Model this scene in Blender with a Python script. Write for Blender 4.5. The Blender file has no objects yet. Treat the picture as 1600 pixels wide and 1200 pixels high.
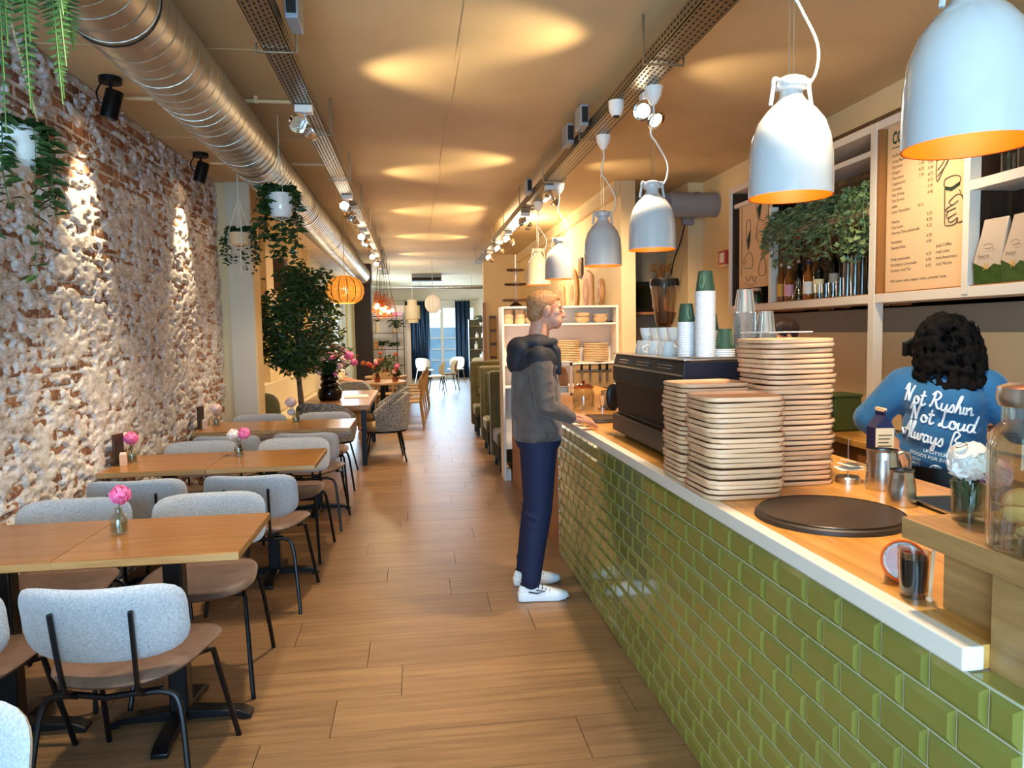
import bpy, bmesh, math, random
import numpy as np
from mathutils import Vector, Matrix, Euler
from mathutils.bvhtree import BVHTree
random.seed(7); np.random.seed(7)
R_ = math.radians; PI = math.pi
sc = bpy.context.scene
C = sc.collection

# ------------------------------------------------------------------ camera
EYE = 1.612
def _cam():
    yaw, pitch, roll = R_(7.55), R_(4.153), R_(-1.022)
    f = Vector((math.sin(yaw)*math.cos(pitch), math.cos(yaw)*math.cos(pitch), -math.sin(pitch)))
    r = Vector((math.cos(yaw), -math.sin(yaw), 0)); u = r.cross(f)
    r2 = r*math.cos(roll) + u*math.sin(roll); u2 = -r*math.sin(roll) + u*math.cos(roll)
    cd = bpy.data.cameras.new('camera'); co = bpy.data.objects.new('camera', cd); C.objects.link(co)
    m = Matrix.Identity(4)
    for i in range(3):
        m[i][0] = r2[i]; m[i][1] = u2[i]; m[i][2] = -f[i]
    m[0][3], m[1][3], m[2][3] = 0, 0, EYE
    co.matrix_world = m
    cd.sensor_width = 36; cd.lens = 36*1140/1600; cd.clip_start = .05; cd.clip_end = 200
    sc.camera = co
_cam()

# ------------------------------------------------------------------ world, daylight, exposure
sc.view_settings.view_transform = 'Standard'; sc.view_settings.look = 'None'
sc.view_settings.gamma = 1; sc.view_settings.use_curve_mapping = False
sc.view_settings.exposure = 1.0
sc.cycles.use_denoising = True
sc.cycles.max_bounces = 8; sc.cycles.diffuse_bounces = 4; sc.cycles.glossy_bounces = 4
sc.cycles.transmission_bounces = 8; sc.cycles.transparent_max_bounces = 8
sc.cycles.caustics_reflective = False; sc.cycles.caustics_refractive = False
sc.cycles.sample_clamp_indirect = 4
w = bpy.data.worlds.new('sky'); sc.world = w; w.use_nodes = True
bg = w.node_tree.nodes['Background']; bg.inputs[0].default_value = (.62, .80, 1, 1); bg.inputs[1].default_value = 1.1

def light(name, kind, loc, energy, col, size=.1, sizey=None, aim=None, cone=None, blend=.5, spread=None):
    l = bpy.data.lights.new(name, kind); l.energy = energy; l.color = col
    o = bpy.data.objects.new(name, l); C.objects.link(o); o.location = loc
    if kind == 'AREA':
        l.size = size
        if sizey: l.shape = 'RECTANGLE'; l.size_y = sizey
        if spread: l.spread = R_(spread)
    else: l.shadow_soft_size = size
    if kind == 'SPOT': l.spot_size = R_(cone or 60); l.spot_blend = blend
    if aim is not None:
        o.rotation_euler = (Vector(aim)-Vector(loc)).to_track_quat('-Z', 'Y').to_euler()
    return o
DAY = (.34, .65, 1.0); WARM = (1, .76, .45); WARM2 = (1, .63, .32)
light('street_window_daylight', 'AREA', (-.7, -1.75, 1.4), 185, DAY, 3.2, 2.1, aim=(-.5, 5, 1.2))
light('rear_side_fill', 'AREA', (-1.98, 21.4, 1.6), 200, (.6, .8, 1), 3.4, 1.9, aim=(0, 20.5, 1.2))  # added area light at the unseen side window, brightens the rear room
light('garden_door_daylight', 'AREA', (.9, 25.3, 1.5), 125, (.45, .72, 1), 2.4, 2.2, aim=(.6, 10, 0.6))

# ------------------------------------------------------------------ geometry helpers
def lin(c):
    if isinstance(c, str):
        c = tuple(int(c[i:i+2], 16) for i in (0, 2, 4))
    return tuple(((x/255)/12.92 if x/255 <= .04045 else ((x/255+.055)/1.055)**2.4) for x in c)

class G:
    def __init__(s): s.v = []; s.f = []
    def add(s, v, f):
        n = len(s.v); s.v += [tuple(p) for p in v]; s.f += [tuple(i+n for i in q) for q in f]; return s
    def box(s, x0, x1, y0, y1, z0, z1, M=None):
        v = [(x, y, z) for z in (z0, z1) for y in (y0, y1) for x in (x0, x1)]
        if M is not None: v = [M @ Vector(p) for p in v]
        return s.add(v, [(0,2,3,1), (4,5,7,6), (0,1,5,4), (2,6,7,3), (0,4,6,2), (1,3,7,5)])
    def cbox(s, c, d, M=None):
        return s.box(c[0]-d[0]/2, c[0]+d[0]/2, c[1]-d[1]/2, c[1]+d[1]/2, c[2]-d[2]/2, c[2]+d[2]/2, M)
    def tube(s, pts, r, n=8, caps=True, flat=None):
        pts = [Vector(p) for p in pts]; m = len(pts)
        rs = r if isinstance(r, (list, tuple)) else [r]*m
        vs = []; nrm = None
        for i, p in enumerate(pts):
            t = (pts[min(i+1, m-1)]-pts[max(i-1, 0)])
            t = t.normalized() if t.length > 1e-9 else Vector((0,0,1))
            if nrm is None:
                a = Vector((0,0,1)) if abs(t.z) < .9 else Vector((1,0,0))
                nrm = (a - t*a.dot(t)).normalized()
            else:
                nrm = nrm - t*nrm.dot(t)
                nrm = nrm.normalized() if nrm.length > 1e-6 else t.orthogonal().normalized()
            b = t.cross(nrm)
            for k in range(n):
                an = 2*PI*k/n
                vs.append(p + nrm*math.cos(an)*rs[i] + b*math.sin(an)*rs[i]*(flat or 1))
        fs = [(i*n+k, i*n+(k+1) % n, (i+1)*n+(k+1) % n, (i+1)*n+k) for i in range(m-1) for k in range(n)]
        if caps: fs += [tuple(range(n))[::-1], tuple((m-1)*n+k for k in range(n))]
        return s.add(vs, fs)
    def lathe(s, prof, n=24, c=(0,0,0), M=None, sx=1, sy=1):
        vs = []; fs = []; ring = []
        for r, z in prof:
            if r < 1e-6:
                ring.append([len(vs)]); vs.append((c[0], c[1], c[2]+z))
            else:
                ring.append(list(range(len(vs), len(vs)+n)))
                vs += [(c[0]+r*sx*math.cos(2*PI*k/n), c[1]+r*sy*math.sin(2*PI*k/n), c[2]+z) for k in range(n)]
        for a, b in zip(ring, ring[1:]):
            for k in range(n):
                k2 = (k+1) % n
                if len(a) == 1 and len(b) == 1: continue
                if len(a) == 1: fs.append((a[0], b[k2], b[k]))
                elif len(b) == 1: fs.append((a[k], a[k2], b[0]))
                else: fs.append((a[k], a[k2], b[k2], b[k]))
        if M is not None: vs = [M @ Vector(p) for p in vs]
        return s.add(vs, fs)
    def pillow(s, w, h, t, e=3.0, nr=5, na=32, fn=None, p=4, flat=0):
        """closed pad: superellipse outline w x h in xy, thickness t in z; fn maps (x,y,z)"""
        def out(a):
            ca, sa = math.cos(a), math.sin(a)
            k = (abs(ca)**e + abs(sa)**e)**(-1/e)
            return ca*k*w/2, sa*k*h/2
        vs = []; idx = {}
        for side in (1, -1):
            idx[side, 0] = [len(vs)]; vs.append((0, 0, side*t/2*(1 if side > 0 else 1-flat)))
            for i in range(1, nr+1):
                rr = math.sin(i/nr*PI/2)
                if i == nr and side < 0: idx[side, i] = idx[1, nr]; continue
                idx[side, i] = list(range(len(vs), len(vs)+na))
                z = side*t/2*max(0, 1-rr**p)**.5*(1 if side > 0 else 1-flat)
                for k in range(na):
                    x, y = out(2*PI*k/na); vs.append((x*rr, y*rr, z))
        fs = []
        for side in (1, -1):
            for i in range(nr):
                a, b = idx[side, i], idx[side, i+1]
                for k in range(na):
                    k2 = (k+1) % na
                    q = (a[0], b[k], b[k2]) if i == 0 else (a[k], b[k], b[k2], a[k2])
                    fs.append(q if side > 0 else q[::-1])
        if fn: vs = [fn(*q) for q in vs]
        return s.add(vs, fs)
    def prism(s, out, a0, a1, ax='z', M=None):
        n = len(out)
        def P(u, v, a): return {'z': (u, v, a), 'y': (u, a, v), 'x': (a, u, v)}[ax]
        vs = [P(u, v, a0) for u, v in out] + [P(u, v, a1) for u, v in out]
        fs = [tuple(range(n))[::-1], tuple(range(n, 2*n))] + [(k, (k+1) % n, n+(k+1) % n, n+k) for k in range(n)]
        if M is not None: vs = [M @ Vector(p) for p in vs]
        return s.add(vs, fs)
    def sph(s, c, r, n=10, m=6):
        r = r if isinstance(r, (tuple, list)) else (r, r, r)
        prof = [(math.sin(PI*i/m), -math.cos(PI*i/m)) for i in range(m+1)]
        prof[0] = (0, -1); prof[-1] = (0, 1)
        g = G().lathe(prof, n)
        return s.add([(c[0]+p[0]*r[0], c[1]+p[1]*r[1], c[2]+p[2]*r[2]) for p in g.v], g.f)
    def xf(s, M): s.v = [tuple(M @ Vector(p)) for p in s.v]; return s
    def mesh(s, name, mat, smooth=35):
        me = bpy.data.meshes.new(name); me.from_pydata(s.v, [], s.f)
        me.validate(); bm = bmesh.new(); bm.from_mesh(me); bmesh.ops.recalc_face_normals(bm, faces=bm.faces); bm.to_mesh(me); bm.free()
        if mat is not None: me.materials.append(mat)
        if smooth:
            for p in me.polygons: p.use_smooth = True
            me.set_sharp_from_angle(angle=R_(smooth))
        return me
    def obj(s, name, mat, parent=None, loc=(0,0,0), rot=(0,0,0), smooth=35, bevel=0, seg=2):
        return mobj(name, s.mesh(name, mat, smooth), parent, loc, rot, bevel, seg)

def mobj(name, me, parent=None, loc=(0,0,0), rot=(0,0,0), bevel=0, seg=2):
    o = bpy.data.objects.new(name, me); C.objects.link(o); o.location = loc; o.rotation_euler = rot
    if parent is not None: o.parent = parent
    if bevel:
        b = o.modifiers.new('bevel', 'BEVEL'); b.width = bevel; b.segments = seg; b.limit_method = 'ANGLE'; b.angle_limit = R_(40)
        b.harden_normals = False
    return o
def tag(o, label, cat, group=None):
    o['label'] = label; o['category'] = cat
    if group: o['group'] = group
    return o
def struct(o, label=None):
    o['kind'] = 'structure'
    if label: o['label'] = label
    return o
def stuff(o): o['kind'] = 'stuff'; return o
def thing(name, label, cat, loc=(0,0,0), rz=0, group=None):
    o = bpy.data.objects.new(name, None); C.objects.link(o); o.empty_display_size = .05
    o.location = loc; o.rotation_euler = (0, 0, rz)
    return tag(o, label, cat, group)
def kids(o): return [c for c in C.objects if c.parent == o]
def dup(root, loc, rz, label, group=None):
    r = root.copy(); C.objects.link(r); r.location = loc; r.rotation_euler = (0, 0, rz); r['label'] = label
    if group: r['group'] = group
    for ch in root.children:
        c = ch.copy(); C.objects.link(c); c.parent = r
        for g2 in ch.children:
            d = g2.copy(); C.objects.link(d); d.parent = c
    return r
ORD = ['first','second','third','fourth','fifth','sixth','seventh','eighth','ninth','tenth','eleventh','twelfth','thirteenth','fourteenth','fifteenth','sixteenth','seventeenth','eighteenth','nineteenth','twentieth']
def ordn(i):
    if i < 20: return ORD[i]
    t = {2: 'twenty', 3: 'thirty', 4: 'forty'}[(i+1)//10]
    return t+'-'+ORD[(i+1) % 10-1] if (i+1) % 10 else {2: 'twentieth', 3: 'thirtieth', 4: 'fortieth'}[(i+1)//10]
def crom(pts, k=6):
    """Catmull-Rom through pts"""
    P = [Vector(p) for p in pts]; P = [P[0]]+P+[P[-1]]; out = []
    for i in range(1, len(P)-2):
        for j in range(k):
            t = j/k; a, b, c, d = P[i-1], P[i], P[i+1], P[i+2]
            out.append(.5*((2*b)+(c-a)*t+(2*a-5*b+4*c-d)*t*t+(3*b-a-3*c+d)*t*t*t))
    out.append(P[-2]); return out

# value noise, vectorised
_rng = np.random.RandomState(3); _T = _rng.rand(256, 256)
def vnoise(x, y):
    xi = np.floor(x).astype(int); yi = np.floor(y).astype(int); fx = x-xi; fy = y-yi
    fx = fx*fx*(3-2*fx); fy = fy*fy*(3-2*fy); g = lambda a, b: _T[a % 256, b % 256]
    return (g(xi, yi)*(1-fx)+g(xi+1, yi)*fx)*(1-fy)+(g(xi, yi+1)*(1-fx)+g(xi+1, yi+1)*fx)*fy
def fbm(x, y, o=4):
    s = 0; a = .5
    for i in range(o): s = s+a*vnoise(x*2**i+i*17, y*2**i+i*31); a *= .5
    return s/(1-.5**o)

# ------------------------------------------------------------------ materials
def nodes(m): return m.node_tree.nodes, m.node_tree.links
def M_(name, col, rough=.5, metal=0, spec=.5, bump=None, noise=None, rnd=0, emit=None, trans=0, ior=1.45, coat=0, sheen=0, alpha=1, sss=0, coords='Object'):
    m = bpy.data.materials.new(name); m.use_nodes = True; N, L = nodes(m); b = N['Principled BSDF']
    c = lin(col); b.inputs['Base Color'].default_value = (*c, 1); b.inputs['Roughness'].default_value = rough
    b.inputs['Metallic'].default_value = metal; b.inputs['Specular IOR Level'].default_value = spec
    b.inputs['Transmission Weight'].default_value = trans; b.inputs['IOR'].default_value = ior
    b.inputs['Coat Weight'].default_value = coat; b.inputs['Sheen Weight'].default_value = sheen; b.inputs['Alpha'].default_value = alpha
    if coat: b.inputs['Coat Roughness'].default_value = .08
    if sss: b.inputs['Subsurface Weight'].default_value = sss; b.inputs['Subsurface Radius'].default_value = (.01, .004, .002)
    if emit: b.inputs['Emission Color'].default_value = (*lin(emit[0]), 1); b.inputs['Emission Strength'].default_value = emit[1]
    tc = N.new('ShaderNodeTexCoord')
    out = None
    if noise:
        c2, scale, detail = noise[0], noise[1], noise[2] if len(noise) > 2 else 4
        n = N.new('ShaderNodeTexNoise'); n.inputs['Scale'].default_value = scale; n.inputs['Detail'].default_value = detail; n.inputs['Roughness'].default_value = .65
        L.new(tc.outputs[coords], n.inputs['Vector'])
        r = N.new('ShaderNodeValToRGB'); lo, hi = noise[3] if len(noise) > 3 else (.35, .65)
        r.color_ramp.elements[0].position = lo; r.color_ramp.elements[0].color = (*c, 1)
        r.color_ramp.elements[1].position = hi; r.color_ramp.elements[1].color = (*lin(c2), 1)
        L.new(n.outputs['Fac'], r.inputs[0]); out = r.outputs[0]
    if rnd:
        oi = N.new('ShaderNodeObjectInfo'); mr = N.new('ShaderNodeMapRange'); mr.inputs[3].default_value = 1-rnd; mr.inputs[4].default_value = 1+rnd
        L.new(oi.outputs['Random'], mr.inputs[0]); h = N.new('ShaderNodeHueSaturation'); L.new(mr.outputs[0], h.inputs['Value'])
        if out: L.new(out, h.inputs['Color'])
        else: h.inputs['Color'].default_value = (*c, 1)
        out = h.outputs[0]
    if out: L.new(out, b.inputs['Base Color'])
    if bump:
        n = N.new('ShaderNodeTexNoise'); n.inputs['Scale'].default_value = bump[0]; n.inputs['Detail'].default_value = 4
        L.new(tc.outputs[coords], n.inputs['Vector'])
        bp = N.new('ShaderNodeBump'); bp.inputs['Strength'].default_value = bump[1]; bp.inputs['Distance'].default_value = bump[2] if len(bump) > 2 else .01
        L.new(n.outputs['Fac'], bp.inputs['Height']); L.new(bp.outputs[0], b.inputs['Normal'])
    return m
def wood(name, c1, c2, axis=0, scale=1.0, rough=.45, rnd=.08, coat=0, knots=True, bump=.15, contrast=(.3, .7)):
    m = bpy.data.materials.new(name); m.use_nodes = True; N, L = nodes(m); b = N['Principled BSDF']
    b.inputs['Roughness'].default_value = rough; b.inputs['Coat Weight'].default_value = coat; b.inputs['Coat Roughness'].default_value = .15
    tc = N.new('ShaderNodeTexCoord'); mp = N.new('ShaderNodeMapping'); oi = N.new('ShaderNodeObjectInfo')
    sv = [14*scale]*3; sv[axis] = .9*scale; mp.inputs['Scale'].default_value = sv
    va = N.new('ShaderNodeVectorMath'); va.operation = 'MULTIPLY_ADD'; va.inputs[1].default_value = (37, 23, 51)
    L.new(oi.outputs['Random'], va.inputs[0]); L.new(tc.outputs['Object'], va.inputs[2]); L.new(va.outputs[0], mp.inputs['Vector'])
    n = N.new('ShaderNodeTexNoise'); n.inputs['Scale'].default_value = 1.6; n.inputs['Detail'].default_value = 6; n.inputs['Roughness'].default_value = .62; n.inputs['Distortion'].default_value = .6
    L.new(mp.outputs[0], n.inputs['Vector'])
    r = N.new('ShaderNodeValToRGB'); r.color_ramp.elements[0].position = contrast[0]; r.color_ramp.elements[0].color = (*lin(c2), 1)
    r.color_ramp.elements[1].position = contrast[1]; r.color_ramp.elements[1].color = (*lin(c1), 1); L.new(n.outputs['Fac'], r.inputs[0])
    mr = N.new('ShaderNodeMapRange'); mr.inputs[3].default_value = 1-rnd; mr.inputs[4].default_value = 1+rnd; L.new(oi.outputs['Random'], mr.inputs[0])
    h = N.new('ShaderNodeHueSaturation'); L.new(mr.outputs[0], h.inputs['Value']); L.new(r.outputs[0], h.inputs['Color']); L.new(h.outputs[0], b.inputs['Base Color'])
    bp = N.new('ShaderNodeBump'); bp.inputs['Strength'].default_value = bump; bp.inputs['Distance'].default_value = .004
    L.new(n.outputs['Fac'], bp.inputs['Height']); L.new(bp.outputs[0], b.inputs['Normal'])
    return m
MT = {}
MT['ceil'] = M_('ceiling_paint', 'd6bd90', .75, noise=('ccb184', .8, 3))
MT['cream'] = M_('cream_paint', 'e9d2a4', .7, noise=('dfc592', .7, 3))
MT['grey_cream'] = M_('pale_pilaster_paint', 'd9cfb6', .65)
MT['white'] = M_('white_paint', 'f0e7da', .4)
MT['whitewood'] = M_('white_lacquer', 'efe3cf', .35)
MT['floorbase'] = M_('floor_joint', '3a2716', .8)
MT['plank'] = wood('oak_plank', '94724d', '76583c', 0, 1.2, .36, .10, 0, contrast=(.32, .66))
MT['oak'] = wood('oak_tabletop', 'b27c42', '8a5a2a', 0, 1.5, .28, .05, .25)
MT['oakedge'] = wood('oak_edge', 'c9a26b', 'a67c49', 0, .9, .4, .05)
MT['counterwood'] = wood('counter_beech', 'e2a856', 'b87a34', 1, 1.2, .3, .05, .2)
MT['riserwood'] = wood('riser_oak', 'b98b52', '8c6236', 1, 1.2, .42, .04)
MT['panelwood'] = wood('brown_panel', 'a8692c', '8d5421', 2, .5, .45, .03)
MT['bamboo'] = wood('bamboo', 'eec094', 'd6a070', 0, 1.2, .5, .13, contrast=(.25, .75))
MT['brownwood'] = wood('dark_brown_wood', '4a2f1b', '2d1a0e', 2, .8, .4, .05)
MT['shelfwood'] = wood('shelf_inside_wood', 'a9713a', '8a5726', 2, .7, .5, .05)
MT['tanwood'] = wood('tan_chair_wood', 'b08a5a', '8f6b42', 2, .9, .45, .08)
MT['black'] = M_('black_metal', '0c0d10', .35, .3)
MT['blackplastic'] = M_('black_plastic', '141416', .45)
MT['seat'] = M_('brown_leather', '80675a', .5, noise=('6a5346', 9, 4), bump=(60, .12, .004), rnd=.06)
MT['fabric'] = M_('grey_fabric', 'c6c6c6', .9, noise=('9c9c9e', 140, 3, (.3, .7)), bump=(260, .5, .002), sheen=.3)
MT['boucle'] = M_('boucle', '3d4450', .95, noise=('a8a49a', 95, 2, (.42, .6)), bump=(120, .9, .006))
MT['tile'] = M_('green_glazed_tile', '88853e', .12, 0, .6, noise=('7b7934', 3, 2), rnd=.07, coat=.35)
MT['grout'] = M_('pale_grout', 'cfc6a6', .8)
MT['steel'] = M_('brushed_steel', 'c9c6c0', .25, 1)
MT['galv'] = M_('galvanised_duct', 'bdb7a8', .42, .9, noise=('a39c8c', 2.0, 4), bump=(6, .08, .02))
MT['galv2'] = M_('galvanised_tray', 'a59a84', .4, 1)
MT['slot'] = M_('slot_shadow_gap', '1d1812', .8)
MT['chrome'] = M_('chrome', 'e6e6e6', .08, 1)
MT['enamel'] = M_('white_enamel', 'c2c2c0', .12, 0, .6, coat=.6)
MT['enamel_cream'] = M_('cream_enamel', 'ead9b0', .15, 0, .6, coat=.5)
MT['orange'] = M_('orange_inside', 'e86400', .5)
MT['bulb'] = M_('lit_bulb', 'fff4e0', .4, emit=('fff0d8', 9))
MT['bulbwarm'] = M_('warm_bulb', 'ffd9a0', .4, emit=('ffcf90', 9))
MT['ceramic'] = M_('white_ceramic', 'ece6dc', .15, 0, .6, coat=.4)
def glass(name, tint, rough=.02):
    m = bpy.data.materials.new(name); m.use_nodes = True; N, L = nodes(m); N.remove(N['Principled BSDF']); o = N['Material Output']
    t = N.new('ShaderNodeBsdfTransparent'); t.inputs[0].default_value = (*lin(tint), 1)
    g = N.new('ShaderNodeBsdfGlossy'); g.inputs['Roughness'].default_value = rough; g.inputs[0].default_value = (1, 1, 1, 1)
    f = N.new('ShaderNodeLayerWeight'); f.inputs[0].default_value = .28; ms = N.new('ShaderNodeMixShader')
    mr = N.new('ShaderNodeMapRange'); mr.inputs[3].default_value = .04; mr.inputs[4].default_value = .6; L.new(f.outputs['Facing'], mr.inputs[0])
    L.new(mr.outputs[0], ms.inputs[0]); L.new(t.outputs[0], ms.inputs[1]); L.new(g.outputs[0], ms.inputs[2]); L.new(ms.outputs[0], o.inputs[0]); return m
MT['glass'] = glass('clear_glass', 'f2f2ec'); MT['glassamber'] = glass('amber_glass', 'c98a4a'); MT['glassgreen'] = glass('pale_water', 'dfe8dc')
MT['darkglass'] = M_('dark_bottle_glass', '0d120c', .08, 0, .7); MT['amberglass'] = M_('amber_liquor', '8a4a14', .08, 0, .7)
MT['leaf'] = M_('leaf_green', '2f4a1c', .45, rnd=.25, noise=('20360f', 5)); MT['leafdark'] = M_('leaf_dark', '243a16', .45, noise=('4a6430', 16, 2))
MT['leafpale'] = M_('leaf_variegated', '54683a', .5, noise=('8f9a68', 30, 2)); MT['fern'] = M_('fern_green', '33581f', .6, noise=('24431a', 9))
MT['bark'] = M_('bark', '7a6650', .85, noise=('5c4a38', 20), bump=(40, .4)); MT['stem'] = M_('stem_green', '48602c', .6)
MT['rope'] = M_('jute_rope', 'c9ab7c', .9, bump=(200, .4)); MT['cotton'] = M_('cotton_cord', 'e6d8bd', .9, bump=(200, .4))
MT['pink'] = M_('pink_petal', 'e0528e', .6, noise=('f08ab4', 60)); MT['palepink'] = M_('pale_pink_petal', 'efc0b4', .6, noise=('f3dcd0', 40)); MT['whitepetal'] = M_('white_petal', 'e9e0d6', .6)
MT['skin'] = M_('skin', 'd69a7a', .5, noise=('c98568', 14), sss=.08); MT['skin2'] = M_('skin_brown', 'b07a58', .5, sss=.08)
MT['hairblond'] = M_('blond_hair', 'bd8755', .6, noise=('8a5a34', 60, 4), bump=(90, .5, .006)); MT['hairdark'] = M_('dark_curly_hair', '0c0806', .8, 0, .15, bump=(60, .6, .01))
MT['hairbrown'] = M_('dark_brown_hair', '2a1710', .5, bump=(60, .5, .01))
MT['taupe'] = M_('taupe_jacket', '5d5048', .7, noise=('544840', 6), bump=(14, .35, .03), sheen=.2); MT['char'] = M_('charcoal_hood', '25242a', .75, bump=(18, .3, .02))
MT['navy'] = M_('navy_trousers', '141d3c', .75, bump=(9, .35, .03)); MT['blue'] = M_('blue_sweater', '206390', .8, noise=('1b557e', 5), bump=(7, .4, .03), sheen=.2)
MT['shoe'] = M_('white_mesh_shoe', 'e4e8ea', .6, bump=(120, .3, .003)); MT['sole'] = M_('white_sole', 'eef2f4', .5); MT['ink'] = M_('black_print', '101010', .6)
MT['paper'] = M_('paper', 'e9e2d2', .8); MT['kraft'] = M_('menu_kraft', 'efc795', .75); MT['inkbrown'] = M_('brown_ink', '5b4330', .8); MT['inkgreen'] = M_('green_ink', '24402a', .8)
MT['print'] = M_('white_print', 'e2eef2', .7); MT['olive'] = M_('olive_velvet', '5c5429', .8, noise=('4c4620', 5), sheen=.4)
MT['creamfab'] = M_('cream_cotton', 'd8c7a2', .9); MT['tanfab'] = M_('tan_fabric', '9d7e56', .85, bump=(90, .4, .004))
MT['rattan'] = M_('lit_rattan', 'd98f36', .7, emit=('f09a38', .35), bump=(90, .7, .01)); MT['woven'] = M_('woven_cream', 'd9c8a0', .8, bump=(110, .7, .01)); MT['lantern'] = M_('paper_lantern', 'efe2cc', .8, emit=('f5e6cc', .25))
MT['curtain'] = M_('blue_curtain', '122c44', .85); MT['copper'] = M_('copper_wire', 'c7773a', .3, 1)
MT['darkblue'] = M_('navy_side_panel', '0c1020', .4, bump=(70, .2, .004)); MT['machine'] = M_('black_machine_panel', '160f08', .55, .0, .25)
MT['milkblue'] = M_('carton_navy', '18214a', .5); MT['tray'] = M_('dark_tray_rubber', '3b2a1c', .5, noise=('33241a', 5)); MT['mirror'] = M_('blue_grey_mirror', '8898a8', .1, .8)
MT['plateclay'] = M_('stoneware', 'e6c79c', .5, rnd=.08, noise=('d8b484', 12)); MT['cake'] = wood('cake_stand_wood', '6d4826', '4f3117', 0, .8, .45)
MT['boardwood'] = wood('carved_board', 'cf9a56', 'a46c30', 2, .9, .5); MT['cupgreen'] = M_('paper_cup_green', '2f4a35', .55); MT['cupwhite'] = M_('paper_cup_white', 'ece6e0', .5)
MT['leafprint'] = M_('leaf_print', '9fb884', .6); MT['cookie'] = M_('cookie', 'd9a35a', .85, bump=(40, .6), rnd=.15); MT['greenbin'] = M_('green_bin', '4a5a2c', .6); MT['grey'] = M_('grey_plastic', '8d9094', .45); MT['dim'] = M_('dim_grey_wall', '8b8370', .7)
# ------------------------------------------------------------------ text and organic surfaces, made while the scene is still light
_tmp = []
def text_geo(items):
    """items: list of (key, body, size, shear, align) -> {key: G}"""
    obs = []
    for key, body, size, shear, align in items:
        cu = bpy.data.curves.new('t', 'FONT'); cu.body = body; cu.size = size; cu.shear = shear; cu.align_x = align; cu.resolution_u = 2; cu.offset = .0035 if key == 'COFFEE' else 0
        o = bpy.data.objects.new('t', cu); C.objects.link(o); obs.append((key, o, cu))
    bpy.context.view_layer.update(); dg = bpy.context.evaluated_depsgraph_get(); out = {}
    for key, o, cu in obs:
        me = bpy.data.meshes.new_from_object(o.evaluated_get(dg))
        g = G(); g.v = [tuple(v.co) for v in me.vertices]; g.f = [tuple(p.vertices) for p in me.polygons]; out[key] = g
        bpy.data.meshes.remove(me)
    for key, o, cu in obs: bpy.data.objects.remove(o); bpy.data.curves.remove(cu)
    return out
MENU_L = ['Koffie', 'Long Black', 'Espresso', 'Doppio', 'Macchiato', 'Cappuccino', 'Cortado', 'Flat White', 'Flat Brown', 'Latte', 'Latte Macchiato']
items = [('COFFEE', 'COFFEE', .105, 0, 'LEFT')]
items += [('ml%d' % i, t, .036, 0, 'LEFT') for i, t in enumerate(MENU_L)]
MENU_M = ['Matcha', 'Chai Latte', 'Warme Chocolademelk', 'Muntthee', 'Gemberthee', 'Fresh Lemonade', 'Strawberry Lemonade', 'Summer Iced Tea']
items += [('mm%d' % i, t, .036, 0, 'LEFT') for i, t in enumerate(MENU_M)]
MENU_P = ['3,40', '4,00', '3,90', '', '', '', '', '4,10']
MENU_Q = ['4,20', '5,00', '4,90', '4,75', '4,75', '3,90', '4,90', '5,25', '4,75', '4,25', '4,00', '4,00', '4,25', '4,95', '4,95']
items += [('mp%d' % i, t, .036, 0, 'LEFT') for i, t in enumerate(MENU_P) if t] + [('mq%d' % i, t, .036, 0, 'LEFT') for i, t in enumerate(MENU_Q)]
items += [('mi%d' % i, t, .036, 0, 'LEFT') for i, t in enumerate(['Iced Coffee', 'Iced Latte', 'Iced Americano', 'Iced Matcha'])]
items += [('melk', 'Melk opties: volle, magere, kokos, amandel, haver', .036, 0, 'LEFT')]
items += [('life', 'LIFESTYLE IS', .026, .1, 'CENTER'), ('goods', 'GOODS FOR EVERY DAY', .026, .1, 'CENTER'), ('slow', 'SLOW\nDAYS', .026, .1, 'CENTER'), ('good', 'GOOD\nDAYS', .026, .1, 'CENTER'), ('bean', 'bocca', .045, .2, 'CENTER'), ('eo', 'EO', .17, 0, 'CENTER')]
TX = text_geo(items)

def blob(parts, voxel=.012, smooth=6, fac=.5):
    """fuse tapered capsules ('c',p0,p1,r0,r1) and ellipsoids ('e',c,radii[,euler]) into one continuous surface"""
    g = G()
    for p in parts:
        if p[0] == 'c':
            a, b = Vector(p[1]), Vector(p[2]); r0, r1 = p[3], p[4]; d = (b-a); n = 12
            L = d.length; d = d.normalized() if L > 1e-6 else Vector((0,0,1))
            pts = []; rs = []
            for i in range(5):
                t = PI/2*(1-i/4); pts.append(a-d*r0*math.sin(t)); rs.append(max(1e-4, r0*math.cos(t)))
            for i in range(5):
                t = PI/2*i/4; pts.append(b+d*r1*math.sin(t)); rs.append(max(1e-4, r1*math.cos(t)))
            g.tube(pts, rs, n)
        else:
            h = G().sph((0,0,0), p[2], 18, 12)
            if len(p) > 3: h.xf(Euler(p[3]).to_matrix().to_4x4())
            h.xf(Matrix.Translation(p[1])); g.add(h.v, h.f)
    me = bpy.data.meshes.new('b'); me.from_pydata(g.v, [], g.f); o = bpy.data.objects.new('b', me); C.objects.link(o)
    m = o.modifiers.new('r', 'REMESH'); m.mode = 'VOXEL'; m.voxel_size = voxel
    if smooth: s = o.modifiers.new('s', 'SMOOTH'); s.iterations = smooth; s.factor = fac
    bpy.context.view_layer.update(); dg = bpy.context.evaluated_depsgraph_get()
    r = bpy.data.meshes.new_from_object(o.evaluated_get(dg))
    h = G(); h.v = [tuple(v.co) for v in r.vertices]; h.f = [tuple(p.vertices) for p in r.polygons]
    bpy.data.objects.remove(o); bpy.data.meshes.remove(me); bpy.data.meshes.remove(r)
    return h
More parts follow.
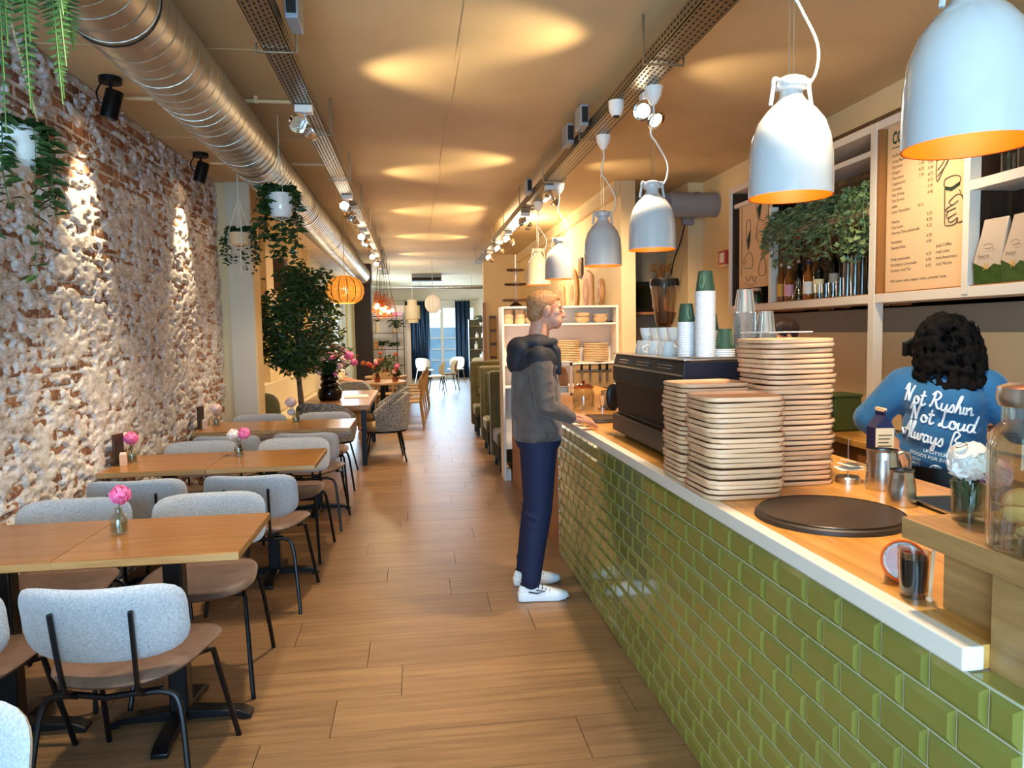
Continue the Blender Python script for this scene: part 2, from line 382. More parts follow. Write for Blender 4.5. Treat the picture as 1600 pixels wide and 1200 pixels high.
def hand(w, fwd, up, side, curl=.5, s=1.0, spread=.1):
    """capsules of a hand: w wrist, fwd finger direction, up back-of-hand normal, side +1 thumb to the left of fwd"""
    w, f, u = Vector(w), Vector(fwd).normalized(), Vector(up).normalized(); u = (u-f*u.dot(f)).normalized(); t = u.cross(f)*side
    P = []
    for k in (-1.5, -.5, .5, 1.5):
        P.append(('c', w+t*k*.012*s, w+f*.085*s+t*k*.02*s, .016*s, .013*s))
    ln = [(.030, .022, .016), (.040, .026, .018), (.043, .028, .019), (.038, .025, .018)]
    for j, k in enumerate((-1.5, -.5, .5, 1.5)):
        p = w+f*.088*s+t*k*.0215*s; d = (f+t*k*spread).normalized(); a = 0
        for i in range(3):
            a += curl*(.5, .9, .7)[i]; dd = (d*math.cos(a)-u*math.sin(a)); q = p+dd*ln[j][i]*s
            P.append(('c', p, q, (.0098-.0008*i)*s, (.009-.0008*i)*s)); p = q
    p = w+f*.025*s+t*.03*s; q = p+(f*.5+t*.8-u*.2).normalized()*.045*s; r = q+(f*.9+t*.25-u*.3).normalized()*.032*s; e = r+(f-u*.3*curl).normalized()*.024*s
    P += [('c', w+f*.02*s, p, .016*s, .014*s), ('c', p, q, .013*s, .011*s), ('c', q, r, .0105*s, .0095*s), ('c', r, e, .0095*s, .0085*s)]
    return P
def head(c, yaw, s=1.0, tilt=0):
    """skull, face, ears; c centre, facing +x turned by yaw"""
    Mx = Matrix.Translation(c) @ Euler((0, tilt, yaw)).to_matrix().to_4x4()
    E = lambda p, r, e=(0,0,0): ('e', Mx @ Vector([q*s for q in p]), [q*s for q in r], (Matrix.Rotation(yaw, 3, 'Z') @ Matrix.Rotation(tilt, 3, 'Y') @ Euler(e).to_matrix()).to_euler())
    P = [E((-.012,0,.028), (.094,.076,.09)), E((.028,0,-.03), (.062,.058,.085)), E((.062,0,-.088), (.026,.03,.024)), E((.06,.034,-.06), (.03,.026,.045)), E((.06,-.034,-.06), (.03,.026,.045)),
         E((.092,0,-.022), (.02,.012,.026), (0,.45,0)), E((.104,0,-.036), (.013,.014,.011)), E((.073,0,.022), (.018,.05,.014)), E((.088,0,-.068), (.011,.022,.007)), E((.085,0,-.078), (.011,.018,.007)),
         E((-.002,.083,-.016), (.024,.011,.037), (0,.25,.4)), E((-.002,-.083,-.016), (.024,.011,.037), (0,.25,-.4)), E((.005,.076,-.037), (.01,.008,.012)), E((.005,-.076,-.037), (.01,.008,.012)),
         E((.06,.04,-.015), (.025,.022,.022)), E((.06,-.04,-.015), (.025,.022,.022))]
    return P, Mx

# the customer at the counter (world frame, facing +x)
MY = 4.36
def man_parts():
    y = MY; S = []
    hp, _ = head((.795, y, 1.735), R_(-6), 1.02, .03); S += hp
    S += [('c', (.755, y, 1.66), (.735, y, 1.50), .058, .068), ('e', (.72, y, 1.40), (.12, .19, .16)), ('e', (.735, y, 1.17), (.115, .155, .18)), ('e', (.735, y, .99), (.12, .165, .12))]
    for sd, ft, kn in ((-1, (.645, y-.13), (.715, y-.105)), (1, (.655, y+.15), (.73, y+.11))):
        S += [('c', (.735, y+sd*.085, .95), (kn[0], kn[1], .52), .085, .058), ('c', (kn[0]-.005, kn[1], .52), (kn[0]-.035, (kn[1]+ft[1])/2, .36), .056, .056), ('c', (kn[0]-.035, (kn[1]+ft[1])/2, .36), (ft[0], ft[1], .1), .054, .036), ('c', (ft[0], ft[1], .055), (ft[0]+.14, ft[1], .042), .032, .022)]
    S += [('c', (.72, y-.185, 1.46), (.735, y-.25, 1.175), .05, .042), ('c', (.735, y-.25, 1.175), (.915, y-.17, 1.09), .04, .028)]
    S += [('c', (.72, y+.185, 1.46), (.75, y+.24, 1.18), .05, .042), ('c', (.75, y+.24, 1.18), (.945, y+.10, 1.09), .04, .028)]
    S += hand((.925, y-.165, 1.085), (1, .42, -.22), (.15, 0, 1), 1, .35)
    S += hand((.955, y+.09, 1.085), (1, -.6, -.2), (.15, 0, 1), -1, .35)
    return S
MAN = blob(man_parts(), .0075, 3)
def _jacket():
    y = MY
    P = [('e', (.715, y, 1.42), (.15, .215, .13)), ('e', (.725, y, 1.22), (.148, .19, .26)), ('e', (.728, y, 1.04), (.152, .195, .13)), ('e', (.73, y, .985), (.155, .198, .075)), ('c', (.64, y-.06, 1.35), (.62, y-.04, 1.12), .075, .06)]
    P += [('e', (.72, y, 1.5), (.09, .14, .055))]
    for sd, e, wr in ((-1, (.735, y-.255, 1.175), (.895, y-.178, 1.10)), (1, (.75, y+.245, 1.18), (.92, y+.11, 1.10))):
        P += [('c', (.718, y+sd*.175, 1.455), e, .073, .06), ('c', e, wr, .06, .042)]
    for i in range(7):                                              # sleeve folds
        t = i/6; P.append(('e', (.728+.012*t, y-.185-.075*t, 1.42-.25*t), (.073-.006*t, .068, .012), (.25*((-1)**i), .35*((-1)**i), 0)))
    for i in range(4):
        t = i/3; P.append(('e', (.76+.11*t, y-.24+.05*t, 1.165-.055*t), (.012, .054-.006*t, .056-.01*t), (0, .45, .4)))
    P += [('c', (.655, y-.16, 1.3), (.80, y-.185, 1.02), .018, .02), ('c', (.63, y-.12, 1.22), (.74, y-.19, 1.0), .018, .018), ('c', (.60, y-.06, 1.15), (.68, y-.17, .96), .016, .016)]
    return P
JACKET = blob(_jacket(), .010, 7)
def _hood():
    y = MY
    P = [('e', (.70, y, 1.545), (.105, .15, .045), (0, -.25, 0)), ('e', (.625, y-.005, 1.50), (.078, .145, .08), (0, .5, 0)), ('e', (.605, y-.02, 1.435), (.062, .12, .09)), ('c', (.72, y-.12, 1.525), (.83, y-.065, 1.545), .036, .026), ('c', (.72, y+.12, 1.525), (.83, y+.065, 1.545), .036, .026),
         ('c', (.835, y-.09, 1.49), (.848, y-.10, 1.36), .03, .022), ('c', (.835, y+.09, 1.49), (.848, y+.1, 1.32), .03, .022)]
    return P
HOOD = blob(_hood(), .010, 12)
def _pants():
    y = MY; P = [('e', (.733, y, .95), (.142, .178, .1))]
    for sd, ft, kn in ((-1, (.645, y-.13), (.715, y-.105)), (1, (.655, y+.15), (.73, y+.11))):
        P += [('c', (.73, y+sd*.085, .93), (kn[0], kn[1], .54), .106, .080), ('c', (kn[0], kn[1], .54), (kn[0]-.035, (kn[1]+ft[1])/2, .33), .080, .073), ('c', (kn[0]-.035, (kn[1]+ft[1])/2, .33), (ft[0]+.01, ft[1], .12), .072, .06)]
        for z in (.5, .44, .2, .14): P.append(('e', (kn[0]-.02 if z > .3 else ft[0]+.01, (kn[1]+ft[1])/2 if z > .3 else ft[1], z), (.08 if z > .3 else .066, .076 if z > .3 else .062, .011), (0, .3 if z > .3 else -.3, 0)))
    return P
PANTS = blob(_pants(), .011, 4)
MANHAIR = blob([('e', (.772, MY, 1.776), (.103, .083, .08)), ('e', (.728, MY, 1.725), (.055, .073, .075)), ('e', (.84, MY, 1.808), (.042, .056, .026), (0, .35, 0)), ('e', (.755, MY-.064, 1.765), (.04, .018, .035)), ('e', (.755, MY+.064, 1.765), (.04, .018, .035))], .008, 3)
# barista seen from behind
BX, BY = 2.16, 2.74
bf = Vector((.72, .69, 0)).normalized(); bl = Vector((-bf.y, bf.x, 0))      # forward, her left
def B(f, l, z): return Vector((BX, BY, 0)) + bf*f + bl*l + Vector((0, 0, z))
def _bar_body():
    hp, _ = head(B(.06, .03, 1.52), math.atan2(bf.y, bf.x)+.55, .97, .12); P = hp
    P += [('c', B(.03, .01, 1.47), B(-.01, 0, 1.36), .048, .058), ('e', B(0, 0, 1.27), (.13, .15, .15)), ('e', B(.02, 0, 1.08), (.11, .13, .16)), ('e', B(.03, 0, .92), (.13, .15, .12))]
    for sd in (1, -1): P += [('c', B(.03, sd*.08, .9), B(.04, sd*.09, .5), .085, .058), ('c', B(.04, sd*.09, .5), B(.0, sd*.1, .1), .056, .04), ('c', B(0, sd*.1, .05), B(.16, sd*.1, .04), .038, .03)]
    el, wl = B(-.02, .275, 1.205), B(-.03, .17, 1.10)
    P += [('c', B(0, .16, 1.36), el, .046, .04), ('c', el, wl, .036, .026)] + hand(wl, (wl-el)+Vector((-.05, -.12, -.03)), (0, 0, 1), -1, .7, .92)
    er, wr = B(.04, -.262, 1.19), B(.26, -.20, 1.17)
    P += [('c', B(0, -.16, 1.36), er, .046, .04), ('c', er, wr, .036, .026)] + hand(wr, bf+bl*.3, (0, 0, 1), 1, .6, .92)
    return P
BARISTA = blob(_bar_body(), .0085, 3)
def _sweater():
    P = [('e', B(0, 0, 1.30), (.15, .18, .13)), ('e', B(.01, 0, 1.18), (.148, .168, .18)), ('e', B(.02, 0, 1.07), (.15, .165, .09)), ('c', B(.02, .08, 1.05), B(.02, -.08, 1.05), .115, .115), ('c', B(0, .13, 1.385), B(0, -.13, 1.385), .052, .052)]
    el, wl = B(-.02, .275, 1.205), B(-.03, .17, 1.10)
    P += [('c', B(0, .15, 1.355), el, .074, .066), ('c', el, el.lerp(wl, .55), .068, .05)]
    er, wr = B(.04, -.262, 1.19), B(.26, -.20, 1.17)
    P += [('c', B(0, -.15, 1.355), er, .074, .066), ('c', er, er.lerp(wr, .7), .066, .046)]
    return P
SWEATER = blob(_sweater(), .010, 5)
_rc = random.Random(5)
def _curls():
    P = [('e', B(.04, .02, 1.55), (.10, .10, .10)), ('e', B(-.015, -.01, 1.47), (.088, .105, .11)), ('e', B(-.05, -.05, 1.385), (.06, .085, .06))]
    for i in range(520):
        a = _rc.uniform(0, 2*PI); z = _rc.uniform(-1, 1); t = (z+1)/2
        rad = .100*math.sqrt(max(.03, 1-max(0, z)**2)) + .016*(1-t)
        zz = 1.5+z*.145; f = math.cos(a)*rad-.02; l = math.sin(a)*rad*1.1-.03*(1-t)
        if f > .075 and zz < 1.57: continue
        r = _rc.uniform(.008, .017); P.append(('e', B(f, l, zz), (r, r, r*1.2)))
    return P
CURLS = blob(_curls(), .0062, 1)
# colleague behind the tray stacks
_hp2, _ = head((2.31, 4.39, 1.545), R_(200), .96)
COLL = blob(_hp2+[('c', (2.32, 4.39, 1.47), (2.33, 4.39, 1.36), .048, .06), ('e', (2.33, 4.39, 1.24), (.11, .18, .17)), ('e', (2.33, 4.39, 1.0), (.11, .16, .2)), ('c', (2.33, 4.30, .9), (2.33, 4.30, .06), .09, .04), ('c', (2.33, 4.48, .9), (2.33, 4.48, .06), .09, .04), ('c', (2.33, 4.21, 1.36), (2.27, 4.15, 1.1), .045, .035), ('c', (2.33, 4.57, 1.36), (2.27, 4.63, 1.1), .045, .035), ('c', (2.27, 4.15, 1.1), (2.14, 4.25, 1.06), .034, .026), ('c', (2.27, 4.63, 1.1), (2.14, 4.52, 1.06), .034, .026)]+hand((2.13, 4.26, 1.06), (-1, .3, -.1), (0, 0, 1), -1)+hand((2.13, 4.51, 1.06), (-1, -.3, -.1), (0, 0, 1), 1), .0095, 3)
COLLHAIR = blob([('e', (2.335, 4.39, 1.59), (.098, .088, .078)), ('e', (2.36, 4.39, 1.50), (.06, .085, .11)), ('e', (2.30, 4.335, 1.6), (.06, .03, .05)), ('e', (2.30, 4.445, 1.6), (.06, .03, .05))], .009, 3)
# guest on the bench, far left
GX, GY = -1.28, 12.4
_hp3, _ = head((GX, GY, 1.33), R_(-20), 1)
GUEST = blob(_hp3+[('c', (GX-.02, GY, 1.26), (GX-.05, GY, 1.12), .05, .06), ('e', (GX-.07, GY, .96), (.11, .18, .17)), ('e', (GX-.1, GY, .72), (.12, .17, .2)), ('c', (GX-.1, GY-.09, .58), (GX+.32, GY-.12, .57), .08, .06), ('c', (GX-.1, GY+.09, .58), (GX+.32, GY+.12, .57), .08, .06), ('c', (GX+.32, GY-.12, .57), (GX+.34, GY-.12, .07), .055, .035), ('c', (GX+.32, GY+.12, .57), (GX+.34, GY+.12, .07), .055, .035), ('c', (GX+.34, GY-.12, .04), (GX+.5, GY-.12, .03), .035, .03), ('c', (GX+.34, GY+.12, .04), (GX+.5, GY+.12, .03), .035, .03),
      ('c', (GX-.06, GY-.19, 1.1), (GX+.08, GY-.25, .86), .045, .04), ('c', (GX+.08, GY-.25, .86), (GX+.28, GY-.15, .82), .035, .026), ('c', (GX-.06, GY+.19, 1.1), (GX+.08, GY+.25, .86), .045, .04), ('c', (GX+.08, GY+.25, .86), (GX+.28, GY+.12, .82), .035, .026)]+hand((GX+.28, GY-.15, .82), (1, .2, 0), (0, 0, 1), 1, .3)+hand((GX+.28, GY+.12, .82), (1, -.2, 0), (0, 0, 1), -1, .3), .010, 3)
GSHIRT = blob([('e', (GX-.07, GY, .98), (.14, .21, .18)), ('e', (GX-.1, GY, .74), (.155, .2, .2)), ('c', (GX-.06, GY-.18, 1.1), (GX+.06, GY-.245, .88), .065, .06), ('c', (GX-.06, GY+.18, 1.1), (GX+.06, GY+.245, .88), .065, .06)], .012, 5)
GPANTS = blob([('e', (GX-.1, GY, .6), (.16, .19, .1)), ('c', (GX-.1, GY-.09, .58), (GX+.32, GY-.12, .57), .095, .08), ('c', (GX-.1, GY+.09, .58), (GX+.32, GY+.12, .57), .095, .08), ('c', (GX+.32, GY-.12, .57), (GX+.34, GY-.12, .12), .075, .055), ('c', (GX+.32, GY+.12, .57), (GX+.34, GY+.12, .12), .075, .055)], .012, 5)
# ------------------------------------------------------------------ room shell
CZ = 3.18; LX = -1.96; RX = 3.15
floor = struct(G().box(-2.3, 3.4, -2.2, 26.6, -.14, -.012).obj('floor', MT['floorbase'], smooth=0), 'oak plank floor running the length of the room')
PW = .303; P0 = 2.886 - PW*5
JO = {4: -.645, 5: -.38, 6: -.10, 7: -.27, 8: -.66, 9: .40, 10: .184, 11: -.22, 12: .245}
pm = {}
def plank_mesh(L):
    k = round(L, 2)
    if k not in pm: pm[k] = G().box(-L/2+.0015, L/2-.0015, -PW/2+.0012, PW/2-.0012, -.02, 0).mesh('plank', MT['plank'], 0)
    return pm[k]
far = G(); rp = random.Random(2)
for r in range(-11, 79):
    y = P0+PW*(r+.5)
    if y > 26.2: break
    x = JO.get(r, rp.uniform(-1, .6)) - 1.27*4; x0 = -2.02; x1 = 1.05 if y < 7.6 else 2.3
    if y > 15: x1 = 3.2
    while x < x1:
        a, b = max(x, x0), min(x+1.27, x1); x += 1.27
        if b-a < .05: continue
        if 1.6 < y < 9.4: mobj('plank', plank_mesh(b-a), floor, ((a+b)/2, y, 0))
        else: far.box(a+.0015, b-.0015, y-PW/2+.0012, y+PW/2-.0012, -.02, 0)
for y in np.arange(-2, 8, 2.0): far.box(1.06, 3.2, y, y+1.99, -.02, 0)
stuff(far.obj('far_planks', MT['plank'], floor, smooth=0))
ceiling = struct(G().box(-2.3, 3.4, -2.2, 26.6, CZ, CZ+.1).obj('ceiling', MT['ceil'], smooth=0), 'warm tan painted ceiling')
for y in (3.35, 4.28, 5.2, 6.15): G().box(LX, -.72, y, y+.012, CZ-.004, CZ).obj('panel_seam', MT['ceil'], ceiling, smooth=0)
G().box(-.72, -.70, 1.0, 9, CZ-.006, CZ).obj('panel_seam', MT['ceil'], ceiling, smooth=0)
G().box(.28, .295, 1, 20, CZ-.003, CZ).obj('panel_seam', MT['ceil'], ceiling, smooth=0)
struct(G().box(-1.96, 3.3, 2.3, 2.75, 3.07, CZ).obj('trim_1', MT['ceil'], smooth=0), 'shallow ceiling beam above the entrance')

# ---- left brick wall with flaking plaster
wl = struct(G().box(LX-.25, LX-.018, -2, 7.9, 0, CZ).obj('wall_left', M_('old_mortar', '9c8874', .9, noise=('7d6a58', 8), bump=(40, .5)), smooth=0), 'weathered brick wall with flaking white plaster')
MB_ = bpy.data.materials.new('old_brick'); MB_.use_nodes = True
def brickmat(m, base, dark, smear, amt):
    N, L = nodes(m); b = N['Principled BSDF']; b.inputs['Roughness'].default_value = .9
    tc = N.new('ShaderNodeTexCoord'); geo = N.new('ShaderNodeNewGeometry'); oi = N.new('ShaderNodeObjectInfo')
    n1 = N.new('ShaderNodeTexNoise'); n1.inputs['Scale'].default_value = 9; n1.inputs['Detail'].default_value = 5; L.new(geo.outputs['Position'], n1.inputs['Vector'])
    n2 = N.new('ShaderNodeTexNoise'); n2.inputs['Scale'].default_value = 26; n2.inputs['Detail'].default_value = 5; n2.inputs['Roughness'].default_value = .7; L.new(geo.outputs['Position'], n2.inputs['Vector'])
    r1 = N.new('ShaderNodeValToRGB'); r1.color_ramp.elements[0].position = .36; r1.color_ramp.elements[0].color = (*lin(dark), 1); r1.color_ramp.elements[1].position = .64; r1.color_ramp.elements[1].color = (*lin(base), 1)
    L.new(n1.outputs['Fac'], r1.inputs[0])
    mr = N.new('ShaderNodeMapRange'); mr.inputs[3].default_value = .75; mr.inputs[4].default_value = 1.25; L.new(oi.outputs['Random'], mr.inputs[0])
    hs = N.new('ShaderNodeHueSaturation'); L.new(r1.outputs[0], hs.inputs['Color']); L.new(mr.outputs[0], hs.inputs['Value'])
    r2 = N.new('ShaderNodeValToRGB'); r2.color_ramp.elements[0].position = amt; r2.color_ramp.elements[1].position = amt+.12; L.new(n2.outputs['Fac'], r2.inputs[0])
    mx = N.new('ShaderNodeMix'); mx.data_type = 'RGBA'; mx.inputs['B'].default_value = (*lin(smear), 1)
    L.new(r2.outputs[0], mx.inputs['Factor']); L.new(hs.outputs[0], mx.inputs['A']); L.new(mx.outputs['Result'], b.inputs['Base Color'])
    bp = N.new('ShaderNodeBump'); bp.inputs['Strength'].default_value = .6; bp.inputs['Distance'].default_value = .01; L.new(n2.outputs['Fac'], bp.inputs['Height']); L.new(bp.outputs[0], b.inputs['Normal'])
brickmat(MB_, 'a97a58', '7d5038', 'd6c8b6', .53)
MB2 = bpy.data.materials.new('dark_brick'); MB2.use_nodes = True; brickmat(MB2, '9a7448', '5b3b20', 'c9ab78', .60)
BL, BH = .205, .058
rb = random.Random(11)
def brick_variant(mat):
    g = G(); j = lambda s: rb.uniform(-s, s); d = .03
    v = []
    for z in (-BH/2, BH/2):
        for y in (-BL/2, BL/2):
            v.append((-d, y, z)); v.append((rb.uniform(-.007, -.002), y+j(.004), z+j(.004)))
    for z in (-BH/2, BH/2):
        for y in (-BL/2, BL/2):
            v.append((rb.uniform(0, .006), y*.88+j(.006), z*.76+j(.005)))
    # 0,2,4,6 back; 1,3,5,7 rim; 8..11 face
    f = [(8, 9, 11, 10), (1, 3, 9, 8), (3, 7, 11, 9), (7, 5, 10, 11), (5, 1, 8, 10), (0, 2, 3, 1), (2, 6, 7, 3), (6, 4, 5, 7), (4, 0, 1, 5)]
    return g.add(v, f).mesh('brick', mat, 50)
bv = [brick_variant(MB_) for _ in range(8)]
cand = []
nrow = int(CZ/.0745)
for r in range(nrow):
    z = .04+r*.0745; y = 1.6 + (.11 if r % 2 else 0)
    while y+BL/2 < 7.88: cand.append((y, z)); y += .2165
vis = sorted([c for c in cand if c[0] > 3.75-(.25 if c[1] < 1.2 else 0)], key=lambda c: (c[0]**2+(c[1]-EYE)**2) - (3 if c[1] < 1.5 else 0))
keep = set(vis[:300]); rest = G()
for c in cand:
    me = rb.choice(bv); off = rb.uniform(-.004, .006)
    if c in keep:
        mobj('brick', me, wl, (LX-.014+off, c[0], c[1]), (rb.uniform(-.02, .02), rb.uniform(-.03, .03), rb.uniform(-.015, .015)))
    else:
        n = len(rest.v); rest.v += [(p.co.x+LX-.014+off, p.co.y+c[0], p.co.z+c[1]) for p in me.vertices]; rest.f += [tuple(i+n for i in q.vertices) for q in me.polygons]
stuff(rest.obj('remaining_bricks', MB_, wl, smooth=50))
# plaster skin: real relief, thick where it still clings, sunk to joint level where it has fallen off
st = .0125; ys = np.arange(1.6, 7.9, st); zs = np.arange(0, CZ, st); U, V = np.meshgrid(ys, zs, indexing='ij')
lowf = fbm(U*.9+3, V*.9, 3); a = fbm(U*7, V*15, 4); b_ = fbm(U*18, V*38, 3); streak = fbm(U*13, V*7, 3)
cov = (lowf-.5)*.5 + (a-.5)*1.2 + (streak-.5)*.4 + (b_-.5)*1.35
cov += .17*np.exp(-((V-1.55)/.85)**2) - .12*(V < .95)*(.95-V)/.6 - .11*np.clip((U-5.2)/2.6, 0, 1) + .10*np.exp(-((U-4.0)/1.0)**2) - .10*np.clip((V-2.3)/.8, 0, 1) + .0
thick = np.clip((cov+.06)*6, 0, 1); thick = thick*thick*(3-2*thick)
Xp = LX-.0155 + .0185*thick + .010*(b_-.5)*thick + .005*(a-.5)
n1, n2 = U.shape; pv = np.stack([Xp, U, V], -1).reshape(-1, 3); ii = np.arange(n1*n2).reshape(n1, n2)
pf = np.stack([ii[:-1, :-1], ii[1:, :-1], ii[1:, 1:], ii[:-1, 1:]], -1).reshape(-1, 4)
me = bpy.data.meshes.new('plaster'); me.vertices.add(len(pv)); me.vertices.foreach_set('co', pv.ravel()); me.loops.add(pf.size); me.loops.foreach_set('vertex_index', pf.ravel().astype(np.int32))
me.polygons.add(len(pf)); me.polygons.foreach_set('loop_start', np.arange(0, pf.size, 4, dtype=np.int32)); me.polygons.foreach_set('loop_total', np.full(len(pf), 4, dtype=np.int32)); me.update(calc_edges=True); me.validate()
mp = bpy.data.materials.new('flaking_plaster'); mp.use_nodes = True; N, L = nodes(mp); pb = N['Principled BSDF']; pb.inputs['Roughness'].default_value = .85
tc0 = N.new('ShaderNodeTexCoord'); tc = N.new('ShaderNodeMapping'); tc.inputs['Scale'].default_value = (1, .4, 1); L.new(tc0.outputs['Object'], tc.inputs['Vector'])
def nz(scale, det=5, rgh=.6):
    n = N.new('ShaderNodeTexNoise'); n.inputs['Scale'].default_value = scale; n.inputs['Detail'].default_value = det; n.inputs['Roughness'].default_value = rgh; L.new(tc.outputs[0], n.inputs['Vector']); return n
def ramp(n, stops):
    r = N.new('ShaderNodeValToRGB'); e = r.color_ramp.elements
    e[0].position, e[0].color = stops[0][0], (*lin(stops[0][1]), 1); e[1].position, e[1].color = stops[-1][0], (*lin(stops[-1][1]), 1)
    for p, c in stops[1:-1]: q = e.new(p); q.color = (*lin(c), 1)
    L.new(n.outputs['Fac'], r.inputs[0]); return r
ra = ramp(nz(16, 8, .75), [(.34, 'b0947c'), (.43, 'd8cec4'), (.55, 'f2f0ef'), (.66, 'ded4ca')])
rs = ramp(nz(38, 6, .75), [(.42, '5c4a3a'), (.54, 'ffffff')])
mx = N.new('ShaderNodeMix'); mx.data_type = 'RGBA'; mx.blend_type = 'MULTIPLY'; mx.inputs['Factor'].default_value = .36
L.new(ra.outputs[0], mx.inputs['A']); L.new(rs.outputs[0], mx.inputs['B']); L.new(mx.outputs['Result'], pb.inputs['Base Color'])
nb = nz(60, 5, .7); bp = N.new('ShaderNodeBump'); bp.inputs['Strength'].default_value = .5; bp.inputs['Distance'].default_value = .006; L.new(nb.outputs['Fac'], bp.inputs['Height']); L.new(bp.outputs[0], pb.inputs['Normal'])
me.materials.append(mp)
for p in me.polygons: p.use_smooth = True
o = mobj('plaster', me, wl); o['label'] = 'flaking off-white plaster over the bricks'

# ---- rest of the shell
wlr = struct(G().box(-2.3, -2.04, 7.9, 19.5, 0, CZ).obj('wall_left_rear', MT['cream'], smooth=0), 'cream wall beyond the brick wall')
for a in ((19.5, 23.4, 0, .6), (19.5, 23.4, 2.6, CZ), (23.4, 26.4, 0, CZ)): G().box(-2.3, -2.04, a[0], a[1], a[2], a[3]).obj('wall_section', MT['cream'], wlr, smooth=0)
w2 = struct(thing('added_side_window', 'unseen side window added to light the rear room', 'window', (-2.15, 21.45, .6))); del w2['category']  # window added out of view so light enters the rear room
for y in (-1.95, -.65, .6, 1.89): G().box(-.04, .04, y, y+.06, 0, 2).obj('mullion', MT['white'], w2, smooth=0)
for y0, y1 in ((-1.89, -.65), (-.59, .6), (.66, 1.89)): G().box(-.005, .005, y0, y1, 0, 2).obj('pane', MT['glass'], w2, smooth=0)
pil = struct(G().box(-2.3, -1.63, 7.9, 8.22, 0, CZ).obj('trim_2', MT['cream'], smooth=0, bevel=.006), 'cream pilaster where the brick wall ends')
G().box(-1.875, -1.636, 7.88, 7.9, 0, CZ).obj('face_panel', MT['grey_cream'], pil, smooth=0, bevel=.004)
for i, (y, w_, d) in enumerate(((10.2, .5, .10), (12.0, .12, .10), (14.2, .4, .10))):
    struct(G().box(-2.05, -2.04+d, y, y+w_, 0, CZ).obj('trim_%d' % (3+i), MT['cream'], smooth=0, bevel=.004), 'flat cream pier on the rear left wall')
wr = struct(G().box(RX, RX+.2, -2.2, 8.6, 0, CZ).obj('wall_right', MT['cream'], smooth=0), 'cream wall behind the back bar')
bd = [brick_variant(MB2) for _ in range(5)]
mort = G().box(RX-.02, RX, 3.4, 6.4, 1.72, 3.0).obj('mortar_bed', M_('brown_mortar', '6d5436', .9, bump=(50, .5)), wr, smooth=0)
for r in range(17):
    y = 3.5+(.11 if r % 2 else 0)
    while y < 6.3:
        if y > 4.2: mobj('brick', rb.choice(bd), wr, (RX-.022+rb.uniform(-.006, .004), y, 1.76+r*.0745), (0, 0, PI))
        y += .2165
# partition of the booth alcove and kitchen niche
struct(G().box(2.2, 2.36, 7.6, 15.2, 0, CZ).obj('wall_alcove', MT['cream'], smooth=0, bevel=.004), 'cream side wall of the booth alcove')
struct(G().box(1.44, 2.36, 15, 15.2, 0, CZ).obj('wall_alcove_end', MT['cream'], smooth=0), 'cream end wall of the booth alcove')
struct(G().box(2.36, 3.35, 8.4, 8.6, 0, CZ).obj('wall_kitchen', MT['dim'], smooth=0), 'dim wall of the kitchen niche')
struct(G().box(2.98, 3.15, 7.7, 8.4, 0, CZ).obj('trim_7', MT['cream'], smooth=0), 'cream pier beside the kitchen niche')
struct(G().box(2.14, 2.2, 7.65, 15, 3.02, CZ).obj('trim_8', MT['cream'], smooth=0), 'cream cornice above the alcove wall')
struct(G().box(1.40, 1.47, 14.93, 15.0, 0, 2.2).obj('trim_9', MT['tanwood'], smooth=0), 'narrow wooden door jamb at the alcove end')
struct(G().box(3.2, 3.4, 8.6, 26.4, 0, CZ).obj('wall_right_rear', MT['cream'], smooth=0), 'pale right wall of the rear room')
# far wall with garden doors
fw = struct(thing('wall_far', 'pale end wall with glazed garden doors', 'wall', (0, 0, 0)), 'pale end wall with glazed garden doors')
del fw['category']
for a in ((-2.3, -.35, 0, CZ), (2.15, 3.3, 0, CZ), (-.35, 2.15, 2.55, CZ)): G().box(a[0], a[1], 25.6, 25.8, a[2], a[3]).obj('wall_section', MT['white'], fw, smooth=0)
dr = thing('door_1', 'white glazed double garden door at the far end', 'door', (0, 25.6, 0)); struct(dr); del dr['category']
for x in (-.35, .45, .92, 1.45, 2.08): G().box(x, x+.09, -.06, .06, 0, 2.55).obj('stile', MT['white'], dr, smooth=0)
for z in (0, 2.45): G().box(-.35, 2.15, -.05, .05, z, z+.1).obj('rail', MT['white'], dr, smooth=0)
for x0, x1 in ((-.26, .45), (.54, .92), (1.01, 1.45), (1.54, 2.08)): G().box(x0, x1, -.008, .008, .1, 2.45).obj('pane', MT['glass'], dr, smooth=0)
struct(G().box(-6, 8, 25.9, 60, -.2, -.1).obj('ground', M_('pale_terrace', 'c9d2d8', .8), smooth=0), 'pale terrace outside the garden doors')
hd = thing('garden_wall', 'pale blue rendered garden wall outside the doors', 'wall', (1.3, 30, -.1))
G().box(-5, 5, 0, .3, 0, 1.9).obj('wall_face', M_('pale_blue_render', '8fc0e6', .8, noise=('b7d6ea', 2, 4)), hd, smooth=0)
for z in (.55, 1.0, 1.45): G().box(-5, 5, -.03, 0, z, z+.05).obj('ledge', MT['white'], hd, smooth=0)
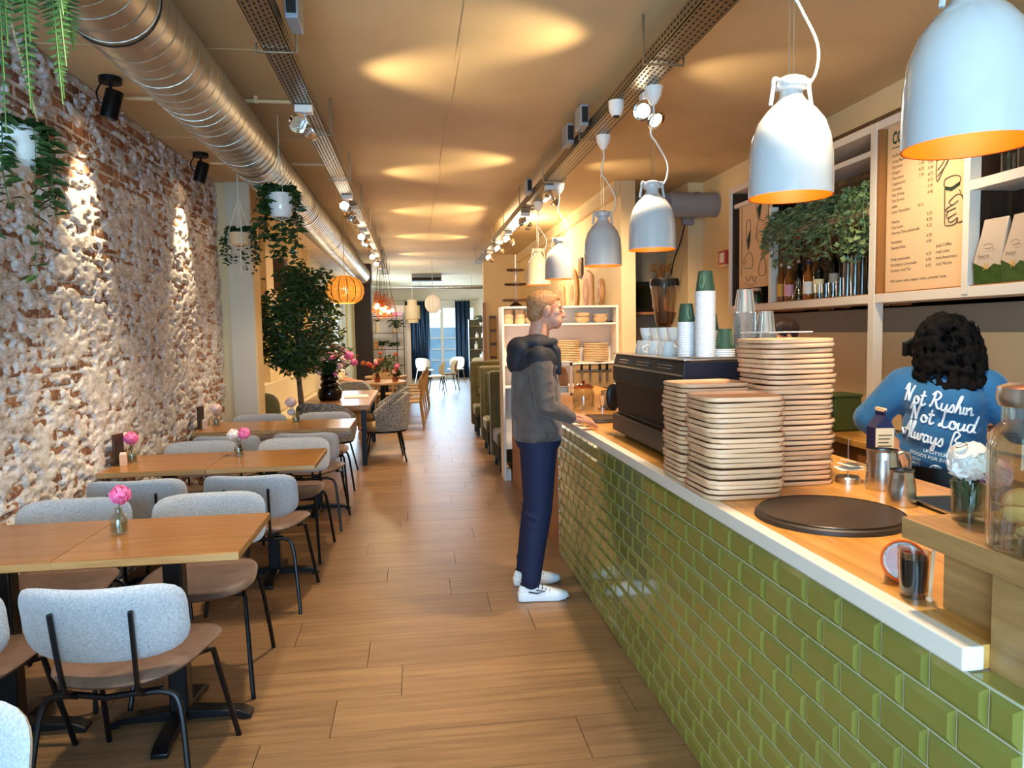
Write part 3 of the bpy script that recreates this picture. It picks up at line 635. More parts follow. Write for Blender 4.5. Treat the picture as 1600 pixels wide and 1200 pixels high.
# street side behind the camera: wall with a large shop window
ff = struct(thing('wall_front', 'shop front wall behind the camera', 'wall', (0, 0, 0))); del ff['category']
for a in ((-2.3, 3.4, -2.2, -2.0, 0, .35), (-2.3, 3.4, -2.2, -2.0, 3.02, CZ), (-2.3, -2.2, -2.2, -2, .35, 3.02), (2.3, 3.4, -2.2, -2, .35, 3.02)): G().box(*a).obj('wall_section', MT['white'], ff, smooth=0)
wn = struct(thing('window_1', 'large shop window on the street side', 'window', (0, -2.1, 0))); del wn['category']
for x in (-2.2, -.75, .75, 2.22): G().box(x, x+.07, -.05, .05, .35, 3.02).obj('mullion', MT['black'], wn, smooth=0)
for x0, x1 in ((-2.13, -.75), (-.68, .75), (.82, 2.22)): G().box(x0, x1, -.005, .005, .35, 3.02).obj('pane', MT['glass'], wn, smooth=0)

# ---- spiral duct
dt = thing('spiral_duct', 'large galvanised spiral ventilation duct under the ceiling, left side', 'duct', (-1.125, 1.2, 2.925))
DL = 16.2; dr_ = .182
G().lathe([(dr_, 0), (dr_, DL)], 40, M=Matrix.Rotation(-PI/2, 4, 'X')).obj('pipe', MT['galv'], dt)
hp = []; pitch = .105
for i in range(int(DL/pitch*24)):
    an = 2*PI*i/24; hp.append((math.cos(an)*dr_, i/24*pitch, math.sin(an)*dr_))
G().tube(hp, .004, 5).obj('spiral_seam', MT['galv'], dt)
for y in (1.9, 4.3, 6.7, 9.1, 11.5, 13.9):
    G().lathe([(dr_+.006, 0), (dr_+.006, .07)], 32, M=Matrix.Translation((0, y, 0)) @ Matrix.Rotation(-PI/2, 4, 'X')).obj('coupling', MT['galv'], dt)
    G().tube([(0, y+.03, dr_), (0, y+.03, CZ-2.925)], .006, 6).obj('hanger_rod', MT['galv2'], dt)
G().lathe([(.19, 0), (.19, .12), (.17, .13), (0, .13)], 32, M=Matrix.Translation((0, DL, 0)) @ Matrix.Rotation(-PI/2, 4, 'X')).obj('end_cap', MT['galv'], dt)
d2 = thing('duct_branch', 'short galvanised duct stub above the kitchen niche', 'duct', (2.62, 7.35, 2.88))
G().lathe([(.125, 0), (.125, .55)], 32, M=Matrix.Rotation(PI/2, 4, 'Y')).obj('pipe', MT['grey'], d2)
for x in (.08, .3): G().lathe([(.131, 0), (.131, .04)], 32, M=Matrix.Translation((x, 0, 0)) @ Matrix.Rotation(PI/2, 4, 'Y')).obj('collar', MT['grey'], d2)

# ---- perforated cable trays
def tray_(name, label, x, z, wid, hgt, y0, y1, side):
    t = thing(name, label, 'cable tray', (x, 0, z))
    g = G().box(-wid/2, wid/2, y0, y1, 0, .004); g.box(-wid/2, -wid/2+.004, y0, y1, 0, hgt); g.box(wid/2-.004, wid/2, y0, y1, 0, hgt)
    g.obj('channel', MT['galv2'], t, smooth=0)
    s = G(); xs = np.linspace(-wid/2+.018, wid/2-.018, 5)
    for i, y in enumerate(np.arange(y0+.05, min(y1, 9), .042)):
        for k, xx in enumerate(xs):
            o = .021 if k % 2 else 0
            s.add([(xx-.005, y+o, -.0012), (xx+.005, y+o, -.0012), (xx+.005, y+o+.024, -.0012), (xx-.005, y+o+.024, -.0012)], [(0, 1, 2, 3)])
        for zz in (hgt*.3, hgt*.7):
            for sx in (-1, 1):
                xx = sx*(wid/2+.0012); s.add([(xx, y, zz-.006), (xx, y+.024, zz-.006), (xx, y+.024, zz+.006), (xx, y, zz+.006)], [(0, 1, 2, 3)])
    stuff(s.obj('slots', MT['slot'], t, smooth=0))
    for y in np.arange(2.2, y1, 1.45):
        h = wid/2+.03
        G().tube([(side*h, y, CZ-z), (side*h, y, -.012), (-side*h, y, -.012), (-side*h, y, .03)], .007, 6).obj('hanger_bracket', MT['galv2'], t)
    return t
TLX, TRX, TZ = -.605, 1.285, 2.95
tray_('cable_tray', 'perforated steel cable tray beside the spiral duct, left of the aisle', TLX, TZ, .125, .075, 1.5, 17, 1)
tray_('cable_tray', 'perforated steel cable tray above the counter, holding the white pendants', TRX, TZ, .15, .075, 1.0, 14.5, -1)
def driver_box(x, y, z, label):
    t = thing('lamp_driver', label, 'driver box', (x, y, z), 0, 'grey driver boxes clipped to the cable trays')
    G().box(-.028, .028, -.09, .09, -.07, .07).obj('case', MT['grey'], t, bevel=.006); G().box(-.02, .02, -.1, -.09, -.05, .05).obj('vent', MT['slot'], t, smooth=0)
    return t
for i, y in enumerate((2.95, 3.42)): driver_box(TLX+.12, y, 3.04, 'grey driver box on the left cable tray, %s from the camera' % ORD[i])
for i, y in enumerate((4.95, 5.4, 7.3)): driver_box(TRX-.12, y, 3.04, 'grey driver box on the counter cable tray, %s from the camera' % ORD[i])
def lamp_pair(x, y, label, aims, on=True):
    t = thing('tray_spotlight', label, 'spotlight', (x, y, TZ), 0, 'reflector spotlights under the cable trays')
    G().box(-.05, .05, -.035, .035, -.045, -.002).obj('junction_box', MT['white'], t, bevel=.004)
    for i, a in enumerate(aims):
        d = Vector(a).normalized(); q = d.to_track_quat('Z', 'Y').to_matrix().to_4x4(); off = Vector((.035*(1 if i else -1), .0, -.10-.05*i))
        Mx = Matrix.Translation(off) @ q
        G().tube([(0, 0, -.045), off*.6+Vector((0, 0, -.02)), off], .008, 6).obj('arm', MT['chrome'], t)
        hd_ = G().lathe([(0, -.045), (.022, -.043), (.04, -.025), (.055, .0), (.057, .008), (.05, .006), (0, -.004)], 20, M=Mx).obj('lamp_head', MT['chrome'], t)
        G().lathe([(0, .0035), (.044, .004), (.046, .001)], 16, M=Mx).obj('lens', MT['bulb'] if on else MT['steel'], hd_)
    G().tube(crom([(.0, 0, -.02), (-.06, .02, -.06), (-.07, 0, -.13), (-.03, 0, -.12)], 5), .004, 5).obj('flex_cable', MT['white'], t)
    return t
EMB = []
for i, (y, on) in enumerate(((4.5, False), (7.3, True), (7.9, False), (9.6, True), (10.3, True), (12.1, True), (13.3, True))):
    lamp_pair(TLX, y, 'chrome reflector spotlight on the left cable tray, %s from the camera' % ORD[i], [(.25, -.75, -.35), (.7, .1, .55)], on)
for i, (y, on) in enumerate(((6.75, False), (8.3, False), (9.8, True), (10.9, True), (12.2, True))):
    lamp_pair(TRX, y, 'chrome reflector spotlight on the counter cable tray, %s from the camera' % ORD[i], [(.5, -.5, -.5), (-.7, .1, .55)], on)
lamp_pair(TRX+.08, 4.12, 'lit reflector spotlight facing the camera beside the security camera', [(-.55, -.8, -.3), (.3, -.6, -.6)], True)
t = thing('dome_camera', 'small white dome security camera under the counter cable tray', 'camera', (TRX-.07, 4.28, TZ))
G().lathe([(.045, 0), (.045, -.03), (.04, -.06), (.028, -.085), (0, -.09)][::-1], 20).obj('housing', MT['white'], t); G().lathe([(.02, -.086), (.02, -.094), (0, -.095)], 14).obj('lens_eye', MT['ink'], t)
t = thing('conduit_pipe', 'thin painted conduit crossing the ceiling above the second spotlight', 'conduit', (0, 6.92, CZ-.03)); G().tube([(-1.76, 0, 0), (-.66, 0, 0)], .012, 8).obj('pipe', MT['cream'], t)
t = thing('conduit_pipe', 'thin painted conduit crossing the ceiling beside the first black spotlight', 'conduit', (0, 5.1, CZ-.03)); G().tube([(-1.8, 0, 0), (-.66, 0, 0)], .012, 8).obj('pipe', MT['cream'], t)
for x in (-1.6, -1.0): G().box(x, x+.02, -.016, .016, -.016, .03).obj('clip', MT['cream'], t, smooth=0)
for i, (x, y, lb) in enumerate(((-1.775, 4.80, 'black cylinder ceiling spotlight nearest the fern, aimed at the bricks'), (-1.775, 6.68, 'black cylinder ceiling spotlight near the end of the brick wall'))):
    t = thing('ceiling_spotlight', lb, 'spotlight', (x, y, CZ), 0, 'black ceiling spotlights by the brick wall')
    G().lathe([(0, 0), (.065, 0), (.065, -.035), (0, -.035)], 24).obj('ceiling_plate', MT['black'], t, bevel=.003)
    G().tube([(0, 0, -.03), (.0, 0, -.09)], .01, 8).obj('swivel', MT['black'], t)
    Mx = Matrix.Translation((0, 0, -.16)) @ Euler((0, R_(16), 0)).to_matrix().to_4x4()
    h = G().lathe([(0, .085), (.048, .085), (.05, .08), (.05, -.085), (.044, -.085), (.04, -.07), (0, -.07)], 24, M=Mx).obj('cylinder_body', MT['black'], t)
    G().lathe([(0, -.072), (.038, -.072)], 16, M=Mx).obj('lamp_disc', MT['bulbwarm'], h)
    G().tube(crom([(-.05, 0, -.03), (-.09, .02, -.08), (-.075, .01, -.14), (-.045, 0, -.15)], 5), .005, 5).obj('cable', MT['black'], t)
    light('wall_spot_beam', 'SPOT', (x-.02, y, CZ-.26), 52, (1, .80, .52), .03, aim=(LX-.02, y-.02, 2.2), cone=54, blend=.7)
# warm beams: tray lamps light the ceiling and the room below
for y in (4.5, 7.3, 9.6, 12.1, 14.8):
    light('tray_uplight_beam', 'SPOT', (TLX+.12, y, TZ-.13), 21, WARM, .05, aim=(TLX+1.0, y+.1, CZ), cone=76, blend=.9)
for y in (3.9, 6.75, 9.4, 12.2):
    light('tray_uplight_beam', 'SPOT', (TRX-.12, y, TZ-.13), 21, WARM, .05, aim=(TRX-.95, y+.1, CZ), cone=76, blend=.9)
for y in (4.3, 6.9): light('tray_uplight_beam', 'SPOT', (TRX+.12, y, TZ-.13), 10, WARM, .05, aim=(TRX+.9, y+.1, CZ), cone=60, blend=.9)
for x, y in ((TLX, 2.0), (TLX, 4.4), (TLX, 7.3), (TLX, 9.7), (TLX, 12.2), (TLX, 15), (TRX, 2.1), (TRX, 4.1), (TRX, 6.8), (TRX, 9.4), (TRX, 12.2)):  # two nearest beams added without lamps, to warm the foreground and worktop
    light('tray_downlight_beam', 'SPOT', (x, y, TZ-.16), 100, (1, .80, .55), .06, aim=(x+(-.35 if x < 0 else .12), y+.2, 0), cone=100, blend=.9)
light('back_bar_fill', 'SPOT', (2.25, 3.6, 3.12), 60, (1, .78, .52), .08, aim=(2.6, 3.8, 1.2), cone=110, blend=.9)  # bare spot over the back bar, no fixture modelled
light('back_bar_fill', 'SPOT', (1.75, 6.2, 3.12), 130, (1, .78, .52), .08, aim=(1.7, 7.6, 1.3), cone=100, blend=.9)  # added spot with no fixture, brightens the divider shelf and stoneware
light('alcove_fill', 'POINT', (1.5, 10.2, 2.75), 45, (1, .78, .5), .1)  # bare point light in the alcove, no lamp body
light('rear_room_fill', 'POINT', (-.25, 16.7, 2.3), 26, (1, .93, .84), .2)  # added point light with no lamp, brightens the white board screen
light('bench_fill', 'POINT', (-1.2, 11.4, 2.0), 9, (1, .76, .46), .1)  # bare point light beside the bench, without a lamp body
# ------------------------------------------------------------------ dining chairs and tables by the brick wall
def make_chair():
    t = thing('dining_chair', 'x', 'chair')
    def seatfn(x, y, z):
        k = 1+.10*(y/.25); return (x*k, y, .475+z+.02*(x/.25)**2-.012*(y/.25 if y > 0 else 0))
    G().pillow(.50, .52, .062, 3.2, 5, 36, seatfn, 6, .2).obj('seat', MT['seat'], t, smooth=60)
    def backfn(x, y, z):
        a = x/.42; rr = .42+z
        return (rr*math.sin(a), -.285+.42*.78-rr*math.cos(a)*.78 - y*.22, .69+y+.018*(x/.27)**2*(1 if y > 0 else .2))
    G().pillow(.58, .265, .046, 3.6, 5, 44, backfn, 6).obj('backrest', MT['fabric'], t, smooth=60)
    for s in (-1, 1):
        x = s*.115; G().tube([(x, -.215, .43), (x, -.27, .47), (x*1.05, -.292, .60), (x*1.08, -.312, .745)], .011, 8, flat=.7).obj('back_strut', MT['black'], t)
    G().tube([(-.17, -.20, .435), (0, -.235, .43), (.17, -.20, .435)], .011, 8).obj('rear_crossbar', MT['black'], t)
    G().tube([(-.2, .13, .435), (.2, .13, .435)], .010, 8).obj('front_crossbar', MT['black'], t)
    for s in (-1, 1):
        G().tube(crom([(s*.10, -.222, .432), (s*.18, -.21, .428), (s*.225, -.215, .38), (s*.255, -.25, .15), (s*.27, -.272, .0)], 4), .0105, 8).obj('leg', MT['black'], t)
        G().tube([(s*.19, .06, .44), (s*.215, .14, .42), (s*.255, .27, .0)], .0105, 8).obj('leg', MT['black'], t)
    return t
CH = make_chair(); used = [False]
def chair(x, y, rz, label):
    g = 'grey backed dining chairs along the brick wall'
    if not used[0]:
        used[0] = True; CH.location = (x, y, 0); CH.rotation_euler.z = rz; CH['label'] = label; CH['group'] = g; return CH
    return dup(CH, (x, y, 0), rz, label, g)
chair(-1.02, 2.72, R_(-4), 'grey backed dining chair with its back to us at the nearest table, aisle side')
chair(-1.62, 2.72, R_(3), 'grey backed dining chair cut by the left edge, at the nearest wall-side table')
chair(-1.12, 1.42, PI+R_(-8), 'grey chair backrest in the bottom left corner, nearest the camera')
chair(-1.02, 3.52, PI+R_(3), 'grey dining chair facing us behind the nearest aisle-side table')
chair(-1.66, 3.52, PI, 'grey dining chair facing us behind the nearest wall-side table')
chair(-.94, 4.54, R_(-5), 'grey dining chair with its back to us at the second aisle-side table')
chair(-1.585, 4.54, R_(2), 'grey dining chair with its back to us at the second wall-side table')
chair(-.94, 5.45, PI+R_(-3), 'grey dining chair facing us behind the second aisle-side table')
chair(-1.6, 5.45, PI, 'grey dining chair facing us behind the second wall-side table')
chair(-.885, 6.30, R_(-4), 'grey dining chair with its back to us at the third aisle-side table')
chair(-1.52, 6.30, 0, 'grey dining chair with its back to us at the third wall-side table')
chair(-.92, 7.28, PI, 'pale dining chair facing us behind the third aisle-side table')
chair(-1.55, 7.28, PI, 'pale dining chair facing us behind the third wall-side table')
def make_table(w, d, z, label, loc):
    t = thing('cafe_table', label, 'table', loc, 0, 'oak cafe tables along the brick wall')
    G().box(-w/2, w/2, -d/2, d/2, z-.034, z).obj('tabletop', MT['oak'], t, smooth=0, bevel=.003)
    g = G()
    for a in (0, 1, 2, 3):
        g.box(*((-w/2-.0006, w/2+.0006, -d/2-.0008, -d/2, z-.030, z-.004) if a == 0 else (-w/2, w/2, d/2, d/2+.0008, z-.030, z-.004) if a == 1 else (-w/2-.0008, -w/2, -d/2, d/2, z-.030, z-.004) if a == 2 else (w/2, w/2+.0008, -d/2, d/2, z-.030, z-.004)))
    g.obj('edge_band', MT['oakedge'], t, smooth=0)
    G().box(-.2, .2, -.2, .2, z-.05, z-.034).obj('mounting_plate', MT['black'], t, smooth=0)
    G().cbox((0, 0, z/2-.01), (.075, .075, z-.07)).obj('column', MT['black'], t, bevel=.006)
    for k in range(4):
        Mx = Matrix.Rotation(k*PI/2, 4, 'Z')
        G().prism([(.0, .02), (.0, .062), (.05, .062), (.24, .044), (.285, .022), (.285, .004), (.25, .004), (.23, .02)], -.033, .033, 'y', Mx).obj('foot', MT['black'], t, bevel=.004)
    return t
TZT = .80
make_table(.66, .61, TZT, 'nearest oak table on the aisle side, with a pink flower', (-1.01, 3.12, 0))
make_table(.64, .61, TZT, 'nearest oak table on the wall side, cut by the left edge', (-1.662, 3.12, 0))
make_table(.65, .67, TZT, 'second oak table on the aisle side, with white and pink flowers', (-.965, 4.975, 0))
make_table(.63, .67, TZT, 'second oak table on the wall side, below the menu stand', (-1.61, 4.975, 0))
make_table(.66, .70, TZT, 'third oak table on the aisle side, with a pale rose', (-.91, 6.78, 0))
make_table(.64, .70, TZT, 'third oak table on the wall side, under the far brick wall', (-1.565, 6.78, 0))

def petals(g, c, r, n, seed, flat=.75, up=0):
    q = random.Random(seed)
    for i in range(n):
        z = 1-2*(i+.5)/n; a = i*2.39996; rr = math.sqrt(max(0, 1-z*z)); d = Vector((rr*math.cos(a), rr*math.sin(a), z*flat+up)).normalized()
        p = Vector(c)+d*r*.72*Vector((1, 1, flat)).length/1.5; s = r*q.uniform(.32, .46)
        m = Matrix.Translation(p) @ d.to_track_quat('Z', 'Y').to_matrix().to_4x4() @ Matrix.Rotation(q.uniform(0, 6), 4, 'Z') @ Matrix.Rotation(q.uniform(-.7, .7), 4, 'X')
        h = G().pillow(s*2, s*1.6, s*.5, 2.0, 2, 7, lambda x, y, z_: (x, y, z_+.35*(x*x+y*y)/s)); h.xf(m); g.add(h.v, h.f)
    g.sph(c, r*.62, 10, 6); return g
def bud_vase(x, y, z, flowers, label, scale=1, square=False):
    v = thing('bud_vase', label, 'flower vase', (x, y, z), 0, 'flower vases on the tables')
    s = scale
    prof = [(0, .003), (.030, .003), (.033, .01), (.033, .06), (.026, .078), (.014, .088), (.013, .10), (.017, .106), (.0145, .106), (.0105, .10), (.0115, .09), (.0235, .076), (.030, .058), (.030, .012), (0, .012)]
    G().lathe([(r*s, q*s) for r, q in prof], 20).obj('glass_bottle', MT['glass'], v)
    G().lathe([(0, .0125*s), (.0295*s, .0125*s), (.0295*s, .05*s), (0, .05*s)], 16).obj('water', MT['glassgreen'], v)
    for i, (dx, dy, h, r, m) in enumerate(flowers):
        st_ = G().tube(crom([(0, 0, .015), (dx*.2, dy*.2, .1*s), (dx, dy, h-r*.4)], 4), .0022, 5).obj('stem', MT['stem'], v)
        petals(G(), (dx, dy, h), r, 34, i+3).obj('flower_head', MT[m], v, smooth=60)
    return v
bud_vase(-1.235, 3.17, TZT, [(.012, 0, .165, .042, 'pink')], 'clear glass bud vase with one round pink flower on the nearest table', 1.05)
bud_vase(-1.195, 5.09, TZT, [(-.03, 0, .15, .04, 'whitepetal'), (.035, .01, .155, .042, 'pink')], 'bud vase with a white and a pink flower on the second aisle-side table', 1)
bud_vase(-1.845, 5.0, TZT, [(.0, 0, .16, .045, 'pink'), (-.04, .02, .17, .03, 'palepink')], 'glass of bright pink flowers against the bricks on the second wall-side table', 1)
bud_vase(-1.80, 6.88, TZT, [(0, 0, .16, .05, 'palepink')], 'bud vase with a pale pink flower near the far end of the bricks', 1)
bud_vase(-1.09, 6.83, TZT, [(-.04, 0, .20, .05, 'palepink'), (-.045, .02, .11, .035, 'whitepetal'), (.03, .01, .14, .02, 'leaf')], 'bud vase with a pale rose on the third aisle-side table', 1.1)
for x, y, lb in ((-1.90, 4.93, 'dark framed menu stand against the bricks on the second table'), (-1.885, 6.70, 'dark framed menu stand against the bricks on the third table')):
    t = thing('menu_stand', lb, 'menu stand', (x, y, TZT), R_(78), 'menu stands on the wall-side tables')
    G().box(-.05, .05, -.008, .008, 0, .20).obj('frame', MT['brownwood'], t, bevel=.003); G().box(-.04, .04, -.010, -.008, .015, .185).obj('card', M_('dark_menu_card', '3b2c22', .4), t, smooth=0); G().box(-.045, .045, -.03, .03, 0, .012).obj('stand_foot', MT['brownwood'], t, bevel=.002)
    c = thing('card_box', 'small wooden card box beside the menu stand on the %s table' % ('second' if y < 6 else 'third'), 'box', (x+.045, y-.045, TZT), .3); G().box(-.022, .022, -.022, .022, 0, .075).obj('box_body', MT['bamboo'], c, bevel=.002); G().box(-.017, .017, -.017, .017, .06, .085).obj('cards', MT['paper'], c, smooth=0)

# ------------------------------------------------------------------ hanging plants
def leaf_mesh(name, L, W, mat, fold=.25, droop=.15):
    v = []; f = []
    sec = [(0, .02), (.22, .7), (.5, 1), (.78, .6), (1, 0)]
    for i, (t, w_) in enumerate(sec):
        z = -droop*L*t*t; v += [(L*t, -W/2*w_, z+fold*W*w_*.5), (L*t, 0, z), (L*t, W/2*w_, z+fold*W*w_*.5)]
    for i in range(4):
        a = i*3; f += [(a, a+3, a+4, a+1), (a+1, a+4, a+5, a+2)]
    return G().add(v, f).mesh(name, mat, 60)
def leaf_into(g, p, d, L, W, q, droop=.15):
    d = Vector(d).normalized(); m = Matrix.Translation(p) @ d.to_track_quat('X', 'Z').to_matrix().to_4x4() @ Matrix.Rotation(q.uniform(-1.2, 1.2), 4, 'X')
    v = [(0, 0, 0), (L*.45, -W/2, W*.12), (L*.5, 0, -droop*L*.25), (L*.45, W/2, W*.12), (L, 0, -droop*L)]
    g.add([m @ Vector(a) for a in v], [(0, 1, 2), (0, 2, 3), (1, 4, 2), (2, 4, 3)])
lm_big = leaf_mesh('leaf', .056, .03, MT['leafdark'])
px_, py_, pz_ = -1.37, 2.8, 2.21
t = thing('hanging_planter', 'white glazed pot with trailing vine, hanging at the left edge', 'hanging plant', (px_, py_, pz_))
G().lathe([(0, 0), (.06, 0), (.082, .02), (.09, .06), (.088, .12), (.082, .138), (.077, .136), (.08, .1), (0, .1)], 32).obj('pot', MT['ceramic'], t)
G().lathe([(0, .104), (.079, .104)], 20).obj('soil', MT['bark'], t)
for a in (0.5, 2.6, 4.7): G().tube([(.085*math.cos(a), .085*math.sin(a), .03), (.088*math.cos(a), .088*math.sin(a), .13), (0, 0, .62), (0, 0, CZ-pz_)], .004, 6).obj('rope', MT['rope'], t)
q = random.Random(4)
for (ax, ay, ln, seed) in ((.07, -.03, .40, 1), (.085, .02, .17, 2), (.02, -.085, .15, 3), (-.055, -.06, .24, 4), (.06, .06, .12, 5)):
    pts = crom([(ax*.5, ay*.5, .11), (ax*1.15, ay*1.15, .15), (ax*1.35, ay*1.35, .06), (ax*1.3+q.uniform(-.02, .02), ay*1.3, -.10 if ln > .2 else -.02), (ax*1.2+q.uniform(-.02, .03), ay*1.3, -ln)], 8)
    s = G().tube(pts, .0018, 4).obj('vine_stem', MT['stem'], t)
    for i in [k for k in range(2, len(pts)-1) for _ in (0, 1)]:
        a = q.uniform(0, 6.28); d = Vector((math.cos(a), math.sin(a), q.uniform(-.5, .4)))
        e = d.to_track_quat('X', 'Z').to_euler(); e.rotate_axis('X', q.uniform(-.8, .8)); o = mobj('leaf', lm_big, t, pts[i], e); o.scale = [q.uniform(.7, 1.15)]*3
for i in range(16):
    a = q.uniform(0, 6.28); o = mobj('leaf', lm_big, t, (.06*math.cos(a), .06*math.sin(a), .13+q.uniform(0, .03)), (q.uniform(-.5, .5), q.uniform(-.6, .2), a))
# fern
t = thing('hanging_fern', 'green fern with long drooping fronds hanging in the top left corner', 'hanging plant', (-1.06, 2.2, 2.585))
G().lathe([(0, 0), (.07, 0), (.1, .12), (.096, .12), (.07, .09), (0, .09)], 20).obj('pot', MT['ceramic'], t)
G().tube([(0, 0, .1), (0, 0, CZ-2.585)], .004, 6).obj('rope', MT['rope'], t)
def frond(pts, W, mat, par, n=34):
    P = crom(pts, 10); g = G().tube(P, .0022, 4); m = len(P)
    for i in range(2, m):
        t_ = i/m; w_ = W*(math.sin(PI*min(1, t_*1.0+.06))**.7)*(1-t_*.35); tg = (P[min(i+1, m-1)]-P[i-1]).normalized()
        sd = tg.cross(Vector((0, -1, .25))).normalized()
        for s in (-1, 1):
            d = (sd*s+tg*.35).normalized()
            for o_ in (0, .5):
                p = P[i].lerp(P[max(i-1, 0)], o_); a = p; b = p+d*w_; u = tg*.007
                g.add([a-u*.5, a+u*.5, p+d*w_*.6+u*.55, b, p+d*w_*.6-u*.35], [(0, 1, 2, 3, 4)])
    return g.obj('frond', mat, par, smooth=0)
for i, (ex, ey, ez) in enumerate(((.065, -.05, -.36), (.15, -.03, -.24), (.02, -.08, -.30), (-.03, -.06, -.34), (.105, .04, -.30), (.13, .06, -.16), (-.07, -.02, -.28), (-.0, .08, -.33), (.165, -.06, -.12), (.045, -.10, -.22), (.09, -.08, -.2), (.0, -.11, -.18), (.12, .0, -.33), (-.045, .03, -.4))):
    frond([(ex*.1, ey*.1, .1), (ex*.45, ey*.6, .17), (ex*.85, ey, .04), (ex, ey*1.15, ez)], .085, MT['fern'], t)
def hang_pot(label, loc, potmat, ph, pr, wire_top, vines, leafmat, lsz, cord, tassel=False, spread=1.0, seed=1):
    t = thing('hanging_planter', label, 'hanging plant', loc); q = random.Random(seed)
    G().lathe([(0, 0), (pr*.7, 0), (pr*.9, ph*.12), (pr, ph*.5), (pr*.97, ph), (pr*.9, ph), (pr*.9, ph*.85), (0, ph*.85)], 24).obj('pot', potmat, t)
    for a in (.4, 1.97, 3.5, 5.1):
        G().tube([(0, 0, -.02), (pr*.8*math.cos(a), pr*.8*math.sin(a), 0), (pr*1.06*math.cos(a), pr*1.06*math.sin(a), ph*.7), (0, 0, ph+.28), (0, 0, wire_top-loc[2])], .006 if tassel else .0025, 5).obj('cord', cord, t)
    if tassel:
        G().tube([(0, 0, -.02), (0, 0, -.12)], .006, 6).obj('knot', cord, t); g = G()
        for i in range(12):
            a = i*.52; g.tube([(0, 0, -.11), (.012*math.cos(a), .012*math.sin(a), -.2), (.03*math.cos(a), .03*math.sin(a), -.29)], .003, 4)
        g.obj('tassel', cord, t)
    g = G()
    for i in range(vines):
        a = q.uniform(R_(-38), R_(218)); ln = q.uniform(.05, .42)*spread; r0 = pr*q.uniform(.9, 1.6)
        P = crom([(0, 0, ph*.85), (r0*.7*math.cos(a), r0*.7*math.sin(a), ph+.05), (r0*1.2*math.cos(a), r0*1.2*math.sin(a), ph*.6), (r0*1.3*math.cos(a), r0*1.3*math.sin(a), ph*.6-ln)], 7)
        g.tube(P, .0015, 3)
        for p in P[2:]:
            for k in range(2): b = q.uniform(0, 6.28); leaf_into(g, p, (math.cos(b), math.sin(b), q.uniform(-.6, .3)), lsz*q.uniform(.7, 1.2), lsz*.55, q)
    stuff(g.obj('foliage', leafmat, t, smooth=0)); return t
hang_pot('clay pot in a cotton macrame hanger with a tassel, before the pilaster', (-1.44, 6.5, 2.37), MT['plateclay'], .11, .095, CZ, 14, MT['leaf'], .045, MT['cotton'], True, .8, 3)
hang_pot('white ribbed pot with trailing creeper hanging under the duct', (-.925, 5.5, 2.455), MT['ceramic'], .17, .085, CZ, 17, MT['leaf'], .072, MT['cotton'], False, .95, 8)

# ------------------------------------------------------------------ indoor tree, bench, cushion
t = thing('indoor_tree', 'dark green ficus tree with slim trunk behind the third table', 'tree', (-1.38, 9.02, 0))
G().lathe([(0, 0), (.15, 0), (.19, .34), (.175, .34), (.16, .28), (0, .28)], 24).obj('pot', MT['blackplastic'], t)
G().tube(crom([(0, 0, .2), (.012, 0, .7), (-.01, .01, 1.15), (.02, 0, 1.5), (.0, 0, 1.9)], 5), [.034]*8+[.03]*8+[.02]*5, 8).obj('trunk', MT['bark'], t)
q = random.Random(21); g = G(); br = G()
tips = []
for i in range(95):
    a = q.uniform(0, 6.28); z = q.uniform(-1, 1); rr = math.sqrt(1-z*z)*q.uniform(.55, 1)
    lump = 1+.16*math.sin(3*a+2*z)+.1*math.sin(5*a-4*z)
    tip = Vector((rr*.56*math.cos(a)*lump, rr*.50*math.sin(a)*lump, 1.84+z*.60*(.9+.1*lump))); base = Vector((0, 0, min(1.95, max(1.2, tip.z-.3))))
    P = [base, base.lerp(tip, .55)+Vector((0, 0, .05)), tip]; br.tube(P, [.006, .004, .0015], 4); tips.append((base, tip))
for base, tip in tips:
    for k in range(40):
        f_ = 1-q.random()**1.6*.62; p = base.lerp(tip, f_)+Vector((q.gauss(0, .05), q.gauss(0, .05), q.gauss(0, .05)))
        b = q.uniform(0, 6.28); leaf_into(g, p, (math.cos(b), math.sin(b), q.uniform(-.9, .5)), q.uniform(.08, .125), q.uniform(.038, .055), q)
br.obj('branches', MT['bark'], t); stuff(g.obj('foliage', MT['leafdark'], t, smooth=0))
bn = thing('wall_bench', 'long cream upholstered bench along the left wall behind the tree', 'bench', (-2.03, 9.35, 0))
G().box(0, .5, 0, 5.1, 0, .40).obj('base', MT['tanwood'], bn, bevel=.01); G().box(.02, .52, 0, 5.1, .40, .5).obj('seat_pad', MT['creamfab'], bn, bevel=.03, seg=3); G().box(0, .1, 0, 5.1, .5, .98).obj('back_pad', MT['creamfab'], bn, bevel=.03, seg=3)
sb = thing('bench_stool', 'low wooden stool under the olive cushion beside the pilaster', 'stool', (-1.76, 8.48, 0)); G().box(-.25, .25, -.2, .2, .44, .5).obj('seat', MT['tanwood'], sb, bevel=.006)
for sx in (-.22, .22):
    for sy in (-.17, .17): G().box(sx-.02, sx+.02, sy-.02, sy+.02, 0, .44).obj('leg', MT['tanwood'], sb, smooth=0)
t = thing('cushion', 'olive green cushion leaning on the bench beside the pilaster', 'cushion', (-1.72, 8.42, .505), R_(10)); G().pillow(.42, .46, .14, 3, 5, 28, lambda x, y, z: (x, z+.25*y, .23+y)).obj('cover', MT['olive'], t, smooth=80)
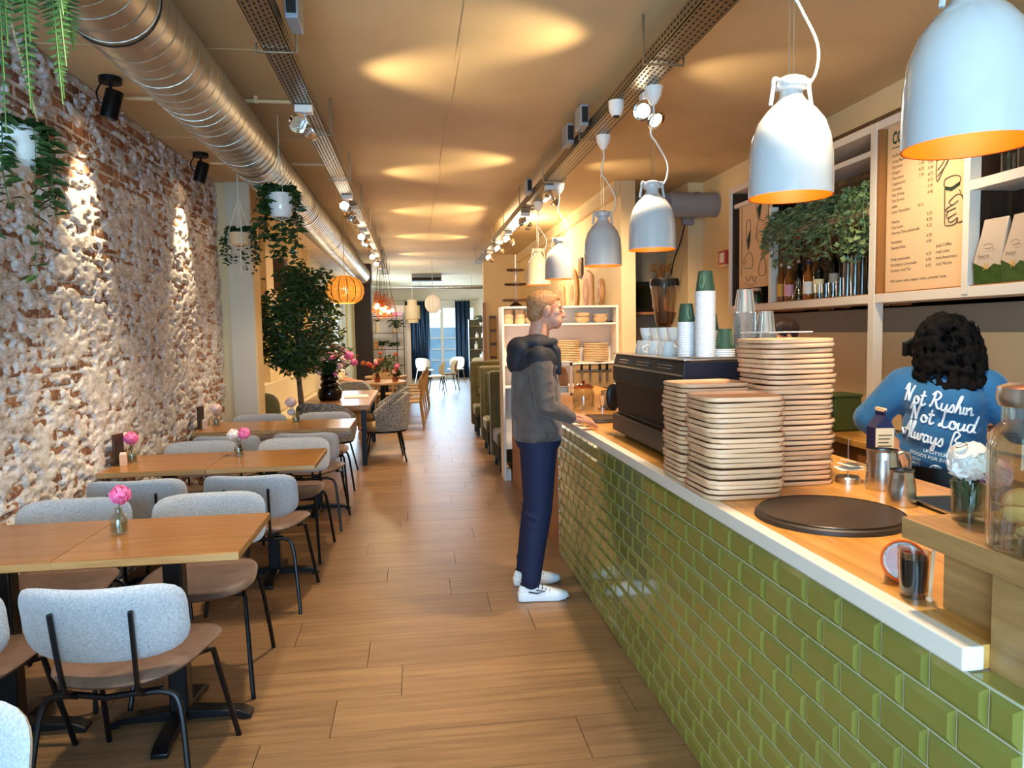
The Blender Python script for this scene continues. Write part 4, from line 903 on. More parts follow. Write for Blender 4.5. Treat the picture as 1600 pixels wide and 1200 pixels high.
t = thing('wall_speaker', 'dark brown speaker box on the cream wall above the tree', 'speaker', (-1.95, 11.3, 2.42)); G().box(-.08, .08, -.13, .13, 0, .32).obj('cabinet', MT['brownwood'], t, bevel=.01); G().box(-.08, .1, -.22, .22, -.16, 0).obj('lower_cabinet', MT['brownwood'], t, bevel=.01); G().box(.08, .085, -.1, .1, .03, .29).obj('grille', MT['ink'], t, smooth=0)

# ------------------------------------------------------------------ communal table and armchairs
t = thing('communal_table', 'long dark edged wooden table carrying the black vase', 'table', (-.98, 10.0, 0))
G().box(-.42, .42, -1.15, 1.2, .70, .76).obj('tabletop', wood('walnut_table', 'a77c48', '8a6136', 1, .7, .35, .04, .2), t, smooth=0, bevel=.004)
for y in (-.95, 1.0):
    for x in (-.34, .34): G().box(x-.03, x+.03, y-.03, y+.03, 0, .70).obj('leg', MT['black'], t, bevel=.004)
v = thing('stacked_ring_vase', 'glossy black vase of three stacked bulges on the communal table', 'vase', (-1.10, 9.62, .76))
prof = [(0, 0), (.10, 0)]
for zc, rr, hh in ((.085, .155, .085), (.20, .12, .045), (.285, .115, .045)):
    prof += [(rr-.045+.045*math.cos(a), zc+hh*math.sin(a)) for a in np.linspace(-1.35, 1.35, 9)]
prof += [(.075, .335), (.06, .335), (.06, .2), (0, .2)]
G().lathe(prof, 32).obj('body', M_('gloss_black_glaze', '050505', .1, 0, .4), v)
q = random.Random(9)
bq = thing('flower_bouquet', 'big pink and cream flower bouquet standing in the black vase', 'flowers', (-1.10, 9.62, .98))
fl = G()
for i in range(38):
    a = q.uniform(0, 6.28); r = q.uniform(.1, .38); z = .18+q.uniform(0, .3)
    P = crom([(0, 0, -.02), (r*.3*math.cos(a), r*.3*math.sin(a), z*.6), (r*math.cos(a), r*math.sin(a), z)], 4); fl.tube(P, .0025, 4)
    for p in P[2:]:
        for k in range(5): b = q.uniform(0, 6.28); leaf_into(fl, p, (math.cos(b), math.sin(b), q.uniform(-.5, .6)), q.uniform(.05, .09), q.uniform(.02, .035), q)
stuff(fl.obj('greenery', MT['leaf'], bq, smooth=0))
dry = G()
for i in range(40):
    a = q.choice([q.uniform(2.6, 3.7), q.uniform(0, 6.28)]); r = q.uniform(.3, .5); p0 = Vector((r*.5*math.cos(a), r*.3*math.sin(a), .22)); p1 = Vector((r*math.cos(a), r*.6*math.sin(a), q.uniform(.0, .45)))
    dry.tube([p0, p0.lerp(p1, .5)+Vector((0, 0, .05)), p1], .002, 3)
    for k in range(4): leaf_into(dry, p0.lerp(p1, q.uniform(.4, 1)), (q.uniform(-1, 1), q.uniform(-1, 1), q.uniform(-1, 1)), .045, .022, q)
stuff(dry.obj('dry_twigs', M_('rust_twigs', '9c4a30', .8), bq, smooth=0))
for i, (x, z, r, m) in enumerate(((-.07, .34, .055, 'palepink'), (.04, .31, .06, 'pink'), (.1, .38, .055, 'palepink'), (.27, .36, .062, 'pink'), (-.17, .22, .045, 'palepink'), (.0, .22, .045, 'palepink'), (-.32, .3, .05, 'palepink'), (.14, .22, .05, 'palepink'), (-.1, .45, .04, 'pink'), (.2, .44, .035, 'pink'), (.08, .12, .03, 'pink'), (-.24, .4, .045, 'palepink'), (.33, .27, .05, 'pink'), (-.03, .4, .05, 'pink'), (.18, .31, .05, 'palepink'), (-.2, .32, .05, 'pink'), (-.12, .15, .04, 'palepink'))):
    petals(G(), (x, -.15+.1*(i % 3), z), r, 26, i).obj('blossom', MT[m], bq, smooth=60)
t = thing('magazine', 'open cream magazine lying on the communal table', 'magazine', (-.80, 10.05, .76), .1); G().box(-.16, .16, -.2, .2, 0, .012).obj('pages', MT['paper'], t, bevel=.002); G().box(-.005, .005, -.2, .2, .012, .014).obj('spine_fold', MT['creamfab'], t, smooth=0)
def make_armchair(fab, inner):
    t = thing('tub_armchair', 'x', 'armchair')
    def shell(r0, r1, zt, mat, nm):
        n = 28; vs = []; fs = []
        for i in range(n+1):
            a = R_(-205+ (230)*i/n) if False else R_(155+230*i/n); k = abs(i/n-.5)*2
            top = zt-.27*max(0, k-.25)**1.3/.7; bot = .40
            for (rr, z) in ((r0, bot), (r0*1.06, (bot+top)/2), (r0*1.10, top), (r1*1.12, top+.012), (r1*1.08, (bot+top)/2), (r1, bot)):
                vs.append((rr*1.06*math.cos(a), rr*math.sin(a), z))
        for i in range(n):
            for j in range(6): fs.append((i*6+j, i*6+(j+1) % 6, (i+1)*6+(j+1) % 6, (i+1)*6+j))
        fs += [tuple(range(6)), tuple(n*6+j for j in range(6))[::-1]]
        return G().add(vs, fs).obj(nm, mat, t, smooth=60)
    shell(.245, .29, .84, fab, 'back_shell')
    G().pillow(.52, .52, .11, 2.8, 4, 28, lambda x, y, z: (x, y+.03, .43+z), 6).obj('seat_cushion', inner, t, smooth=70)
    g = G().tube([(.27*math.cos(a)*1.06, .27*math.sin(a), .385) for a in np.linspace(R_(150), R_(390), 18)], .012, 6); g.obj('lower_rail', MT['black'], t)
    for sx in (-1, 1):
        for sy in (-1, 1): G().tube([(sx*.19, sy*.17+.01, .40), (sx*.26, sy*.25+.01, 0)], .011, 8).obj('leg', MT['black'], t)
    return t
AC = make_armchair(MT['boucle'], MT['tanfab'])
AC.location = (-1.02, 8.55, 0); AC.rotation_euler.z = R_(-14); AC['label'] = 'dark grey boucle armchair with its back to us at the head of the communal table'; AC['group'] = 'boucle armchairs around the communal table'
dup(AC, (-.40, 9.38, 0), R_(96), 'dark grey boucle armchair on the aisle side of the communal table, nearest', 'boucle armchairs around the communal table')
dup(AC, (-.42, 10.35, 0), R_(92), 'boucle armchair on the aisle side of the communal table, behind the first', 'boucle armchairs around the communal table')
dup(AC, (-1.0, 11.62, 0), R_(180), 'boucle armchair at the far head of the communal table', 'boucle armchairs around the communal table')
# ------------------------------------------------------------------ round tables, wooden chairs further back
def make_woodchair():
    t = thing('wooden_chair', 'x', 'chair')
    G().pillow(.44, .44, .04, 3.5, 4, 28, lambda x, y, z: (x, y, .46+z), 6).obj('seat', MT['tanfab'], t, smooth=60)
    def bf_(x, y, z): a = x/.3; return ((.3+z)*math.sin(a), -.21+.3*.5-(.3+z)*math.cos(a)*.5-y*.15, .76+y)
    G().pillow(.46, .2, .035, 3.5, 4, 30, bf_, 6).obj('backrest', MT['tanfab'], t, smooth=60)
    for s in (-1, 1):
        G().tube([(s*.185, .17, .45), (s*.2, .2, 0)], [.018, .012], 8).obj('leg', MT['tanwood'], t); G().tube([(s*.19, -.235, .78), (s*.18, -.19, .45), (s*.2, -.24, 0)], [.014, .019, .012], 8).obj('leg', MT['tanwood'], t)
    G().box(-.18, .18, .16, .18, .40, .44).obj('apron', MT['tanwood'], t, bevel=.003); return t
WC = make_woodchair(); WC.location = (-.12, 12.35, 0); WC.rotation_euler.z = R_(90); WC['label'] = 'tan wooden chair facing the round table, nearest of the aisle row'; WC['group'] = 'tan wooden chairs along the aisle'
for i, (x, y) in enumerate(((-.1, 13.05), (-.06, 13.9), (-.02, 14.7), (.03, 15.5), (.06, 16.3))):
    dup(WC, (x, y, 0), R_(90), 'tan wooden chair facing the round tables, %s of the aisle row' % ORD[i+1], 'tan wooden chairs along the aisle')
for i, (x, y) in enumerate(((-.62, 14.05), (-.60, 15.3))):
    dup(WC, (x, y, 0), R_(180), 'tan wooden chair facing us behind the %s round table' % ORD[i], 'tan wooden chairs between the round tables')
def round_table(x, y, label, sx=.42, sy=.5):
    t = thing('round_table', label, 'table', (x, y, 0), 0, 'round wooden tables in the middle of the room')
    G().lathe([(0, .725), (1, .725), (1.0, .755), (.985, .762), (0, .762)], 40, sx=sx, sy=sy).obj('tabletop', MT['tanwood'], t); G().lathe([(.05, .03), (.045, .725)], 14).obj('column', MT['black'], t); G().lathe([(0, 0), (.26, 0), (.25, .02), (.06, .035), (0, .035)], 24).obj('base', MT['black'], t)
round_table(-.58, 13.1, 'round wooden table with dried flowers, nearest of the two'); round_table(-.58, 14.75, 'round wooden table further back, with a rust plant')
def posy(x, y, z, label, seed, cols, h=.42, w_=.24):
    t = thing('table_bouquet', label, 'flowers', (x, y, z)); q = random.Random(seed)
    G().lathe([(0, 0), (.05, 0), (.06, .06), (.04, .13), (.05, .15), (.04, .15), (.03, .12), (0, .02)], 16).obj('jar', MT['glassamber'], t); g = G()
    for i in range(30):
        a = q.uniform(0, 6.28); r = q.uniform(.03, w_); P = [(0, 0, .08), (r*.4*math.cos(a), r*.4*math.sin(a), h*.6), (r*math.cos(a), r*math.sin(a), q.uniform(.45, 1)*h)]; g.tube(P, .002, 3)
        for k in range(4): leaf_into(g, Vector(P[2])*.8, (q.uniform(-1, 1), q.uniform(-1, 1), q.uniform(-.3, 1)), .07, .035, q)
    stuff(g.obj('greenery', MT['leaf'], t, smooth=0))
    for i, m in enumerate(cols): a = q.uniform(0, 6.28); petals(G(), (q.uniform(.05, w_)*math.cos(a), -.08, h*q.uniform(.5, .95)), .045, 20, i).obj('blossom', m, t, smooth=60)
rust = M_('rust_flower', '8a4a2c', .8, noise=('b8613a', 20)); red = M_('red_flower', 'c23a3c', .7)
posy(-.66, 12.95, .762, 'mixed bouquet with dried brown flowers on the nearest round table', 1, [rust, rust, rust, MT['palepink'], red, MT['pink'], rust])
posy(-.35, 12.9, .762, 'small red flower jar on the nearest round table', 5, [red, MT['pink'], MT['palepink']], .3, .12)
posy(-.55, 14.7, .762, 'tall rust coloured plant on the further round table', 7, [rust, rust, rust, rust], .5, .2)
# ------------------------------------------------------------------ pendant lamps of the rear room
t = thing('rattan_pendant', 'round honey rattan pendant lamp glowing beside the tree', 'pendant lamp', (-.82, 9.1, 1.99))
prof = [(.125, 0), (.20, .05), (.225, .12), (.22, .19), (.185, .255), (.12, .30), (.05, .32)]
sh = G()
for k in range(64):
    a = 2*PI*k/64; sh.tube([(r*math.cos(a), r*math.sin(a), z) for r, z in prof], .0092, 4)
sh.obj('cane_shade', MT['rattan'], t)
for k in range(14):
    a = 2*PI*k/14; G().tube([((r+.006)*math.cos(a), (r+.006)*math.sin(a), z) for r, z in prof], .005, 5).obj('rib', MT['brownwood'], t)
g = G()
for z, r in ((.0, .125), (.05, .2), (.12, .225), (.19, .22), (.255, .185), (.30, .12)): g.tube([(r*math.cos(a), r*math.sin(a), z) for a in np.linspace(0, 2*PI, 33)], .006, 5, False)
g.obj('hoop', MT['rattan'], t); G().tube([(0, 0, .3), (0, 0, CZ-1.99)], .004, 6).obj('cord', MT['rope'], t); G().sph((0, 0, .14), .045, 14, 8).obj('bulb', MT['bulbwarm'], t)
light('rattan_bulb_light', 'POINT', (-.82, 9.1, 2.07), 10, WARM2, .05)
t = thing('woven_pendant', 'stepped cream woven bamboo pendant before the dark curtain', 'pendant lamp', (-.03, 18, 1.85)); sh = G()
for r, z0, z1 in ((.12, .42, .56), (.19, .10, .42), (.14, 0, .10)): sh.lathe([(r-.012, z0), (r, z0), (r, z1), (r-.012, z1), (r-.012, z0)], 28)
sh.obj('woven_shade', MT['woven'], t); G().tube([(0, 0, .55), (.01, 0, .8), (0, 0, CZ-1.85)], .006, 5).obj('cord', MT['white'], t); G().sph((0, 0, .25), .06, 10, 6).obj('bulb', MT['bulbwarm'], t)
t = thing('globe_lantern', 'round white ribbed lantern hanging before the garden door', 'pendant lamp', (.42, 16, 2.03)); sh = G()
sh.lathe([(.17*math.sin(PI*i/14), .2-.2*math.cos(PI*i/14)) for i in range(1, 14)], 28); sh.obj('globe', MT['lantern'], t)
for k in range(12): a = 2*PI*k/12; G().tube([(.173*math.sin(PI*i/12)*math.cos(a), .173*math.sin(PI*i/12)*math.sin(a), .2-.203*math.cos(PI*i/12)) for i in range(1, 12)], .003, 4).obj('rib', MT['creamfab'], t)
G().tube([(0, 0, .4), (0, 0, CZ-2.03)], .006, 5).obj('cord', MT['white'], t)
t = thing('cluster_pendant', 'cluster of copper wire pendant lamps with many cords', 'pendant lamp', (-.58, 14, 1.9)); q = random.Random(3)
for i in range(9):
    a = i*2.4; r = .04+.022*i; x, y = r*math.cos(a)*.9, r*math.sin(a); z = q.uniform(0, .16); sd = G()
    for k in range(14): b = 2*PI*k/14; sd.tube([(x+.02*math.cos(b), y+.02*math.sin(b), z+.36), (x+.05*math.cos(b), y+.05*math.sin(b), z+.18), (x+.09*math.cos(b), y+.09*math.sin(b), z)], .0028, 3)
    sd.tube([(x+.09*math.cos(b), y+.09*math.sin(b), z) for b in np.linspace(0, 6.283, 17)], .003, 3, False); sd.obj('wire_shade', MT['copper'], t)
    G().sph((x, y, z+.1), .035, 8, 6).obj('bulb', MT['bulbwarm'], t); G().tube([(x, y, z+.36), (x*.3, y*.3, CZ-1.9)], .004, 4).obj('cord', MT['black'], t)
light('cluster_light', 'POINT', (-.58, 13.75, 1.8), 18, WARM, .1)
# ------------------------------------------------------------------ rear room furniture
t = thing('dark_column', 'dark stained timber column at the end of the duct', 'column', (-1.13, 17, 0)); G().box(-.19, .19, -.19, .19, 0, 2.72).obj('post', M_('black_stained_timber', '1a0f08', .5), t, bevel=.01); G().box(-.21, .21, -.21, .21, 2.72, CZ).obj('cap', MT['brownwood'], t, bevel=.01)
sw = thing('slatted_screen', 'white board screen standing behind the black metal shelf', 'screen', (-.75, 18.55, 0))
for i in range(11): G().box(-.65+i*.12, -.65+i*.12+.115, -.015, .015, 0, 2.3).obj('board', MT['white'], sw, bevel=.004)
t = thing('metal_shelf', 'black metal shelving rack with plants and boxes', 'shelf', (-.72, 18.1, 0))
for x in (-.47, -.3, .3, .47):
    for y in (-.15, .15): G().box(x-.008, x+.008, y-.008, y+.008, 0, 2.12).obj('upright', MT['black'], t, smooth=0)
for z in (.4, .83, 1.22, 1.62, 2.03): G().box(-.48, .48, -.16, .16, z-.012, z).obj('shelf_board', MT['black'], t, smooth=0)
def pot_plant(x, y, z, label, seed, r=.06, h=.2, potm='plateclay'):
    t = thing('potted_plant', label, 'potted plant', (x, y, z)); q = random.Random(seed); G().lathe([(0, 0), (r*.7, 0), (r, r*1.5), (r*.88, r*1.5), (r*.8, r*1.2), (0, r*1.2)], 16).obj('pot', MT[potm], t); g = G()
    for i in range(40):
        a = q.uniform(0, 6.28); rr = q.uniform(.02, h*.75); P = [(0, 0, r*1.2), (rr*.6*math.cos(a), rr*.6*math.sin(a), r*1.3+h*.8), (rr*math.cos(a), rr*math.sin(a), r*1.3+q.uniform(.2, 1)*h)]; g.tube(P, .003, 3); leaf_into(g, P[1], (math.cos(a), math.sin(a), .2), .1, .04, q); leaf_into(g, P[2], (math.cos(a), math.sin(a), -.2), .09, .04, q)
    stuff(g.obj('foliage', MT['leaf'], t, smooth=0))
pot_plant(-.45, 18.05, 1.62, 'bushy green plant in a clay pot on the metal shelf', 2, .07, .24); pot_plant(-.76, 18.05, 1.22, 'small dark plant on the lower deck of the metal shelf', 3, .05, .14); pot_plant(-.48, 18.0, 1.22, 'small pale planter on the lower deck of the metal shelf', 6, .05, .1, 'ceramic')
t = thing('pineapple_ornament', 'pale pineapple shaped ornament on the metal shelf', 'ornament', (-.88, 18.05, 1.62)); G().lathe([(0, 0), (.07, 0), (.06, .05), (.05, .12), (.06, .2), (.04, .27), (0, .28)], 16).obj('fruit', MT['creamfab'], t); g = G(); q = random.Random(1)
for k in range(12): leaf_into(g, (0, 0, .27), (math.cos(k), math.sin(k), .8), .12, .03, q)
stuff(g.obj('crown_leaves', MT['leaf'], t, smooth=0))
for i, (x, w_, h, m, lb) in enumerate(((-1.05, .1, .17, 'brownwood', 'dark brown gift box'), (-.93, .13, .2, 'boardwood', 'orange kraft box'))):
    t = thing('gift_box', lb+' on the lower deck of the metal shelf', 'box', (x, 18.05, 1.22)); G().box(-w_/2, w_/2, -.06, .06, 0, h).obj('carton', MT[m], t, bevel=.004); G().box(-w_/2-.002, w_/2+.002, -.062, .062, h*.75, h*.78).obj('lid_edge', MT['ink'], t, smooth=0)
t = thing('neon_sign', 'pink lettered sign above the metal shelf', 'sign', (-.4, 18.512, 2.02)); o = G().add(TX['eo'].v, TX['eo'].f).xf(Matrix.Rotation(PI/2, 4, 'X')).obj('letters', M_('pink_neon', 'e0406a', .5, emit=('ff3c78', 1.2)), t, smooth=0); G().box(-.15, .15, .005, .02, -.03, .16).obj('backing', MT['white'], t, smooth=0)
def curtain(x0, x1, label):
    t = thing('curtain', label, 'curtain', (0, 25.3, 0)); v = []; n = int((x1-x0)/.03)
    for z in (.03, 2.68):
        for k in range(n+1): a = k/n; v.append((x0+(x1-x0)*a+.03*(1 if z < 1 else 0)*math.sin(k), .06*math.sin(k*1.25), z))
    o = G().add(v, [(k, k+1, n+1+k+1, n+1+k) for k in range(n)]).obj('drape', MT['curtain'], t, smooth=60); s = o.modifiers.new('s', 'SOLIDIFY'); s.thickness = .012
    for k in range(0, n+1, 4): G().tube([(x0+(x1-x0)*k/n+.03*math.cos(a), .0, 2.7+.03*math.sin(a)) for a in np.linspace(0, 6.28, 9)], .005, 4).obj('ring', MT['black'], t)
curtain(-.28, .52, 'dark blue curtain left of the bright garden door'); curtain(1.42, 1.94, 'dark blue curtain right of the bright garden door')
t = thing('curtain_rod', 'slim steel curtain rod above the garden door', 'curtain rod', (0, 25.3, 2.71)); G().tube([(-.6, 0, 0), (2.2, 0, 0)], .014, 8).obj('rod', MT['steel'], t)
for x in (-.62, 2.22): G().sph((x, 0, 0), .03, 10, 6).obj('finial', MT['steel'], t)
for x in (-.5, .9, 2.1): G().box(x-.01, x+.01, 0, .3, -.01, .01).obj('bracket', MT['steel'], t, smooth=0)
t = thing('ceiling_air_unit', 'grey ceiling heater box across the rear room', 'air unit', (.35, 20, 2.98)); G().box(-.38, .42, -.2, .2, 0, .2).obj('casing', MT['grey'], t, bevel=.01); G().box(-.36, .40, -.205, -.2, .03, .1).obj('grille', MT['slot'], t, smooth=0)
t = thing('light_bar', 'long steel pipe hung across the rear room ceiling', 'pipe', (0, 20.2, 2.84)); G().tube([(-1.8, 0, 0), (2.2, 0, 0)], .05, 10).obj('pipe', MT['steel'], t)
for x in (-1.2, .2, 1.6): G().tube([(x, 0, .04), (x, 0, CZ-2.84)], .006, 5).obj('hanger_rod', MT['steel'], t)
t = thing('product_rack', 'white backed shelf rack with bottles at the far right', 'shelf', (2.15, 23.5, 0))
for z in (.75, 1.05, 1.42, 1.8): G().box(-.4, .5, -.15, .15, z-.02, z).obj('shelf_board', MT['tanwood'], t, smooth=0)
for x in (-.4, .5): G().box(x-.012, x+.012, -.15, .15, 0, 2.0).obj('side_post', MT['black'], t, smooth=0)
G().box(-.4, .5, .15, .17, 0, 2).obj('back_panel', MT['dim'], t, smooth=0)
for i, (x, z, r, h) in enumerate(((-.15, 1.42, .06, .18), (.05, 1.42, .07, .22), (-.18, 1.05, .06, .26), (.02, .75, .1, .22), (.2, 1.05, .06, .15))):
    G_ = thing('white_bottle', 'white bottle on the far product rack, %s of five' % ORD[i], 'bottle', (2.15+x, 23.45, z), 0, 'white bottles on the far product rack'); G().lathe([(0, 0), (r, 0), (r, h*.6), (r*.3, h*.75), (r*.3, h), (0, h)], 14).obj('body', MT['ceramic'], G_); G().lathe([(r*.34, h), (r*.34, h+.03), (0, h+.03)], 10).obj('cap', MT['black'], G_)
pot_plant(2.15, 23.45, 1.8, 'green leafy plant on top of the far product rack', 12, .07, .26, 'ceramic')
def shell_chair(x, y, rz, label, fab, leg, bh=.86):
    t = thing('shell_chair', label, 'chair', (x, y, 0), rz, 'chairs by the garden door')
    G().pillow(.48, .46, .05, 3, 4, 24, lambda a, b, c: (a, b, .46+c), 6).obj('seat', fab, t, smooth=60)
    def bf_(x_, y_, z_): a = x_/.3; return ((.3+z_)*math.sin(a), -.22+.3*.8-(.3+z_)*math.cos(a)*.8-y_*.15, .66+y_)
    G().pillow(.62, .36, .03, 2.6, 4, 30, bf_, 6).obj('backrest', fab, t, smooth=60)
    for sx in (-1, 1):
        for sy in (-1, 1): G().tube([(sx*.17, sy*.16, .45), (sx*.23, sy*.24, 0)], [.016, .011], 6).obj('leg', leg, t)
shell_chair(.92, 20.2, R_(100), 'tan shell chair with black legs in the aisle of the rear room', MT['tanfab'], MT['black'])
shell_chair(.55, 19.3, R_(80), 'pale shell chair left of the tan one in the rear room', MT['whitewood'], MT['black'])
shell_chair(1.25, 22.8, R_(150), 'white chair in the light of the garden door', MT['ceramic'], MT['tanwood'])
shell_chair(1.95, 21.6, R_(200), 'pale blue white chair beside the olive booths, rear room', MT['ceramic'], MT['tanwood'])
shell_chair(.3, 22.6, R_(-30), 'white high backed chair before the dark curtain', MT['ceramic'], MT['white'])
# ------------------------------------------------------------------ tiled counter
ct = thing('bar_counter', 'long service counter clad in glossy green tiles', 'counter', (0, 0, 0))
G().box(1.0035, 1.88, 1.063, 5.075, 0, .965).obj('carcass', MT['grout'], ct, smooth=0)
def tile_mesh(L, H):
    b = .013; x0, x1 = 1.004, .996; gp = .0022
    y0, y1, z0, z1 = gp, L-gp, gp, H-gp; v = []
    for (xx, i) in ((1.007, 0), (x0-.002, 0), (x1-.0015, b)):
        v += [(xx, y0+i, z0+i), (xx, y1-i, z0+i), (xx, y1-i, z1-i), (xx, y0+i, z1-i)]
    f = [(8, 9, 10, 11)] + [(k, (k+1) % 4, 4+(k+1) % 4, 4+k) for k in range(4)] + [(4+k, 4+(k+1) % 4, 8+(k+1) % 4, 8+k) for k in range(4)]
    return G().add(v, f).mesh('tile', MT['tile'], 0)
TLc = {}; tl = []
for r in range(12):
    H = .08; y = 1.139-.1525*(1 if r % 2 else 1.5)
    while y < 5.075:
        a, b = max(1.063, y), min(5.075, y+.1525); y += .1525
        if b-a > .012: tl.append((a, b-a, r))
tl.sort(key=lambda q: (q[0]+.07)**2+((q[2]+.5)*.08-EYE)**2+(30 if (q[0] < 1.9 and q[2] < 4) else 0))
restt = G()
for i, (a, L, r) in enumerate(tl):
    k = round(L, 3)
    if k not in TLc: TLc[k] = tile_mesh(L, .08)
    if i < 300: mobj('tile', TLc[k], ct, (0, a, r*.08))
    else:
        n = len(restt.v); restt.v += [(p.co.x, p.co.y+a, p.co.z+r*.08) for p in TLc[k].vertices]; restt.f += [tuple(j+n for j in p.vertices) for p in TLc[k].polygons]
stuff(restt.obj('remaining_tiles', MT['tile'], ct, smooth=0))
G().box(.996, 1.012, 5.075, 5.085, 0, .965).obj('corner_profile', MT['steel'], ct, smooth=0)
wt = thing('worktop', 'beech worktop with white front edge along the whole counter', 'worktop', (0, 0, 0))
G().box(1.03, 1.91, 1.19, 7.55, .968, 1.015).obj('wood_top', MT['counterwood'], wt, smooth=0, bevel=.002)
G().box(.985, 1.029, 1.182, 5.2, .97, 1.016).obj('edge_trim', MT['whitewood'], wt, smooth=0, bevel=.004)
cp = thing('wood_cabinet', 'plain brown wooden cabinet continuing the counter past the tiles', 'cabinet', (0, 0, 0)); G().box(1.02, 1.88, 5.09, 7.6, 0, .966).obj('front', MT['panelwood'], cp, smooth=0); G().box(1.0, 1.02, 5.10, 7.62, 0, 1.10).obj('side_panel', MT['panelwood'], cp, smooth=0)
G().box(1.012, 1.03, 5.09, 7.6, 0, .07).obj('plinth', MT['panelwood'], cp, smooth=0)
# riser shelf at the near end
rs_ = thing('riser_shelf', 'small raised oak shelf at the near end of the counter', 'shelf', (0, 0, 0))
G().box(1.028, 1.6, 1.0, 1.42, 1.155, 1.2).obj('board', MT['riserwood'], rs_, smooth=0, bevel=.002); G().box(1.09, 1.6, 1.05, 1.37, .966, 1.155).obj('support_panel', MT['riserwood'], rs_, smooth=0, bevel=.002)
G().box(1.045, 1.6, 1.062, 1.188, .9655, 1.155).obj('end_block', MT['riserwood'], rs_, smooth=0)
G().box(1.0, 1.045, 1.064, 1.18, .9655, .968).obj('tile_cap', MT['tile'], ct, smooth=0)
struct(G().box(1.094, 1.13, 1.03, 1.062, 0, 1.15).obj('trim_10', MT['steel'], smooth=0), 'steel corner profile at the counter end')
# ------------------------------------------------------------------ bamboo trays
def tray_mesh(s=.29, h=.0164):
    def ring(w, z, e=7, n=28):
        out = []
        for k in range(n):
            a = 2*PI*k/n; ca, sa = math.cos(a), math.sin(a); q = (abs(ca)**e+abs(sa)**e)**(-1/e); out.append((ca*q*w/2, sa*q*w/2, z))
        return out
    rings = [ring(s*.955, 0), ring(s*.992, h*.22), ring(s, h*.6), ring(s*.985, h), ring(s*.94, h*.4), ring(s*.6, h*.36)]; v = sum(rings, []); n = 28
    f = [(i*n+k, i*n+(k+1) % n, (i+1)*n+(k+1) % n, (i+1)*n+k) for i in range(5) for k in range(n)] + [tuple(range(n))[::-1], tuple(5*n+k for k in range(n))]
    return G().add(v, f).mesh('tray', MT['bamboo'], 40)
TM = tray_mesh(); q = random.Random(17)
for nm, x, y, n, pit, sx, sy in (('front stack', 1.135, 2.49, 20, .0178, .98, .93), ('left rear stack', 1.15, 2.79, 21, .0182, .98, .93), ('tall right stack', 1.42, 2.66, 29, .0190, 1.0, .95)):
    for i in range(n):
        o = mobj('bamboo_tray', TM, None, (x+q.gauss(0, .004), y+q.gauss(0, .004), 1.0162+i*pit), (q.gauss(0, .006), q.gauss(0, .006), q.gauss(0, .02) + (.10 if (nm[0] == 't' and i > 19) else 0)), bevel=0); o.scale = (sx, sy, 1)
        j = n-1-i
        lb = 'square bamboo tray lying on top of the %s' % nm if j == 0 else 'square bamboo tray in the %s, %s from the top' % (nm, ordn(j))
        tag(o, lb, 'tray', 'bamboo trays in the %s' % nm)
t = thing('napkin_sheet', 'white paper sheet lying on the tall tray stack', 'paper', (1.37, 2.62, 1.5875), .1); G().box(-.10, .08, -.1, .1, 0, .004).obj('sheet', MT['paper'], t, smooth=0, bevel=.001)
# round serving trays
for x, y, r, lb in ((1.27, 2.09, .225, 'large round dark serving tray upside down on the counter front'), (1.19, 4.66, .165, 'round black serving tray on the counter beside the customer')):
    t = thing('round_tray', lb, 'tray', (x, y, 1.0155)); G().lathe([(0, .019), (r*.9, .019), (r*.93, .02), (r*.985, .012), (r, .001), (r*.985, 0), (0, 0)][::-1], 56).obj('disc', MT['tray'], t); G().tube([((r*.94)*math.cos(a), (r*.94)*math.sin(a), .019) for a in np.linspace(0, 2*PI, 57)], .003, 6, False).obj('rim', M_('tray_rim', '15110d', .25), t)
# ------------------------------------------------------------------ espresso machine
m = thing('espresso_machine', 'large black espresso machine with its back to the room', 'espresso machine', (1.13, 2.96, 1.016))
prof = [(.0, .06), (.0, .10), (.035, .10), (.02, .30), (.0, .37), (.0, .455), (.46, .455), (.46, .06)]
G().prism([(0, 0.02), (0, .115), (.03, .12), (.012, .30), (.0, .305), (.0, .385), (.02, .455), (.50, .455), (.50, .02)], 0, 1.13, 'y').obj('body', MT['machine'], m, smooth=0, bevel=.006)
G().box(-.004, .5, -.004, .0, .30, .45).obj('side_cover', MT['darkblue'], m, smooth=0, bevel=.002)
G().box(.03, .48, -.006, 0, .03, .30).obj('side_panel', MT['blackplastic'], m, smooth=0)
G().prism([(-.006, .02), (-.006, .11), (.0, .115), (.0, .02)], .01, 1.12, 'y').obj('lower_skirt', MT['blackplastic'], m, smooth=0, bevel=.004)
G().box(-.003, .003, .02, 1.1, .388, .396).obj('trim_line', MT['steel'], m, smooth=0)
for y in (.2, .52, .85):
    for dz in (.012, .026): G().box(-.001+dz*.28, .006+dz*.28, y, y+.16, .40+dz, .404+dz).obj('vent_slot', MT['steel'], m, smooth=0)
for y in (.1, 1.03):
    for x in (.07, .42): G().lathe([(.025, -.0), (.022, .03)], 12, (x, y, 0)).obj('foot', MT['black'], m)
G().box(.0, .5, .0, 1.13, .455, .462).obj('cup_rail', MT['steel'], m, smooth=0, bevel=.002)
MTOP = 1.016+.463
cup_prof = [(0, .003), (.022, .003), (.024, 0), (.028, 0), (.03, .006), (.042, .045), (.045, .07), (.042, .07), (.039, .045), (.026, .01), (0, .008)]
cm = G().lathe(cup_prof, 20).mesh('bowl', MT['ceramic'], 50)
hm = G().tube(crom([(.040, 0, .055), (.062, 0, .057), (.066, 0, .035), (.036, 0, .02)], 5), .005, 6).mesh('handle', MT['ceramic'], 60)
q = random.Random(6)
